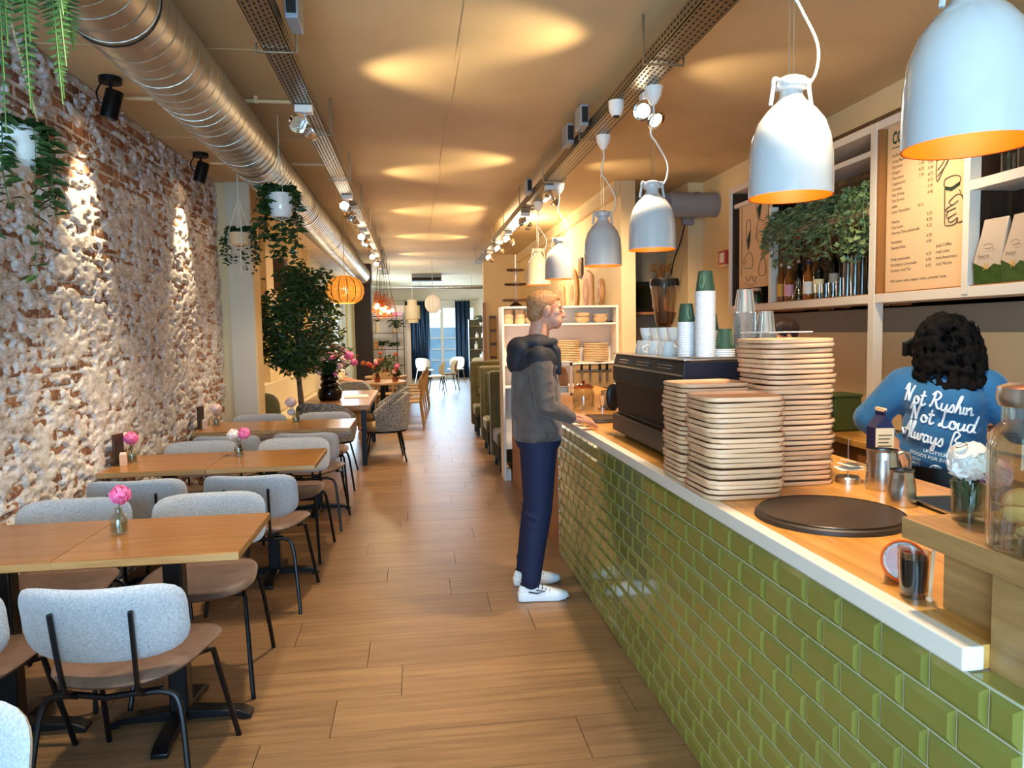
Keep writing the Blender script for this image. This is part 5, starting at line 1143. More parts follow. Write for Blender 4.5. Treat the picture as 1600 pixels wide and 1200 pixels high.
spots = [(.08, .40, 0), (.10, .52, 0), (.09, .64, 0), (.08, .76, 0), (.10, .88, 0), (.2, .46, 0), (.21, .6, 0), (.2, .74, 0), (.2, .88, 0), (.13, .46, .066), (.13, .6, .066), (.14, .74, .066), (.12, .85, .066)]
for i, (x, y, z) in enumerate(spots):
    up = z > 0
    c_ = thing('coffee_cup', 'white coffee cup on the espresso machine, %s row, %s from the near end' % ('upper' if up else 'front' if x < .15 else 'back', ORD[i-9 if up else i if x < .15 else i-5]), 'cup', (1.13+x, 2.96+y, MTOP+z+(.07 if not up else .001)), q.uniform(0, 6.28), 'white coffee cups on the espresso machine')
    fl_ = not up
    for me_, nm in ((cm, 'bowl'), (hm, 'handle')):
        o = mobj(nm, me_, c_, (0, 0, 0), (PI if fl_ else .0, .0, 0))
# paper cups
def paper_cup(name, x, y, z, label, group, body, inv, s=1.0, sleeve=None):
    c_ = thing(name, label, 'cup', (x, y, z), q.uniform(0, 6), group); key = (name, body.name, s)
    if key not in PCM:
        h = .095*s; PCM[key] = (G().lathe([(0, h), (.03*s, h), (.043*s, .003), (.0415*s, .003), (.029*s, h-.004), (0, h-.004)], 20).mesh('cup_wall', body, 40), G().tube([(.0435*s*math.cos(a), .0435*s*math.sin(a), .003) for a in np.linspace(0, 2*PI, 25)], .003*s, 5, False).mesh('rolled_rim', MT['cupwhite'] if body != MT['chrome2'] else body, 60))
    mobj('cup_wall', PCM[key][0], c_); mobj('rolled_rim', PCM[key][1], c_); return c_
PCM = {}; MT['chrome2'] = M_('clear_plastic_cup', 'd8d8d6', .12, .75)
leafp = []
def leaf_on(c_, s, h=.095):
    g = G(); R0 = lambda z: (.043-(.013)*(z/(h*s)))*s+.0006
    def P(a, z): return (R0(z)*math.cos(a), R0(z)*math.sin(a), z)
    for b0 in (0, 2.1, 4.2):
        for k in range(7):
            z = (.014+.010*k)*s; w_ = .5*math.sin(.5+2.4*k/7)
            for sg in (-1, 1): g.add([P(b0, z), P(b0+sg*w_*.5, z+.006*s), P(b0+sg*w_, z+.016*s), P(b0+sg*w_*.5, z+.0105*s)], [(0, 1, 2, 3)])
    g.obj('leaf_print', MT['leafprint'], c_, smooth=0)
def cup_stack(nm, x, y, n, pit, label, s=1.0, body='cupwhite', top='cupgreen', name='paper_cup'):
    for i in range(n):
        last = i == n-1
        c_ = paper_cup(name, x, y, MTOP+.004+i*pit, (label.replace('white', 'green leaf printed').replace(' in the ', ' on top of the ') if top == 'cupgreen' else label.replace(' in the ', ' on top of the ')) if last else '%s, %s from the bottom' % (label, ordn(i)), nm, MT[top if last else body], True, s)
        if last and top == 'cupgreen': leaf_on(c_, s)
cup_stack('paper cups in the short left stack', 1.215, 3.16, 15, .0107, 'white paper cup in the striped left stack', .92)
cup_stack('paper cups in the tall middle stack', 1.262, 3.06, 40, .0072, 'white paper cup in the tall middle stack', .98)
cup_stack('paper cups in the rear stack', 1.43, 3.40, 10, .012, 'white paper cup in the stack half hidden behind', .92)
cup_stack('paper cups in the short right stack', 1.352, 3.06, 4, .0095, 'white paper cup in the short right stack', .98)
cup_stack('clear cups in the tall stack', 1.458, 3.09, 26, .0075, 'shiny clear cup in the tall right stack', 1.12, 'chrome2', 'chrome2', 'clear_cup')
cup_stack('clear cups in the lower stack', 1.556, 3.09, 14, .0075, 'shiny clear cup in the lower stack far right', 1.05, 'chrome2', 'chrome2', 'clear_cup')
# grinder
t = thing('coffee_grinder', 'coffee grinder with smoky tapered bean hopper behind the machine', 'grinder', (1.62, 4.6, 1.016))
G().box(-.09, .09, -.11, .11, 0, .42).obj('housing', MT['blackplastic'], t, bevel=.02); G().lathe([(.05, .42), (.042, .60), (.0, .60)], 20).obj('neck', MT['blackplastic'], t)
G().lathe([(.045, .60), (.06, .64), (.092, .88), (.088, .88), (.056, .645), (.04, .60)], 24).obj('hopper', glass('smoky_hopper', 'f2e6d6', .1), t); G().lathe([(.095, .87), (.095, .90), (.09, .915), (0, .92)], 24).obj('lid', MT['black'], t); G().lathe([(0, .62), (.056, .63), (.066, .70), (0, .71)], 20).obj('beans', MT['brownwood'], t)
# ------------------------------------------------------------------ small things on the counter
def jug(x, y, r, h, rz, label):
    t = thing('milk_jug', label, 'milk jug', (x, y, 1.0155), rz, 'steel milk jugs'); n = 28; v = []; f = []
    prof = [(r, 0), (r*1.03, h*.08), (r*.97, h*.5), (r*.8, h*.92), (r*.84, h), (r*.80, h), (r*.93, h*.5), (r*.98, .006), (0, .006)]
    g = G().lathe([(0, 0)]+prof, n); vv = []
    for p in g.v:
        a = math.atan2(p[1], p[0]); k = max(0, 1-abs(a)/.45); zz = max(0, (p[2]/h-.55)/.45); vv.append((p[0]+k*zz*r*.28, p[1], p[2]+k*zz*zz*h*.04))
    g.v = vv; g.obj('body', MT['steel'], t)
    G().tube(crom([(-r*.84, 0, h*.88), (-r*1.5, 0, h*.9), (-r*1.62, 0, h*.55), (-r*1.3, 0, h*.25), (-r*.98, 0, h*.25)], 5), .0055, 6, flat=1.6).obj('handle', MT['steel'], t)
jug(1.582, 2.19, .045, .118, R_(-115), 'small steel milk jug with spout toward us, in front'); jug(1.675, 2.42, .058, .145, R_(170), 'larger steel milk jug behind the small one')
c_ = thing('milk_carton', 'navy and beige milk carton with gabled top behind the jugs', 'carton', (1.785, 2.60, 1.0155), R_(-8))
G().box(-.036, .036, -.036, .036, 0, .2).obj('box_body', M_('carton_beige', 'd8c4a0', .5), c_, bevel=.002)
G().prism([(-.036, .2), (.036, .2), (.004, .245), (.004, .268), (-.004, .268), (-.004, .245)], -.036, .036, 'y').obj('gable_top', MT['milkblue'], c_, smooth=0); G().box(-.006, .006, -.034, .034, .262, .275).obj('fold_strip', MT['kraft'], c_, smooth=0)
G().box(-.0368, -.036, -.036, .036, .06, .2).obj('navy_panel', MT['milkblue'], c_, smooth=0)
g = G()
for i in range(9): g.box(-.026, .026-.006*(i % 3), -.0366, -.036, .17-i*.014, .174-i*.014)
g.obj('small_print', MT['inkbrown'], c_, smooth=0)
t = thing('bill_spike', 'steel bill spike with a stuck paper slip beside the trays', 'bill spike', (1.62, 2.55, 1.0155)); G().lathe([(0, 0), (.045, 0), (.045, .018), (.04, .024), (0, .024)], 24).obj('base', MT['steel'], t); G().tube([(0, 0, .02), (0, 0, .17)], .002, 5).obj('spike', MT['steel'], t)
for i in range(3): G().box(-.05+.006*i, .045, -.03, .03, .055+i*.012, .057+i*.012, Euler((.1, .12*i, .3*i)).to_matrix().to_4x4()).obj('paper_slip', MT['paper'], t, smooth=0)
t = thing('drip_mat', 'dark rectangular bar mat on the counter behind the flowers', 'mat', (1.735, 2.07, 1.0155), R_(-4)); G().box(-.11, .11, -.15, .15, 0, .012).obj('mat', MT['blackplastic'], t, bevel=.004); G().tube([(-.11, -.15, .012), (.11, -.15, .012), (.11, .15, .012), (-.11, .15, .012), (-.11, -.15, .012)], .005, 6).obj('rim', MT['steel'], t)
# flower glass and cookie jar on the riser
def tumbler(g, r, h, th=.003): return g.lathe([(0, 0), (r*.92, 0), (r, h), (r-th, h), (r*.92-th, .012), (0, .012)], 28)
t = thing('peony_glass', 'glass with white and pink peonies on the riser shelf', 'flower vase', (1.142, 1.365, 1.2005)); tumbler(G(), .036, .085).obj('glass', MT['glass'], t); G().lathe([(0, .0125), (.0315, .0125), (.032, .055), (0, .055)], 20).obj('water', MT['glassgreen'], t); g = G(); q = random.Random(8)
for k in range(14): a = k*.9; leaf_into(g, (.012*math.cos(a), .012*math.sin(a), .02), (math.cos(a)*.3, math.sin(a)*.3, 1), .07, .018, q)
g.tube([(0, 0, .015), (-.02, 0, .11)], .003, 5); g.tube([(0, 0, .015), (.03, 0, .08)], .003, 5); stuff(g.obj('stems_and_leaves', MT['stem'], t, smooth=0))
petals(G(), (-.004, .0, .124), .043, 60, 4, .7).obj('white_peony', MT['whitepetal'], t, smooth=60); petals(G(), (.044, -.012, .100), .034, 40, 6, .6).obj('pink_peony', M_('rose_petal', 'e58aa8', .6, noise=('f6d8dc', 50)), t, smooth=60)
t = thing('cookie_jar', 'large clear glass jar of cookies at the right edge', 'jar', (1.10, 1.155, 1.2005))
G().lathe([(0, 0), (.068, 0), (.078, .008), (.079, .19), (.074, .215), (.058, .232), (.058, .26), (.062, .265), (.055, .265), (.052, .232), (.068, .21), (.074, .19), (.073, .014), (0, .014)], 36).obj('glass_jar', MT['glass'], t)
G().lathe([(.064, .262), (.068, .275), (.066, .295), (.05, .302), (0, .304)], 32).obj('lid', MT['steel'], t); q = random.Random(2)
ck = G().pillow(.058, .058, .017, 2, 3, 14).mesh('cookie', MT['cookie'], 60)
for i in range(16): a = q.uniform(0, 6.28); r = q.uniform(.0, .042); tag(mobj('cookie', ck, None, (1.10+r*math.cos(a), 1.155+r*math.sin(a), 1.2305+.0048*i), (q.uniform(-1.3, 1.3), q.uniform(-.9, .9), a)), 'round golden cookie inside the large glass jar', 'cookie', 'cookies in the large glass jar')
t = thing('tipped_jar', 'small clip-top glass jar lying tipped under the riser shelf', 'jar', (1.125, 1.545, 1.0155)); Mx = Matrix.Translation((0, 0, .044)) @ Euler((R_(78), 0, R_(-35))).to_matrix().to_4x4()
G().lathe([(0, -.05), (.036, -.05), (.042, -.04), (.043, .02), (.038, .04), (.036, .04), (.039, .02), (.038, -.036), (0, -.044)], 28, M=Mx).obj('glass_body', MT['glassamber'], t); G().lathe([(0, .055), (.03, .054), (.043, .046), (.043, .041), (0, .041)], 28, M=Mx).obj('glass_lid', MT['glass'], t); G().tube([Mx @ Vector((.046*math.cos(a), .046*math.sin(a), .04)) for a in np.linspace(0, 2*PI, 25)], .0035, 5).obj('orange_seal', M_('orange_seal', 'e0601a', .5), t)
t = thing('water_glass', 'dark filled drinking glass standing under the riser shelf', 'glass', (1.075, 1.44, 1.0155)); tumbler(G(), .032, .10).obj('tumbler', MT['glass'], t); G().lathe([(0, .0125), (.027, .0125), (.029, .085), (0, .085)], 20).obj('dark_drink', M_('dark_drink', '0e1216', .1), t)
t = thing('straw_stick', 'pale wooden stick standing in the corner under the riser', 'stick', (1.082, 1.40, 1.0155)); G().tube([(0, 0, .0), (.0, -.012, .137)], .004, 6).obj('rod', MT['bamboo'], t); G().sph((0, 0, .006), .008, 8, 6).obj('tip', MT['bamboo'], t)
t = thing('glass_lid', 'flat oval glass lid on the counter near the mat', 'lid', (1.52, 1.92, 1.0155)); G().lathe([(0, .004), (.05, .004), (.062, .001), (.064, .006), (.05, .010), (0, .011)], 28).obj('disc', MT['glass'], t); G().sph((0, 0, .018), .01, 10, 6).obj('knob', MT['glass'], t)
# beside the customer
t = thing('biscuit_jar', 'squat clear glass jar with lid beside the customer', 'jar', (1.25, 5.35, 1.0155)); G().lathe([(0, 0), (.078, 0), (.084, .01), (.084, .125), (.072, .15), (.075, .16), (.07, .16), (.068, .148), (.079, .122), (.078, .014), (0, .014)], 32).obj('glass_body', MT['glass'], t); G().lathe([(.078, .16), (.076, .17), (.04, .192), (.012, .198), (.014, .212), (.0, .22)], 28).obj('glass_lid', MT['glassamber'], t)
t = thing('portafilter', 'black rounded paddle tool beside the espresso machine', 'tool', (1.44, 5.2, 1.0155)); G().pillow(.11, .19, .04, 2.4, 4, 24, lambda x, y, z: (x, z, .1+y)).obj('paddle', MT['black'], t); G().tube([(0, 0, .002), (0, 0, .03)], .02, 10).obj('foot', MT['black'], t)
t = thing('tamper', 'small pale wooden tamper beside the black paddle tool', 'tamper', (1.37, 5.25, 1.0155)); G().lathe([(0, 0), (.035, 0), (.035, .02), (.016, .024), (.016, .04)], 16).obj('base', MT['steel'], t); G().lathe([(.016, .04), (.02, .10), (0, .11)], 16).obj('handle', MT['bamboo'], t)
t = thing('knock_box', 'round tan wooden tub behind the black paddle tool', 'container', (1.42, 5.31, 1.0155)); G().lathe([(0, 0), (.045, 0), (.045, .14), (.038, .14), (.036, .02), (0, .02)], 18).obj('tub', MT['tanwood'], t); G().tube([(-.04, 0, .135), (.04, 0, .135)], .006, 6).obj('bar', MT['black'], t)
t = thing('display_frame', 'white framed box with bread on the counter behind the customer', 'display case', (1.28, 6.5, 1.0155))
for a in ((-.02, .14, 0, .02, 0, .025), (-.02, .14, 0, .02, .27, .30), (.115, .14, 0, .02, 0, .3), (-.02, .005, 0, .02, 0, .3), (-.02, .14, 0, .22, .30, .31), (.12, .14, 0, .22, 0, .02)): G().box(*a).obj('frame_bar', MT['white'], t, smooth=0, bevel=.002)
t2 = thing('food_tub', 'pale blue tub inside the white framed display case', 'tub', (1.34, 6.605, 1.0405)); G().box(-.05, .05, -.075, .075, 0, .055).obj('tub', M_('pale_blue_tub', '9fc0dc', .5), t2, bevel=.006); G().box(-.052, .052, -.077, .077, .055, .062).obj('lid', MT['white'], t2, bevel=.002)
t2 = thing('bread_basket', 'brown bread basket inside the white framed display case', 'basket', (1.34, 6.615, 1.103)); G().box(-.05, .05, -.065, .065, 0, .12).obj('basket', MT['tanwood'], t2, bevel=.01); G().pillow(.09, .11, .07, 2.4, 4, 20, lambda x, y, z: (x, y, .13+z)).obj('loaf', MT['boardwood'], t2, smooth=60)
# ------------------------------------------------------------------ white divider shelf with stoneware
ds = thing('divider_shelf', 'white open shelving unit behind the customer with bowls and plates', 'shelf', (0, 0, 0)); SY0, SY1 = 7.72, 8.0
for x in (.925, 2.175): G().box(x, x+.025, SY0, SY1, 0 if x < 1 else 1.0, 1.872).obj('side_panel', MT['white'], ds, smooth=0, bevel=.002)
for z in (1.0, 1.24, 1.665, 1.85): G().box(.95, 2.175, SY0, SY1, z, z+.022).obj('shelf_board', MT['white'], ds, smooth=0, bevel=.002)
G().box(.95, 2.175, SY1-.015, SY1, .3, 1.86).obj('back_panel', MT['white'], ds, smooth=0); G().box(.955, 1.0, SY0+.02, SY1, 0, .12).obj('kick_block', MT['white'], ds, smooth=0)
bm_ = G().lathe([(0, 0), (.045, 0), (.075, .022), (.085, .06), (.082, .06), (.07, .024), (0, .008)], 24).mesh('bowl', MT['plateclay'], 50)
bs_ = G().lathe([(0, 0), (.05, 0), (.056, .01), (.056, .05), (.052, .052), (.05, .014), (0, .01)], 20).mesh('bowl', MT['plateclay'], 50)
pmh = G().lathe([(0, 0), (.10, 0), (.134, .004), (.138, .009), (.136, .0165), (.128, .0165), (.09, .006), (0, .005)], 36).mesh('plate', MT['plateclay'], 50)
def stackit(nm, me_, x, y, z, n, pit, lab, grp, tilt=.0):
    for i in range(n):
        o = mobj(nm, me_, None, (x+random.gauss(0, .002), y, z+i*pit), (tilt*i, tilt*i*.6, random.uniform(0, 6))); tag(o, '%s, %s from the bottom' % (lab, ordn(i)), nm.split('_')[-1], grp)
for k, (x, me_, n, pit, s_) in enumerate(((1.01, bs_, 3, .05, 'far left pile'), (1.135, bs_, 3, .05, 'second pile'), (1.27, bm_, 2, .058, 'third pile'), (1.83, bm_, 2, .045, 'leaning pair'), (2.03, bm_, 2, .032, 'right hand pair'))):
    stackit('stoneware_bowl', me_, x, 7.84, 1.6885, n, pit, 'beige stoneware bowl in the %s on the white shelf' % s_, 'stoneware bowls on the white shelf', .04 if k == 3 else 0)
for x, n, s_ in ((1.66, 13, 'stack nearest the customer'), (1.98, 11, 'right hand stack')): stackit('stoneware_plate', pmh, x, 7.843, 1.2635, n, .0185, 'beige stoneware plate in the %s' % s_, 'stoneware plates on the white shelf')
t = thing('small_black_clip', 'small black clip at the right end of the bowl shelf', 'clip', (2.13, 7.80, 1.6885)); G().box(-.03, .03, -.015, .015, 0, .016).obj('clip_body', MT['black'], t, bevel=.004); G().tube([(-.03, 0, .012), (-.05, 0, .02)], .004, 5).obj('lever', MT['black'], t)
t = thing('knife_strip', 'magnetic knife strip under the white shelf', 'knife rack', (1.92, 7.70, 1.175)); G().box(-.2, .2, 0, .012, -.012, .012).obj('bar', MT['steel'], t, smooth=0, bevel=.002); G().box(-.22, .22, .012, .022, -.19, .05).obj('backboard', MT['tanfab'], t, smooth=0)
for i, (x, w_) in enumerate(((-.14, .024), (-.05, .02), (.06, .028), (.14, .028))):
    k = thing('kitchen_knife', 'black handled knife on the magnetic strip, %s from the left' % ORD[i], 'knife', (1.92+x, 7.69, 1.17), 0, 'kitchen knives on the strip'); G().box(-w_/2, w_/2, -.009, .009, .0, .075).obj('handle', MT['black'], k, bevel=.006); G().prism([(-w_/2, 0), (w_/2, 0), (w_/2, -.08), (-w_/2+.004, -.13)], -.002, .002, 'y').obj('blade', MT['steel'], k, smooth=0)
t = thing('cake_stand', 'three tier dark wooden cake stand with white rod on the shelf', 'cake stand', (1.10, 7.86, 1.8725))
G().lathe([(0, 0), (.075, 0), (.07, .012), (.02, .05), (.0, .055)], 24).obj('foot', MT['cake'], t); G().tube([(0, 0, .05), (0, 0, .56)], .008, 8).obj('rod', MT['white'], t)
for z, r in ((.06, .15), (.23, .125), (.385, .10)): G().lathe([(0, z), (r*.93, z), (r, z+.008), (r, z+.02), (0, z+.02)], 32).obj('tier', MT['cake'], t)
# carved boards on the alcove wall
def board(y, z, ry, rz_, shape, label):
    t = thing('carved_board', label, 'wall board', (2.195, y, z), 0, 'carved wooden boards on the alcove wall')
    if shape == 'oval':
        out = [(ry*math.cos(a), rz_*math.sin(a)) for a in np.linspace(0, 2*PI, 32, False)]; i1 = [(u*.72, v*.72) for u, v in out]; i2 = [(u*.4, v*.4) for u, v in out]
    else:
        out = [(-ry, -rz_), (ry, -rz_), (ry, rz_*.75), (0, rz_), (-ry, rz_*.75)]; i1 = [(ry*.65*math.cos(a), rz_*.62*math.sin(a)) for a in np.linspace(0, 2*PI, 24, False)]; i2 = [(u*.5, v*.5) for u, v in i1]
    G().prism(out, -.03, 0, 'x').obj('board', MT['boardwood'] if shape == 'oval' else MT['bamboo'], t, smooth=0, bevel=.004); G().prism(i1, -.036, -.03, 'x').obj('carved_ring', MT['bamboo'] if shape == 'oval' else MT['boardwood'], t, smooth=0); G().prism(i2, -.041, -.036, 'x').obj('carved_heart', MT['boardwood'] if shape == 'oval' else MT['bamboo'], t, smooth=0)
board(9.85, 2.12, .26, .32, 'oval', 'large oval carved wooden board hanging behind the customer'); board(9.05, 2.08, .22, .28, 'p', 'pale pointed board with carved heart on the alcove wall'); board(8.42, 2.04, .13, .17, 'oval', 'small oval carved board nearest the wall corner'); board(10.7, 2.05, .2, .25, 'p', 'pale pointed board partly hidden behind the customer')
t = thing('picture_frame', 'small dark picture frame high on the alcove wall', 'picture', (2.195, 9.45, 2.42)); G().box(-.02, 0, -.1, .1, -.13, .13).obj('frame', MT['brownwood'], t, bevel=.003); G().box(-.023, -.02, -.075, .075, -.1, .1).obj('print', MT['tanfab'], t, smooth=0)
# ------------------------------------------------------------------ olive booths
def booth(y, label, seat=True):
    t = thing('booth_bench', label, 'bench', (.88, y, 0), 0, 'olive velvet booth benches')
    G().box(0, 1.3, -.09, .06, .12, 1.14).obj('backrest', MT['olive'], t, bevel=.035, seg=3); G().box(.08, 1.28, -.125, -.085, .6, 1.06).obj('back_cushion', MT['olive'], t, bevel=.03, seg=3)
    for x in (.38, .68, .98): G().sph((x, -.125, .86), .014, 8, 6).obj('tuft_button', MT['olive'], t)
    G().box(.02, 1.28, -.6, -.09, .3, .47).obj('seat_cushion', MT['olive'], t, bevel=.04, seg=3); G().box(.04, 1.26, -.56, -.02, .12, .3).obj('base', M_('dark_olive_base', '262a1c', .8), t, smooth=0, bevel=.01)
    for x in (.07, 1.2):
        for yy in (-.52, 0): G().box(x-.02, x+.02, yy-.02, yy+.02, 0, .12).obj('foot', MT['black'], t, smooth=0)
booth(11.75, 'olive velvet booth bench furthest back in the alcove'); booth(10.0, 'olive velvet booth bench in the middle of the alcove'); booth(8.72, 'olive velvet booth bench nearest, half hidden by the white shelf')
for y, lb in ((10.75, 'small orange wood table between the rear booths'), (9.1, 'small orange wood table before the middle booth')):
    t = thing('booth_table', lb, 'table', (1.5, y, 0), 0, 'orange wood booth tables'); G().box(-.55, .6, -.22, .22, .72, .755).obj('tabletop', MT['counterwood'], t, smooth=0, bevel=.003); G().box(-.04, .04, -.04, .04, 0, .72).obj('column', MT['black'], t, smooth=0); G().box(-.25, .25, -.2, .2, 0, .015).obj('base_plate', MT['black'], t, smooth=0)
t = thing('wall_rack', 'dark magazine rack hanging on the alcove end wall', 'rack', (1.61, 14.99, 1.05)); G().box(-.07, .07, -.05, 0, 0, .88).obj('backboard', MT['brownwood'], t, smooth=0)
for z in (.05, .33, .6): G().box(-.06, .06, -.09, -.05, z, z+.22).obj('pocket', MT['tanfab'], t, smooth=0, bevel=.004)
# ------------------------------------------------------------------ back bar shelf
bs = thing('back_bar_shelf', 'white framed wooden back bar shelf behind the barista', 'shelf', (0, 0, 0)); FX = 2.85
def post(y, z0, z1, w_=.045, d=.06): G().box(FX-.004, FX+d, y, y+w_, z0, z1).obj('upright', MT['whitewood'], bs, smooth=0, bevel=.002)
post(6.32, 1.74, 2.84); post(5.57, 1.8, 2.56, .04); post(4.235, .94, 2.84, .06); post(3.46, 1.76, 2.84, .045); post(2.6, 1.76, 2.84, .045); post(1.9, .94, 2.84, .05)
G().box(FX, RX-.02, 1.9, 6.36, 1.745, 1.80).obj('long_shelf', MT['whitewood'], bs, smooth=0, bevel=.002); G().box(FX, RX-.02, 1.9, 6.36, 2.80, 2.85).obj('top_rail', MT['whitewood'], bs, smooth=0, bevel=.002)
G().box(FX, RX-.02, 4.3, 5.6, 2.30, 2.345).obj('plant_shelf', MT['bamboo'], bs, smooth=0, bevel=.002); G().box(FX+.02, RX-.02, 4.3, 6.32, 2.665, 2.70).obj('upper_rail', MT['whitewood'], bs, smooth=0, bevel=.002)
G().box(FX, RX-.02, 1.95, 3.46, 2.29, 2.34).obj('right_shelf', MT['whitewood'], bs, smooth=0, bevel=.002)
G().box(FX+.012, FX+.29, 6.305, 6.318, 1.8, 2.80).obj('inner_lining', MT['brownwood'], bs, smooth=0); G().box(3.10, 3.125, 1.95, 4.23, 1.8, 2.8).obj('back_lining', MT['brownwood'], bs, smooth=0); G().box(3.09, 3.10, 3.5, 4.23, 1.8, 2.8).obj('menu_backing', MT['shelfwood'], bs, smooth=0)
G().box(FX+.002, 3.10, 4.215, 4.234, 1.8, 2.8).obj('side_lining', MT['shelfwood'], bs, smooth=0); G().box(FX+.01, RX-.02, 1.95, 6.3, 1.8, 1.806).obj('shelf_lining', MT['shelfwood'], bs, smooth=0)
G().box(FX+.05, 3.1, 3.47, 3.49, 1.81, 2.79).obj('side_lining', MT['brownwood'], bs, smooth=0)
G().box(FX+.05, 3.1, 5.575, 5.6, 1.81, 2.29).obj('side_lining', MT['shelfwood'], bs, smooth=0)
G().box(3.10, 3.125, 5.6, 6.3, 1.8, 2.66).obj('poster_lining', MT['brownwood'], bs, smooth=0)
# menu board
mbx = 2.9
mn = thing('menu_board', 'large peach coloured coffee menu board with hand drawn cups', 'menu', (mbx, 4.205, 1.81), 0); MW, MH = .645, 1.0
G().box(0, .012, -MW, 0, 0, MH).obj('board', MT['kraft'], mn, smooth=0)
def put(g, key, u, v, s=1.0, k=1.0):
    for p in [0]: n = len(g.v); g.v += [(-.0012, -(u+a[0]*s*k), v+a[1]*s) for a in TX[key].v]; g.f += [tuple(i+n for i in f) for f in TX[key].f]
g = G(); put(g, 'COFFEE', .045, .885, .95, .62); g.box(-.0014, -.001, -.55, -.045, .858, .863); g.obj('heading', MT['inkgreen'], mn, smooth=0)
g = G()
for i in range(11): put(g, 'ml%d' % i, .05, .805-.0335*i, .72)
for i, t_ in enumerate(MENU_P):
    if t_: put(g, 'mp%d' % i, .285, .71-.0335*i, .72)
for i in range(7): put(g, 'mq%d' % i, .36, .735-.0335*i, .72)
for i in range(3): put(g, 'mm%d' % i, .05, .41-.0335*i, .72); put(g, 'mq%d' % (7+i), .36, .415-.0335*i, .72)
for i in range(2): put(g, 'mm%d' % (3+i), .05, .288-.0335*i, .72); put(g, 'mq%d' % (10+i), .36, .293-.0335*i, .72)
for i in range(3): put(g, 'mm%d' % (5+i), .05, .185-.0335*i, .72); put(g, 'mq%d' % (12+i), .36, .19-.0335*i, .72)
for i in range(4): put(g, 'mi%d' % i, .44, .225-.0335*i, .72)
put(g, 'melk', .05, .055, .66); stuff(g.obj('lettering', MT['inkbrown'], mn, smooth=0))
def strokes(par, L, mat, r=.002, nm='drawing', x=-.003):
    g = G()
    for pts in L: g.tube([(x, -u, v) for u, v in [(p.x, p.y) for p in crom([(a, b, 0) for a, b in pts], 5)]], r, 5, flat=None)
    g.obj(nm, mat, par)
strokes(mn, [[(.44, .76), (.43, .66), (.435, .60), (.45, .595), (.53, .70), (.6, .76)], [(.44, .70), (.47, .73), (.475, .78)], [(.44, .65), (.49, .69), (.51, .77)], [(.44, .615), (.51, .67), (.55, .75)],
    [(.50, .53), (.505, .36), (.52, .335), (.58, .335), (.60, .36)], [(.495, .55), (.50, .585), (.56, .595), (.61, .58), (.61, .55), (.55, .535), (.495, .55)], [(.61, .51), (.64, .45), (.655, .40)], [(.655, .46), (.60, .49), (.535, .46), (.56, .44), (.60, .455)], [(.56, .44), (.515, .425), (.52, .41), (.585, .42)], [(.53, .41), (.515, .385), (.53, .375), (.59, .39)], [(.54, .375), (.53, .355), (.56, .35), (.60, .365), (.60, .34), (.655, .345)]], MT['inkbrown'])
G().prism([(-.61, .555), (-.55, .535), (-.497, .55), (-.497, .53), (-.55, .515), (-.61, .535)], -.0025, 0, 'x').obj('cup_band', MT['inkgreen'], mn, smooth=0)
# drawing poster
po = thing('drink_poster', 'peach poster with line drawn drinks and green fills', 'poster', (2.9, 6.26, 1.95), R_(4)); G().box(0, .01, -.52, 0, 0, .74).obj('sheet', MT['kraft'], po, smooth=0)
strokes(po, [[(.05, .72), (.05, .12)], [(.05, .72), (.2, .75)], [(.48, .75), (.48, .55)], [(.3, .74), (.29, .66), (.33, .56), (.37, .66), (.37, .74)], [(.13, .58), (.13, .42), (.16, .33), (.19, .42), (.19, .58), (.13, .58)], [(.06, .22), (.16, .31), (.23, .26), (.22, .17), (.1, .18)], [(.08, .2), (.12, .24)], [(.30, .50), (.33, .56), (.42, .54)], [(.30, .50), (.29, .42), (.33, .38)], [(.38, .36), (.38, .26), (.34, .18), (.34, .1), (.44, .1), (.44, .18), (.41, .26), (.41, .36)], [(.12, .1), (.16, .06), (.22, .1), (.26, .05), (.3, .09)], [(.1, .05), (.2, .02), (.3, .04)]], MT['inkbrown'])
for pts in (((-.30, .665), (-.33, .57), (-.36, .665), (-.365, .71)), ((-.135, .42), (-.16, .335), (-.187, .42), (-.187, .5))): G().prism(list(pts), -.002, 0, 'x').obj('green_fill', MT['inkgreen'], po, smooth=0)
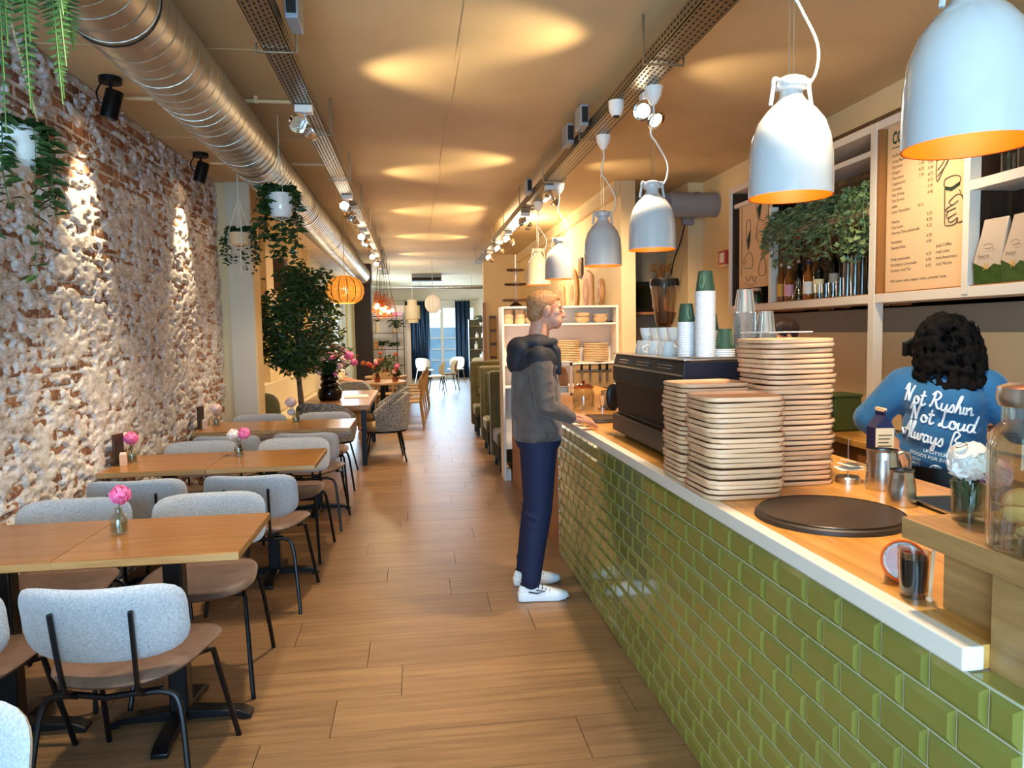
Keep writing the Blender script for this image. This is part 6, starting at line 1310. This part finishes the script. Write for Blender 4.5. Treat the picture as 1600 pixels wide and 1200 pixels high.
# bottles
def bottle(x, y, r, h, mat, label, capm='black', lab=None, shoulder=.62):
    t = thing('liquor_bottle', label, 'bottle', (x, y, 1.8065), 0, 'bottles on the back bar'); G().lathe([(0, 0), (r*.96, 0), (r, .006), (r, h*shoulder), (r*.75, h*(shoulder+.08)), (r*.32, h*(shoulder+.16)), (r*.3, h*.9), (r*.36, h*.905), (r*.36, h*.93), (0, h*.93)], 20).obj('glass_body', MT[mat], t); G().lathe([(r*.37, h*.92), (r*.37, h), (0, h)], 12).obj('stopper', MT[capm], t)
    if lab: G().lathe([(r+.0006, h*.14), (r+.0006, h*.46)], 20).obj('paper_label', M_('bottle_label', lab, .7), t)
BB = [(2.90, 5.50, .032, .30, 'amberglass', 'amber bottle with yellow label and cork, leftmost on the back bar', 'bamboo', 'e8b04a'), (2.89, 5.36, .036, .27, 'amberglass', 'bottle with pink dotted label on the back bar', 'white', 'e9a0a8'), (2.99, 5.40, .036, .32, 'darkglass', 'black bottle with cork behind the pink labelled one', 'bamboo', None), (2.97, 5.22, .03, .30, 'amberglass', 'slim bottle behind the decanter on the back bar', 'bamboo', None), (2.99, 5.14, .034, .36, 'amberglass', 'tall orange necked bottle on the back bar', 'black', None), (2.89, 5.08, .038, .28, 'amberglass', 'bottle with white slanted label on the back bar', 'milkblue', 'e8e2d4'), (3.06, 5.03, .034, .40, 'darkglass', 'tall dark bottle with white neck on the back bar', 'ink', 'd8cfb8'), (2.90, 4.96, .036, .30, 'darkglass', 'bottle with big cream label in the middle of the back bar', 'milkblue', 'e6d3a2'), (3.07, 4.92, .034, .42, 'darkglass', 'tallest black bottle at the rear of the back bar', 'ink', None), (3.06, 4.82, .036, .38, 'darkglass', 'black wine bottle behind the glasses, left', 'ink', None), (3.06, 4.72, .036, .37, 'darkglass', 'black wine bottle behind the glasses, middle', 'ink', None), (3.06, 4.62, .036, .38, 'darkglass', 'black wine bottle behind the glasses, right', 'ink', None)]
for b in BB: bottle(*b)
t = thing('decanter', 'low clear glass decanter among the bottles', 'decanter', (2.88, 5.20, 1.8065)); G().lathe([(0, 0), (.05, 0), (.052, .008), (.035, .06), (.018, .10), (.02, .14), (.017, .14), (.014, .10), (.03, .058), (.046, .012), (0, .01)], 20).obj('flask', MT['glass'], t); G().sph((0, 0, .15), .016, 10, 6).obj('stopper', MT['glass'], t)
gm = tumbler(G(), .034, .10).mesh('tumbler', MT['glass'], 40); gm2 = tumbler(G(), .03, .13).mesh('tumbler', MT['glass'], 40)
k = 0
for row, x in ((0, 2.885), (1, 2.955)):
    for i in range(6):
        y = 4.92-i*.085+.03*row
        for lv in range(1 if i < 4 else 2):
            o = mobj('drinking_glass', gm if i < 3 else gm2, None, (x, y, 1.8066+lv*(.1005 if i < 3 else .1305)))
            tag(o, 'clear glass on the back bar, %s row, %s from the left, %s' % ('front' if row == 0 else 'rear', ORD[i], ('bottom', 'second up', 'top')[lv]), 'glass', 'stacked glasses on the back bar')
for i, y in enumerate((3.3, 3.2, 3.1)):
    o = mobj('drinking_glass', gm, None, (2.92, y, 2.3405)); tag(o, 'clear glass on the upper right shelf, %s from the left' % ORD[i], 'glass', 'glasses on the upper right shelf')
for i, (y, m_) in enumerate(((6.18, 'bark'), (6.02, 'leafdark'))):
    t = thing('storage_jar', ('cork topped jar of grain' if i == 0 else 'dark green filled storage jar')+' below the drink poster', 'jar', (2.92, y-.05, 1.8065)); G().lathe([(0, 0), (.05, 0), (.052, .10), (.046, .11), (0, .11)], 18).obj('glass_body', MT['glass'], t); G().lathe([(0, .01), (.044, .01), (.046, .08), (0, .08)], 16).obj('contents', MT[m_], t); G().lathe([(.044, .11), (.044, .135), (0, .135)], 16).obj('lid', MT['bamboo'], t)
# trailing plants on the plant shelf
def ivy(label, y0, y1, seed, mat, n, round_=False, lmin=.05, lmax=.26):
    t = thing('trailing_plant', label, 'plant', (2.93, (y0+y1)/2, 2.3455)); q = random.Random(seed); h = (y1-y0)/2
    G().box(-.06, .08, -h*.8, h*.8, 0, .09).obj('planter', MT['tanwood'], t, bevel=.004); g = G()
    for i in range(n):
        yy = q.uniform(-h, h); ln = q.uniform(lmin, lmax); out = q.uniform(.04, .13); P = crom([(0, yy*.9, .08), (-out*.6, yy, .10+q.uniform(0, .07)), (-out, yy+q.uniform(-.06, .06), .03), (-out+q.uniform(-.02, .02), yy+q.uniform(-.05, .05), -ln)], 6); g.tube(P, .002, 3)
        for p in P:
            for k in range(2):
                b = q.uniform(0, 6.28); L = q.uniform(.05, .085)
                leaf_into(g, p, (math.cos(b), math.sin(b), q.uniform(-.8, .3)), L*(.55 if round_ else 1), L*(.6 if round_ else .38), q)
    stuff(g.obj('foliage', mat, t, smooth=0))
ivy('dense variegated trailing plant on the back bar plant shelf', 4.72, 5.62, 31, MT['leafpale'], 34); ivy('round leaved trailing plant beside the menu upright', 4.32, 4.66, 33, M_('leaf_round', '5c7440', .5, noise=('8ba06a', 30, 2)), 18, True, .1, .34)
# coffee bags
def bag(x, y, label, rz):
    t = thing('coffee_bag', label, 'coffee bag', (x, y, 1.8065), rz, 'coffee bags on the back bar'); w_, d, h = .155, .09, .33
    v = [(-d/2, -w_/2, 0), (d/2, -w_/2, 0), (d/2, w_/2, 0), (-d/2, w_/2, 0), (-d/2-.01, -w_/2-.006, h*.35), (d/2+.01, -w_/2-.006, h*.35), (d/2+.01, w_/2+.006, h*.35), (-d/2-.01, w_/2+.006, h*.35), (-d/4, -w_/2+.004, h*.75), (d/4, -w_/2+.004, h*.75), (d/4, w_/2-.004, h*.75), (-d/4, w_/2-.004, h*.75), (-.004, -w_/2+.006, h), (.004, -w_/2+.006, h), (.004, w_/2-.006, h), (-.004, w_/2-.006, h)]
    f = [(0, 3, 2, 1), (12, 13, 14, 15)] + [(a+k, a+(k+1) % 4, a+4+(k+1) % 4, a+4+k) for a in (0, 4, 8) for k in range(4)]
    G().add(v, f).obj('pouch', MT['bagpaper'], t, smooth=60, bevel=.006)
    out = [(-w_/2-.004, .002), (w_/2+.004, .002), (w_/2+.006, h*.34), (w_/4, h*.28), (0, h*.22), (-w_/4, h*.30), (-w_/2-.006, h*.26)]
    G().add([(-d/2-.0015-.01*(zz/(h*.35)), yy, zz) for yy, zz in out], [tuple(range(len(out)))]).obj('leaf_band', MT['bagleaf'], t, smooth=0)
    g = G()
    for k in range(6):
        a = k*PI/3; g.add([(-d/2-.0125, .005, h*.27), (-d/2-.0125, .005+.012*math.cos(a-.25), h*.27+.012*math.sin(a-.25)), (-d/2-.0125, .005+.026*math.cos(a), h*.27+.026*math.sin(a)), (-d/2-.0125, .005+.012*math.cos(a+.25), h*.27+.012*math.sin(a+.25))], [(0, 1, 2, 3)])
    g.obj('flower_print', M_('yellow_flower', 'e2a83a', .6), t, smooth=0); g = G(); sl = Matrix.Translation((-d/2-.0125, 0, h*.40)) @ Matrix.Rotation(-PI/2, 4, 'Z') @ Matrix.Rotation(PI/2, 4, 'X'); g.add([sl @ (Vector(p)*.6+Vector((-.02, 0, 0))) for p in TX['bean'].v], TX['bean'].f).obj('brand_print', MT['inkbrown'], t, smooth=0)
    G().tube([(-d/2-.006, .03*math.cos(a)*.9, h*.57+.012*math.sin(a)) for a in np.linspace(0, 5.5, 10)], .0012, 4).obj('logo_mark', MT['inkbrown'], t)
MT['bagpaper'] = M_('coffee_bag_foil', 'c9b49c', .3, .1, coat=.3); MT['bagleaf'] = M_('bag_leaf_green', '3d5a20', .4, noise=('2c4416', 20))
bag(2.92, 3.36, 'beige coffee bag with green leaf band, left of the shelf', .1); bag(2.92, 3.185, 'beige coffee bag with green leaf band, middle of the shelf', -.05); bag(2.93, 3.01, 'beige coffee bag with green leaf band, cut by the right edge', .05)
# back counter
bc = thing('back_counter', 'wooden back counter under the shelf behind the barista', 'counter', (0, 0, 0)); G().box(2.68, RX, 1.2, 6.3, .86, .90).obj('worktop', MT['counterwood'], bc, smooth=0, bevel=.003); G().box(2.72, RX, 1.2, 6.3, .6, .86).obj('drawer_front', MT['shelfwood'], bc, smooth=0); G().box(2.74, RX, 1.2, 6.3, 0, .6).obj('fridge_front', MT['darkblue'], bc, smooth=0)
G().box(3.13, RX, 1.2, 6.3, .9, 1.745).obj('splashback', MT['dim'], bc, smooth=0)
for i in range(6): G().box(3.118, 3.13, 1.3+i*.83, 2.11+i*.83, .92, 1.56).obj('splash_panel', MT['cream'], bc, smooth=0, bevel=.002)
t = thing('green_bin', 'olive green container on the back counter beside the tap', 'container', (2.86, 4.62, .90)); G().box(-.1, .1, -.11, .11, 0, .24).obj('tub', MT['greenbin'], t, bevel=.015); G().box(-.105, .105, -.115, .115, .23, .25).obj('rim', MT['greenbin'], t, bevel=.005)
t = thing('beer_tap', 'dark tall tap on the back counter behind the trays', 'tap', (2.83, 4.88, .90)); G().tube([(0, 0, 0), (0, 0, .32), (-.03, 0, .36), (-.09, 0, .36)], .016, 10).obj('spout', MT['steel'], t); G().lathe([(.04, 0), (.035, .03), (0, .03)], 16).obj('base', MT['steel'], t); G().sph((-.02, -.05, .38), .022, 10, 6).obj('red_knob', M_('dark_red_knob', '5c1e14', .4), t)
t = thing('wire_basket', 'steel basket on the back counter right of the barista', 'basket', (2.92, 2.74, .9005)); G().box(-.07, .07, -.09, .09, 0, .16).obj('basket', MT['steel'], t, bevel=.004); G().tube([(-.07, -.09, .16), (.07, -.09, .16), (.07, .09, .16), (-.07, .09, .16), (-.07, -.09, .16)], .006, 6).obj('rim', MT['steel'], t)
t = thing('canister', 'tall black canister on the back counter beside the steel basket', 'canister', (2.92, 2.58, .9005)); G().lathe([(0, 0), (.04, 0), (.045, .3), (0, .3)], 16).obj('body', MT['black'], t); G().lathe([(.047, .3), (.047, .32), (0, .325)], 16).obj('lid', MT['blackplastic'], t)
t = thing('black_crate', 'low black crate on the back counter near the right edge', 'crate', (2.92, 2.35, .9005)); G().box(-.06, .06, -.14, .14, 0, .2).obj('crate_body', MT['black'], t, bevel=.006); G().box(-.062, .062, -.142, .142, .19, .205).obj('rim', MT['blackplastic'], t, smooth=0)
# kitchen niche
ks = thing('niche_shelf', 'brown wooden wall shelf in the kitchen niche', 'shelf', (2.68, 8.22, 1.80)); G().box(-.31, .29, -.17, .17, -.03, 0).obj('board', MT['shelfwood'], ks, smooth=0, bevel=.003)
for x in (-.2, .2): G().box(x-.01, x+.01, -.1, .17, -.15, -.03).obj('bracket', MT['black'], ks, smooth=0)
t = thing('microwave', 'black microwave on the niche shelf', 'microwave', (2.56, 8.2, 1.801)); G().box(-.17, .2, -.15, .15, 0, .34).obj('case', MT['black'], t, bevel=.01); G().box(-.15, .1, -.155, -.15, .04, .3).obj('door_glass', MT['darkglass'], t, smooth=0); G().box(.13, .18, -.156, -.15, .04, .3).obj('control_strip', MT['steel'], t, smooth=0)
t = thing('straw_bundle', 'bundle of dry straw hanging above the microwave', 'decoration', (2.82, 8.15, 2.15)); g = G(); q = random.Random(5)
for i in range(50): a = q.uniform(0, 6.28); g.tube([(0, 0, 0), (.05*math.cos(a), .05*math.sin(a), .12), (.14*math.cos(a), .1*math.sin(a), q.uniform(.1, .22))], .004, 3)
stuff(g.obj('straws', M_('dry_straw', 'a4713a', .8), t)); G().tube([(0, 0, -.01), (0, 0, .05)], .02, 8).obj('binding', MT['rope'], t)
t = thing('hanging_cable', 'black cable drooping from a junction box beside the niche', 'cable', (2.93, 7.66, 2.74)); G().tube(crom([(0, 0, 0), (-.05, 0, -.2), (-.12, 0, -.38), (-.15, .02, -.55)], 5), .007, 6).obj('wire', MT['black'], t); G().box(-.03, .09, -.04, .04, -.02, .09).obj('junction_box', MT['grey'], t, bevel=.004)
t = thing('sugar_box', 'small red and white packet on a ledge by the shelf end', 'box', (2.9, 6.52, 2.19)); G().box(-.05, .05, -.08, .08, 0, .13).obj('packet', M_('red_packet', 'c2403a', .5), t, bevel=.003); G().box(-.052, -.05, -.05, .05, .02, .11).obj('white_label', MT['paper'], t, smooth=0); G().box(-.07, .25, -.1, .1, -.025, 0).obj('ledge', MT['bamboo'], t, smooth=0)
# ------------------------------------------------------------------ white pendants over the counter
PEN = [(1.205, 1.475, 1.995, 'enamel', 'largest white enamel pendant lamp, nearest, cut by the top edge'), (1.225, 2.27, 2.03, 'enamel', 'second white enamel pendant lamp, beside the menu board'), (1.345, 4.02, 2.055, 'enamel', 'third white enamel pendant lamp above the paper cups'), (1.325, 5.03, 2.055, 'enamel', 'fourth white enamel pendant lamp above the counter'), (1.34, 6.67, 2.08, 'enamel', 'fifth white enamel pendant lamp above the customer'), (1.31, 7.62, 2.09, 'enamel_cream', 'cream pendant lamp furthest along the counter')]
for i, (x, y, z, m_, lb) in enumerate(PEN):
    t = thing('pendant_lamp', lb, 'pendant lamp', (x, y, z), 0, 'bottle shaped pendants above the counter')
    o_ = [(.131, 0), (.131, .06), (.129, .13), (.122, .185), (.105, .235), (.078, .272), (.05, .298), (.038, .315), (.034, .335)]
    G().lathe(o_+[(.046, .34), (.05, .352), (.046, .372), (.03, .38), (.0, .382)], 48).obj('shade', MT[m_], t, smooth=50)
    G().lathe([(.131, 0), (.126, .001)]+[(r-.005, q_) for r, q_ in o_[1:]]+[(0, .333)], 48).obj('inner_lining', MT['orange'], t, smooth=50)
    for s in (-1, 1): G().tube(crom([(s*.04, 0, .37), (s*.058, 0, .372), (s*.062, 0, .34), (s*.07, 0, .29)], 4), .007, 6).obj('ear_loop', MT[m_], t)
    top = TZ-z
    for s in (-1, 1): G().tube([(s*.008, 0, .38), (s*.008, 0, top)], .0015, 4).obj('suspension_wire', MT['steel'], t)
    G().tube(crom([(.01, 0, top-.095), (.012, 0, top*.83), (-.006, 0, top*.72), (.03, 0, .38+(top-.38)*.4), (.088, 0, .38+(top-.38)*.2), (.085, 0, .40), (.05, 0, .345)], 7), .0045, 6).obj('flex_cord', MT['white'], t)
    G().lathe([(.006, -.10), (.02, -.09), (.045, -.045), (.052, 0), (.05, 0), (0, -.01)], 24, (.01, 0, top)).obj('ceiling_cup', MT['white'], t)
    G().sph((0, 0, .14), .032, 14, 8).obj('bulb', MT['bulbwarm'], t)
    light('pendant_bulb_light', 'POINT', (x, y, z+.07), 1.1, (1, .60, .26), .03)
# ------------------------------------------------------------------ people
mnp = thing('person', 'blond man in a taupe hooded jacket and navy trousers leaning at the counter', 'person', (0, 0, 0))
MAN.obj('body', MT['skin'], mnp, smooth=180); jk = JACKET.obj('jacket', MT['taupe'], mnp, smooth=180); jk.data.materials.append(MT['char'])
for p in jk.data.polygons:
    c = p.center
    if c.z > 1.375+.55*max(0, abs(c.y-MY)-.14)+.25*max(0, c.x-.72): p.material_index = 1
hd_ = HOOD.obj('hood', MT['char'], mnp, smooth=180); PANTS.obj('trousers', MT['navy'], mnp, smooth=180); MANHAIR.obj('hair', MT['hairblond'], mnp, smooth=180)
for s in (-1, 1):
    G().sph((.876, MY+s*.036-.01, 1.722), .008, 10, 6).obj('eye', MT['ink'], mnp)
    G().tube([(.878, MY+s*.02-.012, 1.75), (.886, MY+s*.036-.012, 1.755), (.872, MY+s*.056-.012, 1.748)], .004, 5).obj('eyebrow', MT['hairblond'], mnp)
def shoe(x, y, rz):
    s = thing('running_shoe', 'white running shoe with black mark, %s foot of the man' % ('near' if y < MY else 'far'), 'shoe', (x, y, 0), rz, 'white running shoes of the man')
    L = .30
    def out(k, gx=1, gy=1): return [((-.06+L*t)*gx, gy*k*w_) for t, w_ in ((0, .5), (.03, .8), (.12, .95), (.35, .88), (.6, 1.0), (.8, 1.05), (.93, .75), (1, .3))]
    g = G(); top = out(.046); o1 = top+[(a, -b) for a, b in top[::-1]]
    n = len(o1); v = [(a, b, 0.004+(.03 if a > .2 else 0)*((a-.2)/.04)**2*.35) for a, b in o1]+[(a*1.03, b*1.1, .016+.0*(a)) for a, b in o1]+[(a*1.0, b*1.0, .040+.006*(a < -.02)) for a, b in o1]
    g.add(v, [tuple(range(n))[::-1], tuple(2*n+k for k in range(n))]+[(a+k, a+(k+1) % n, a+n+(k+1) % n, a+n+k) for a in (0, n) for k in range(n)]).obj('sole', MT['sole'], s, smooth=50)
    secs = []
    for t, w_, h in ((-.055, .026, .075), (-.04, .036, .10), (0, .04, .105), (.05, .04, .10), (.1, .042, .088), (.15, .046, .068), (.2, .044, .056), (.228, .026, .047), (.238, .008, .042)): secs.append([(t, w_*math.cos(a), .035+(h-.035)*math.sin(a)) for a in np.linspace(0, PI, 11)])
    v = sum(secs, []); m = 11; f = [(i*m+k, i*m+k+1, (i+1)*m+k+1, (i+1)*m+k) for i in range(len(secs)-1) for k in range(m-1)]+[tuple(range(m)), tuple((len(secs)-1)*m+k for k in range(m))[::-1]]
    G().add(v, f).obj('upper', MT['shoe'], s, smooth=60)
    for k in range(4): G().tube([(.06+.022*k, -.034, .082-.006*k), (.066+.022*k, 0, .101-.010*k), (.06+.022*k, .034, .082-.006*k)], .0035, 5).obj('lace', MT['ink'], s)
    for sd in (-1, 1): G().tube([(.0, sd*.041, .062), (.05, sd*.0425, .052), (.10, sd*.0445, .063), (.045, sd*.042, .072)], .004, 5).obj('side_mark', MT['ink'], s)
    G().tube([(.0+.045*math.cos(a)*.9, .034*math.sin(a), .10) for a in np.linspace(0, 2*PI, 17)], .008, 6).obj('ankle_collar', MT['black'], s)
shoe(.635, MY-.13, R_(-3)); shoe(.645, MY+.15, R_(4))
bp_ = thing('person', 'barista with dark curly hair in a blue printed sweater, seen from behind', 'person', (0, 0, 0))
BARISTA.obj('body', MT['skin2'], bp_, smooth=180); swo = SWEATER.obj('sweater', MT['blue'], bp_, smooth=180)
hr = CURLS.obj('hair', MT['hairdark'], bp_, smooth=180)
q = random.Random(12)
g = G()
for i in range(260):
    a = q.uniform(R_(50), R_(310)); z = q.uniform(1.35, 1.64); rr = (.102+.02*(1.6-z))*math.sqrt(max(.1, 1-max(0, (z-1.55)/.1)**2)); c0 = B(math.cos(a)*rr-.018, math.sin(a)*rr*1.08-.012-.03*(1.6-z), z); h = q.uniform(.007, .013)
    g.tube([c0+Vector((h*math.cos(k*.9+i), h*math.sin(k*.9+i), -.005*k)) for k in range(9)], .0026, 4)
stuff(g.obj('loose_curls', MT['hairdark'], hr))
G().sph(B(.06, .125, 1.51), (.028, .028, .04), 12, 8).obj('hair_bun', MT['hairdark'], hr); G().tube([B(.06, .12, 1.55), B(.03, .15, 1.53), B(.06, .155, 1.48)], .014, 8).obj('hair_clip', MT['ink'], hr)
G().lathe([(.165, .6), (.17, .8), (.155, 1.03)], 24, (BX+.02, BY+.02, 0)).obj('trousers_waist', MT['black'], bp_); 
for sd in (-1, 1): G().tube([B(.03, sd*.08, .9), B(.04, sd*.09, .5), B(0, sd*.1, .06)], [.105, .075, .055], 14).obj('trouser_leg', MT['black'], bp_)
# lettering projected onto the back of the sweater
bvh = BVHTree.FromPolygons([Vector(p) for p in SWEATER.v], SWEATER.f)
GL = {'N': [[(0, .62), (.1, .98), (.2, .9), (.12, .0)], [(.2, .9), (.42, .05)], [(.42, .05), (.5, .6), (.62, 1.02)]],
 'o': [[(.3, .42), (.1, .4), (.05, .12), (.2, 0), (.36, .12), (.32, .38), (.26, .3), (.45, .3)]], 't': [[(.18, .85), (.1, .15), (.2, 0), (.36, .15)], [(.0, .55), (.34, .6)]],
 'R': [[(.05, .05), (.0, .15), (.1, .2), (.25, .9)], [(.05, .75), (.3, 1.0), (.55, .85), (.45, .58), (.24, .5)], [(.3, .5), (.45, .1), (.62, .05)]],
 'u': [[(.05, .42), (.03, .1), (.15, 0), (.3, .15), (.36, .42)], [(.36, .42), (.34, .05), (.48, .1)]], 's': [[(0, .05), (.2, .45), (.28, .2), (.2, 0), (.02, .05)]], 'h': [[(.02, .0), (.2, .95), (.28, .85), (.06, .1)], [(.08, .25), (.25, .42), (.3, .2), (.3, .0), (.42, .08)]],
 'i': [[(.08, .42), (.06, .05), (.2, .05)]], 'n': [[(.02, .42), (.04, .0)], [(.05, .25), (.22, .42), (.27, .2), (.27, 0), (.4, .08)]], 'L': [[(.4, .95), (.25, 1.0), (.2, .6), (.14, .1), (.0, .05), (.1, .18), (.3, .0), (.55, .1)]],
 'd': [[(.32, .4), (.1, .4), (.05, .1), (.2, 0), (.33, .2), (.46, .95), (.36, .1), (.48, .05)]], 'A': [[(-.2, .35), (-.1, .2), (.05, .1), (.35, 1.0), (.38, .4), (.4, .0)], [(.02, .42), (.42, .45)]],
 'l': [[(.02, .15), (.22, .9), (.12, .95), (.08, .1), (.25, .05)]], 'w': [[(.02, .42), (.05, .05), (.2, .1), (.25, .4), (.28, .05), (.42, .1), (.46, .42), (.58, .36)]], 'a': [[(.3, .38), (.1, .4), (.05, .1), (.18, 0), (.3, .2), (.32, .42), (.32, .05), (.44, .08)]],
 'y': [[(.05, .42), (.05, .12), (.2, .05), (.34, .42), (.28, -.3), (.12, -.35), (.2, -.1), (.45, .12)]], 'B': [[(.1, 0), (.22, .95), (.5, .85), (.3, .52), (.52, .3), (.3, 0), (.1, .08)]], 'e': [[(.05, .2), (.28, .28), (.2, .42), (.06, .25), (.12, 0), (.34, .1)]], 'r': [[(.04, .42), (.06, 0)], [(.06, .25), (.28, .42), (.32, .34)]], ' ': []}
ADV = {'N': .72, 'o': .46, 't': .38, 'R': .66, 'u': .48, 's': .34, 'h': .42, 'i': .2, 'n': .4, 'L': .55, 'd': .48, 'A': .46, 'l': .26, 'w': .58, 'a': .44, 'y': .45, 'B': .58, 'e': .36, 'r': .34, ' ': .28}
def on_back(l, z, lift=.003):
    o = B(-.6, l, z); h = bvh.ray_cast(o, bf)
    return (h[0]+h[1]*lift) if h[0] is not None else None
g = G()
def script(txt, l0, z0, s, slope):
    x = 0
    for ch in txt:
        for st_ in GL[ch]:
            P = [on_back(l0-(x+p.x+p.y*.18)*s, z0+p.y*s*1.15-slope*(x+p.x)*s) for p in crom([(a, b, 0) for a, b in st_], 5)]; P = [p for p in P if p is not None]
            if len(P) > 1: g.tube(P, .0042, 6)
        x += ADV[ch]
script('Not Rushin', .13, 1.300, .057, .2); script('Not Loud', .105, 1.225, .06, .2); script('Always Be', .13, 1.152, .06, .2)
stuff(g.obj('script_lettering', MT['print'], swo))
g = G()
for key, l, z in (('life', .0, 1.085), ('goods', -.0, 1.062), ('slow', .085, 1.055), ('good', -.075, 1.025)):
    T = TX[key]; n = len(g.v); s = .72; P = [on_back(l-p[0]*s, z+p[1]*s+-.18*p[0]*s, .002) for p in T.v]
    if all(p is not None for p in P): g.v += [tuple(p) for p in P]; g.f += [tuple(i+n for i in f) for f in T.f]
for k in range(3):
    P = [on_back(.005-.024*math.cos(a)*(1 if k == 0 else .5 if k == 1 else .1), 1.018+.026*math.sin(a), .002) for a in np.linspace(0, 2*PI, 20)]
    if all(p is not None for p in P): g.tube(P, .002, 4)
for a in (.6, 1.6, 2.6): g.tube([p for p in (on_back(.005-.022*math.cos(a), 1.018+.024*math.sin(a), .002), on_back(.005+.022*math.cos(a), 1.018-.024*math.sin(a), .002)) if p], .002, 4)
stuff(g.obj('small_print', MT['print'], swo, smooth=0))
cl = thing('person', 'colleague with dark brown hair peeking over the tray stack', 'person', (0, 0, 0)); COLL.obj('body', MT['skin2'], cl, smooth=180); COLLHAIR.obj('hair', MT['hairbrown'], cl, smooth=180); blob_ = G().lathe([(.15, .5), (.155, .9), (.14, 1.15), (.17, 1.3), (.13, 1.41), (.06, 1.44)], 24, (2.33, 4.39, 0), sy=1.25).obj('apron_shirt', MT['char'], cl, smooth=80)
gs = thing('person', 'guest in a cream shirt sitting on the bench behind the bouquet', 'person', (0, 0, 0)); GUEST.obj('body', MT['skin'], gs, smooth=180); GSHIRT.obj('shirt', MT['creamfab'], gs, smooth=180); GPANTS.obj('trousers', MT['tanfab'], gs, smooth=180); G().sph((GX-.02, GY, 1.375), (.1, .085, .085), 16, 10).obj('hair', MT['hairbrown'], gs)
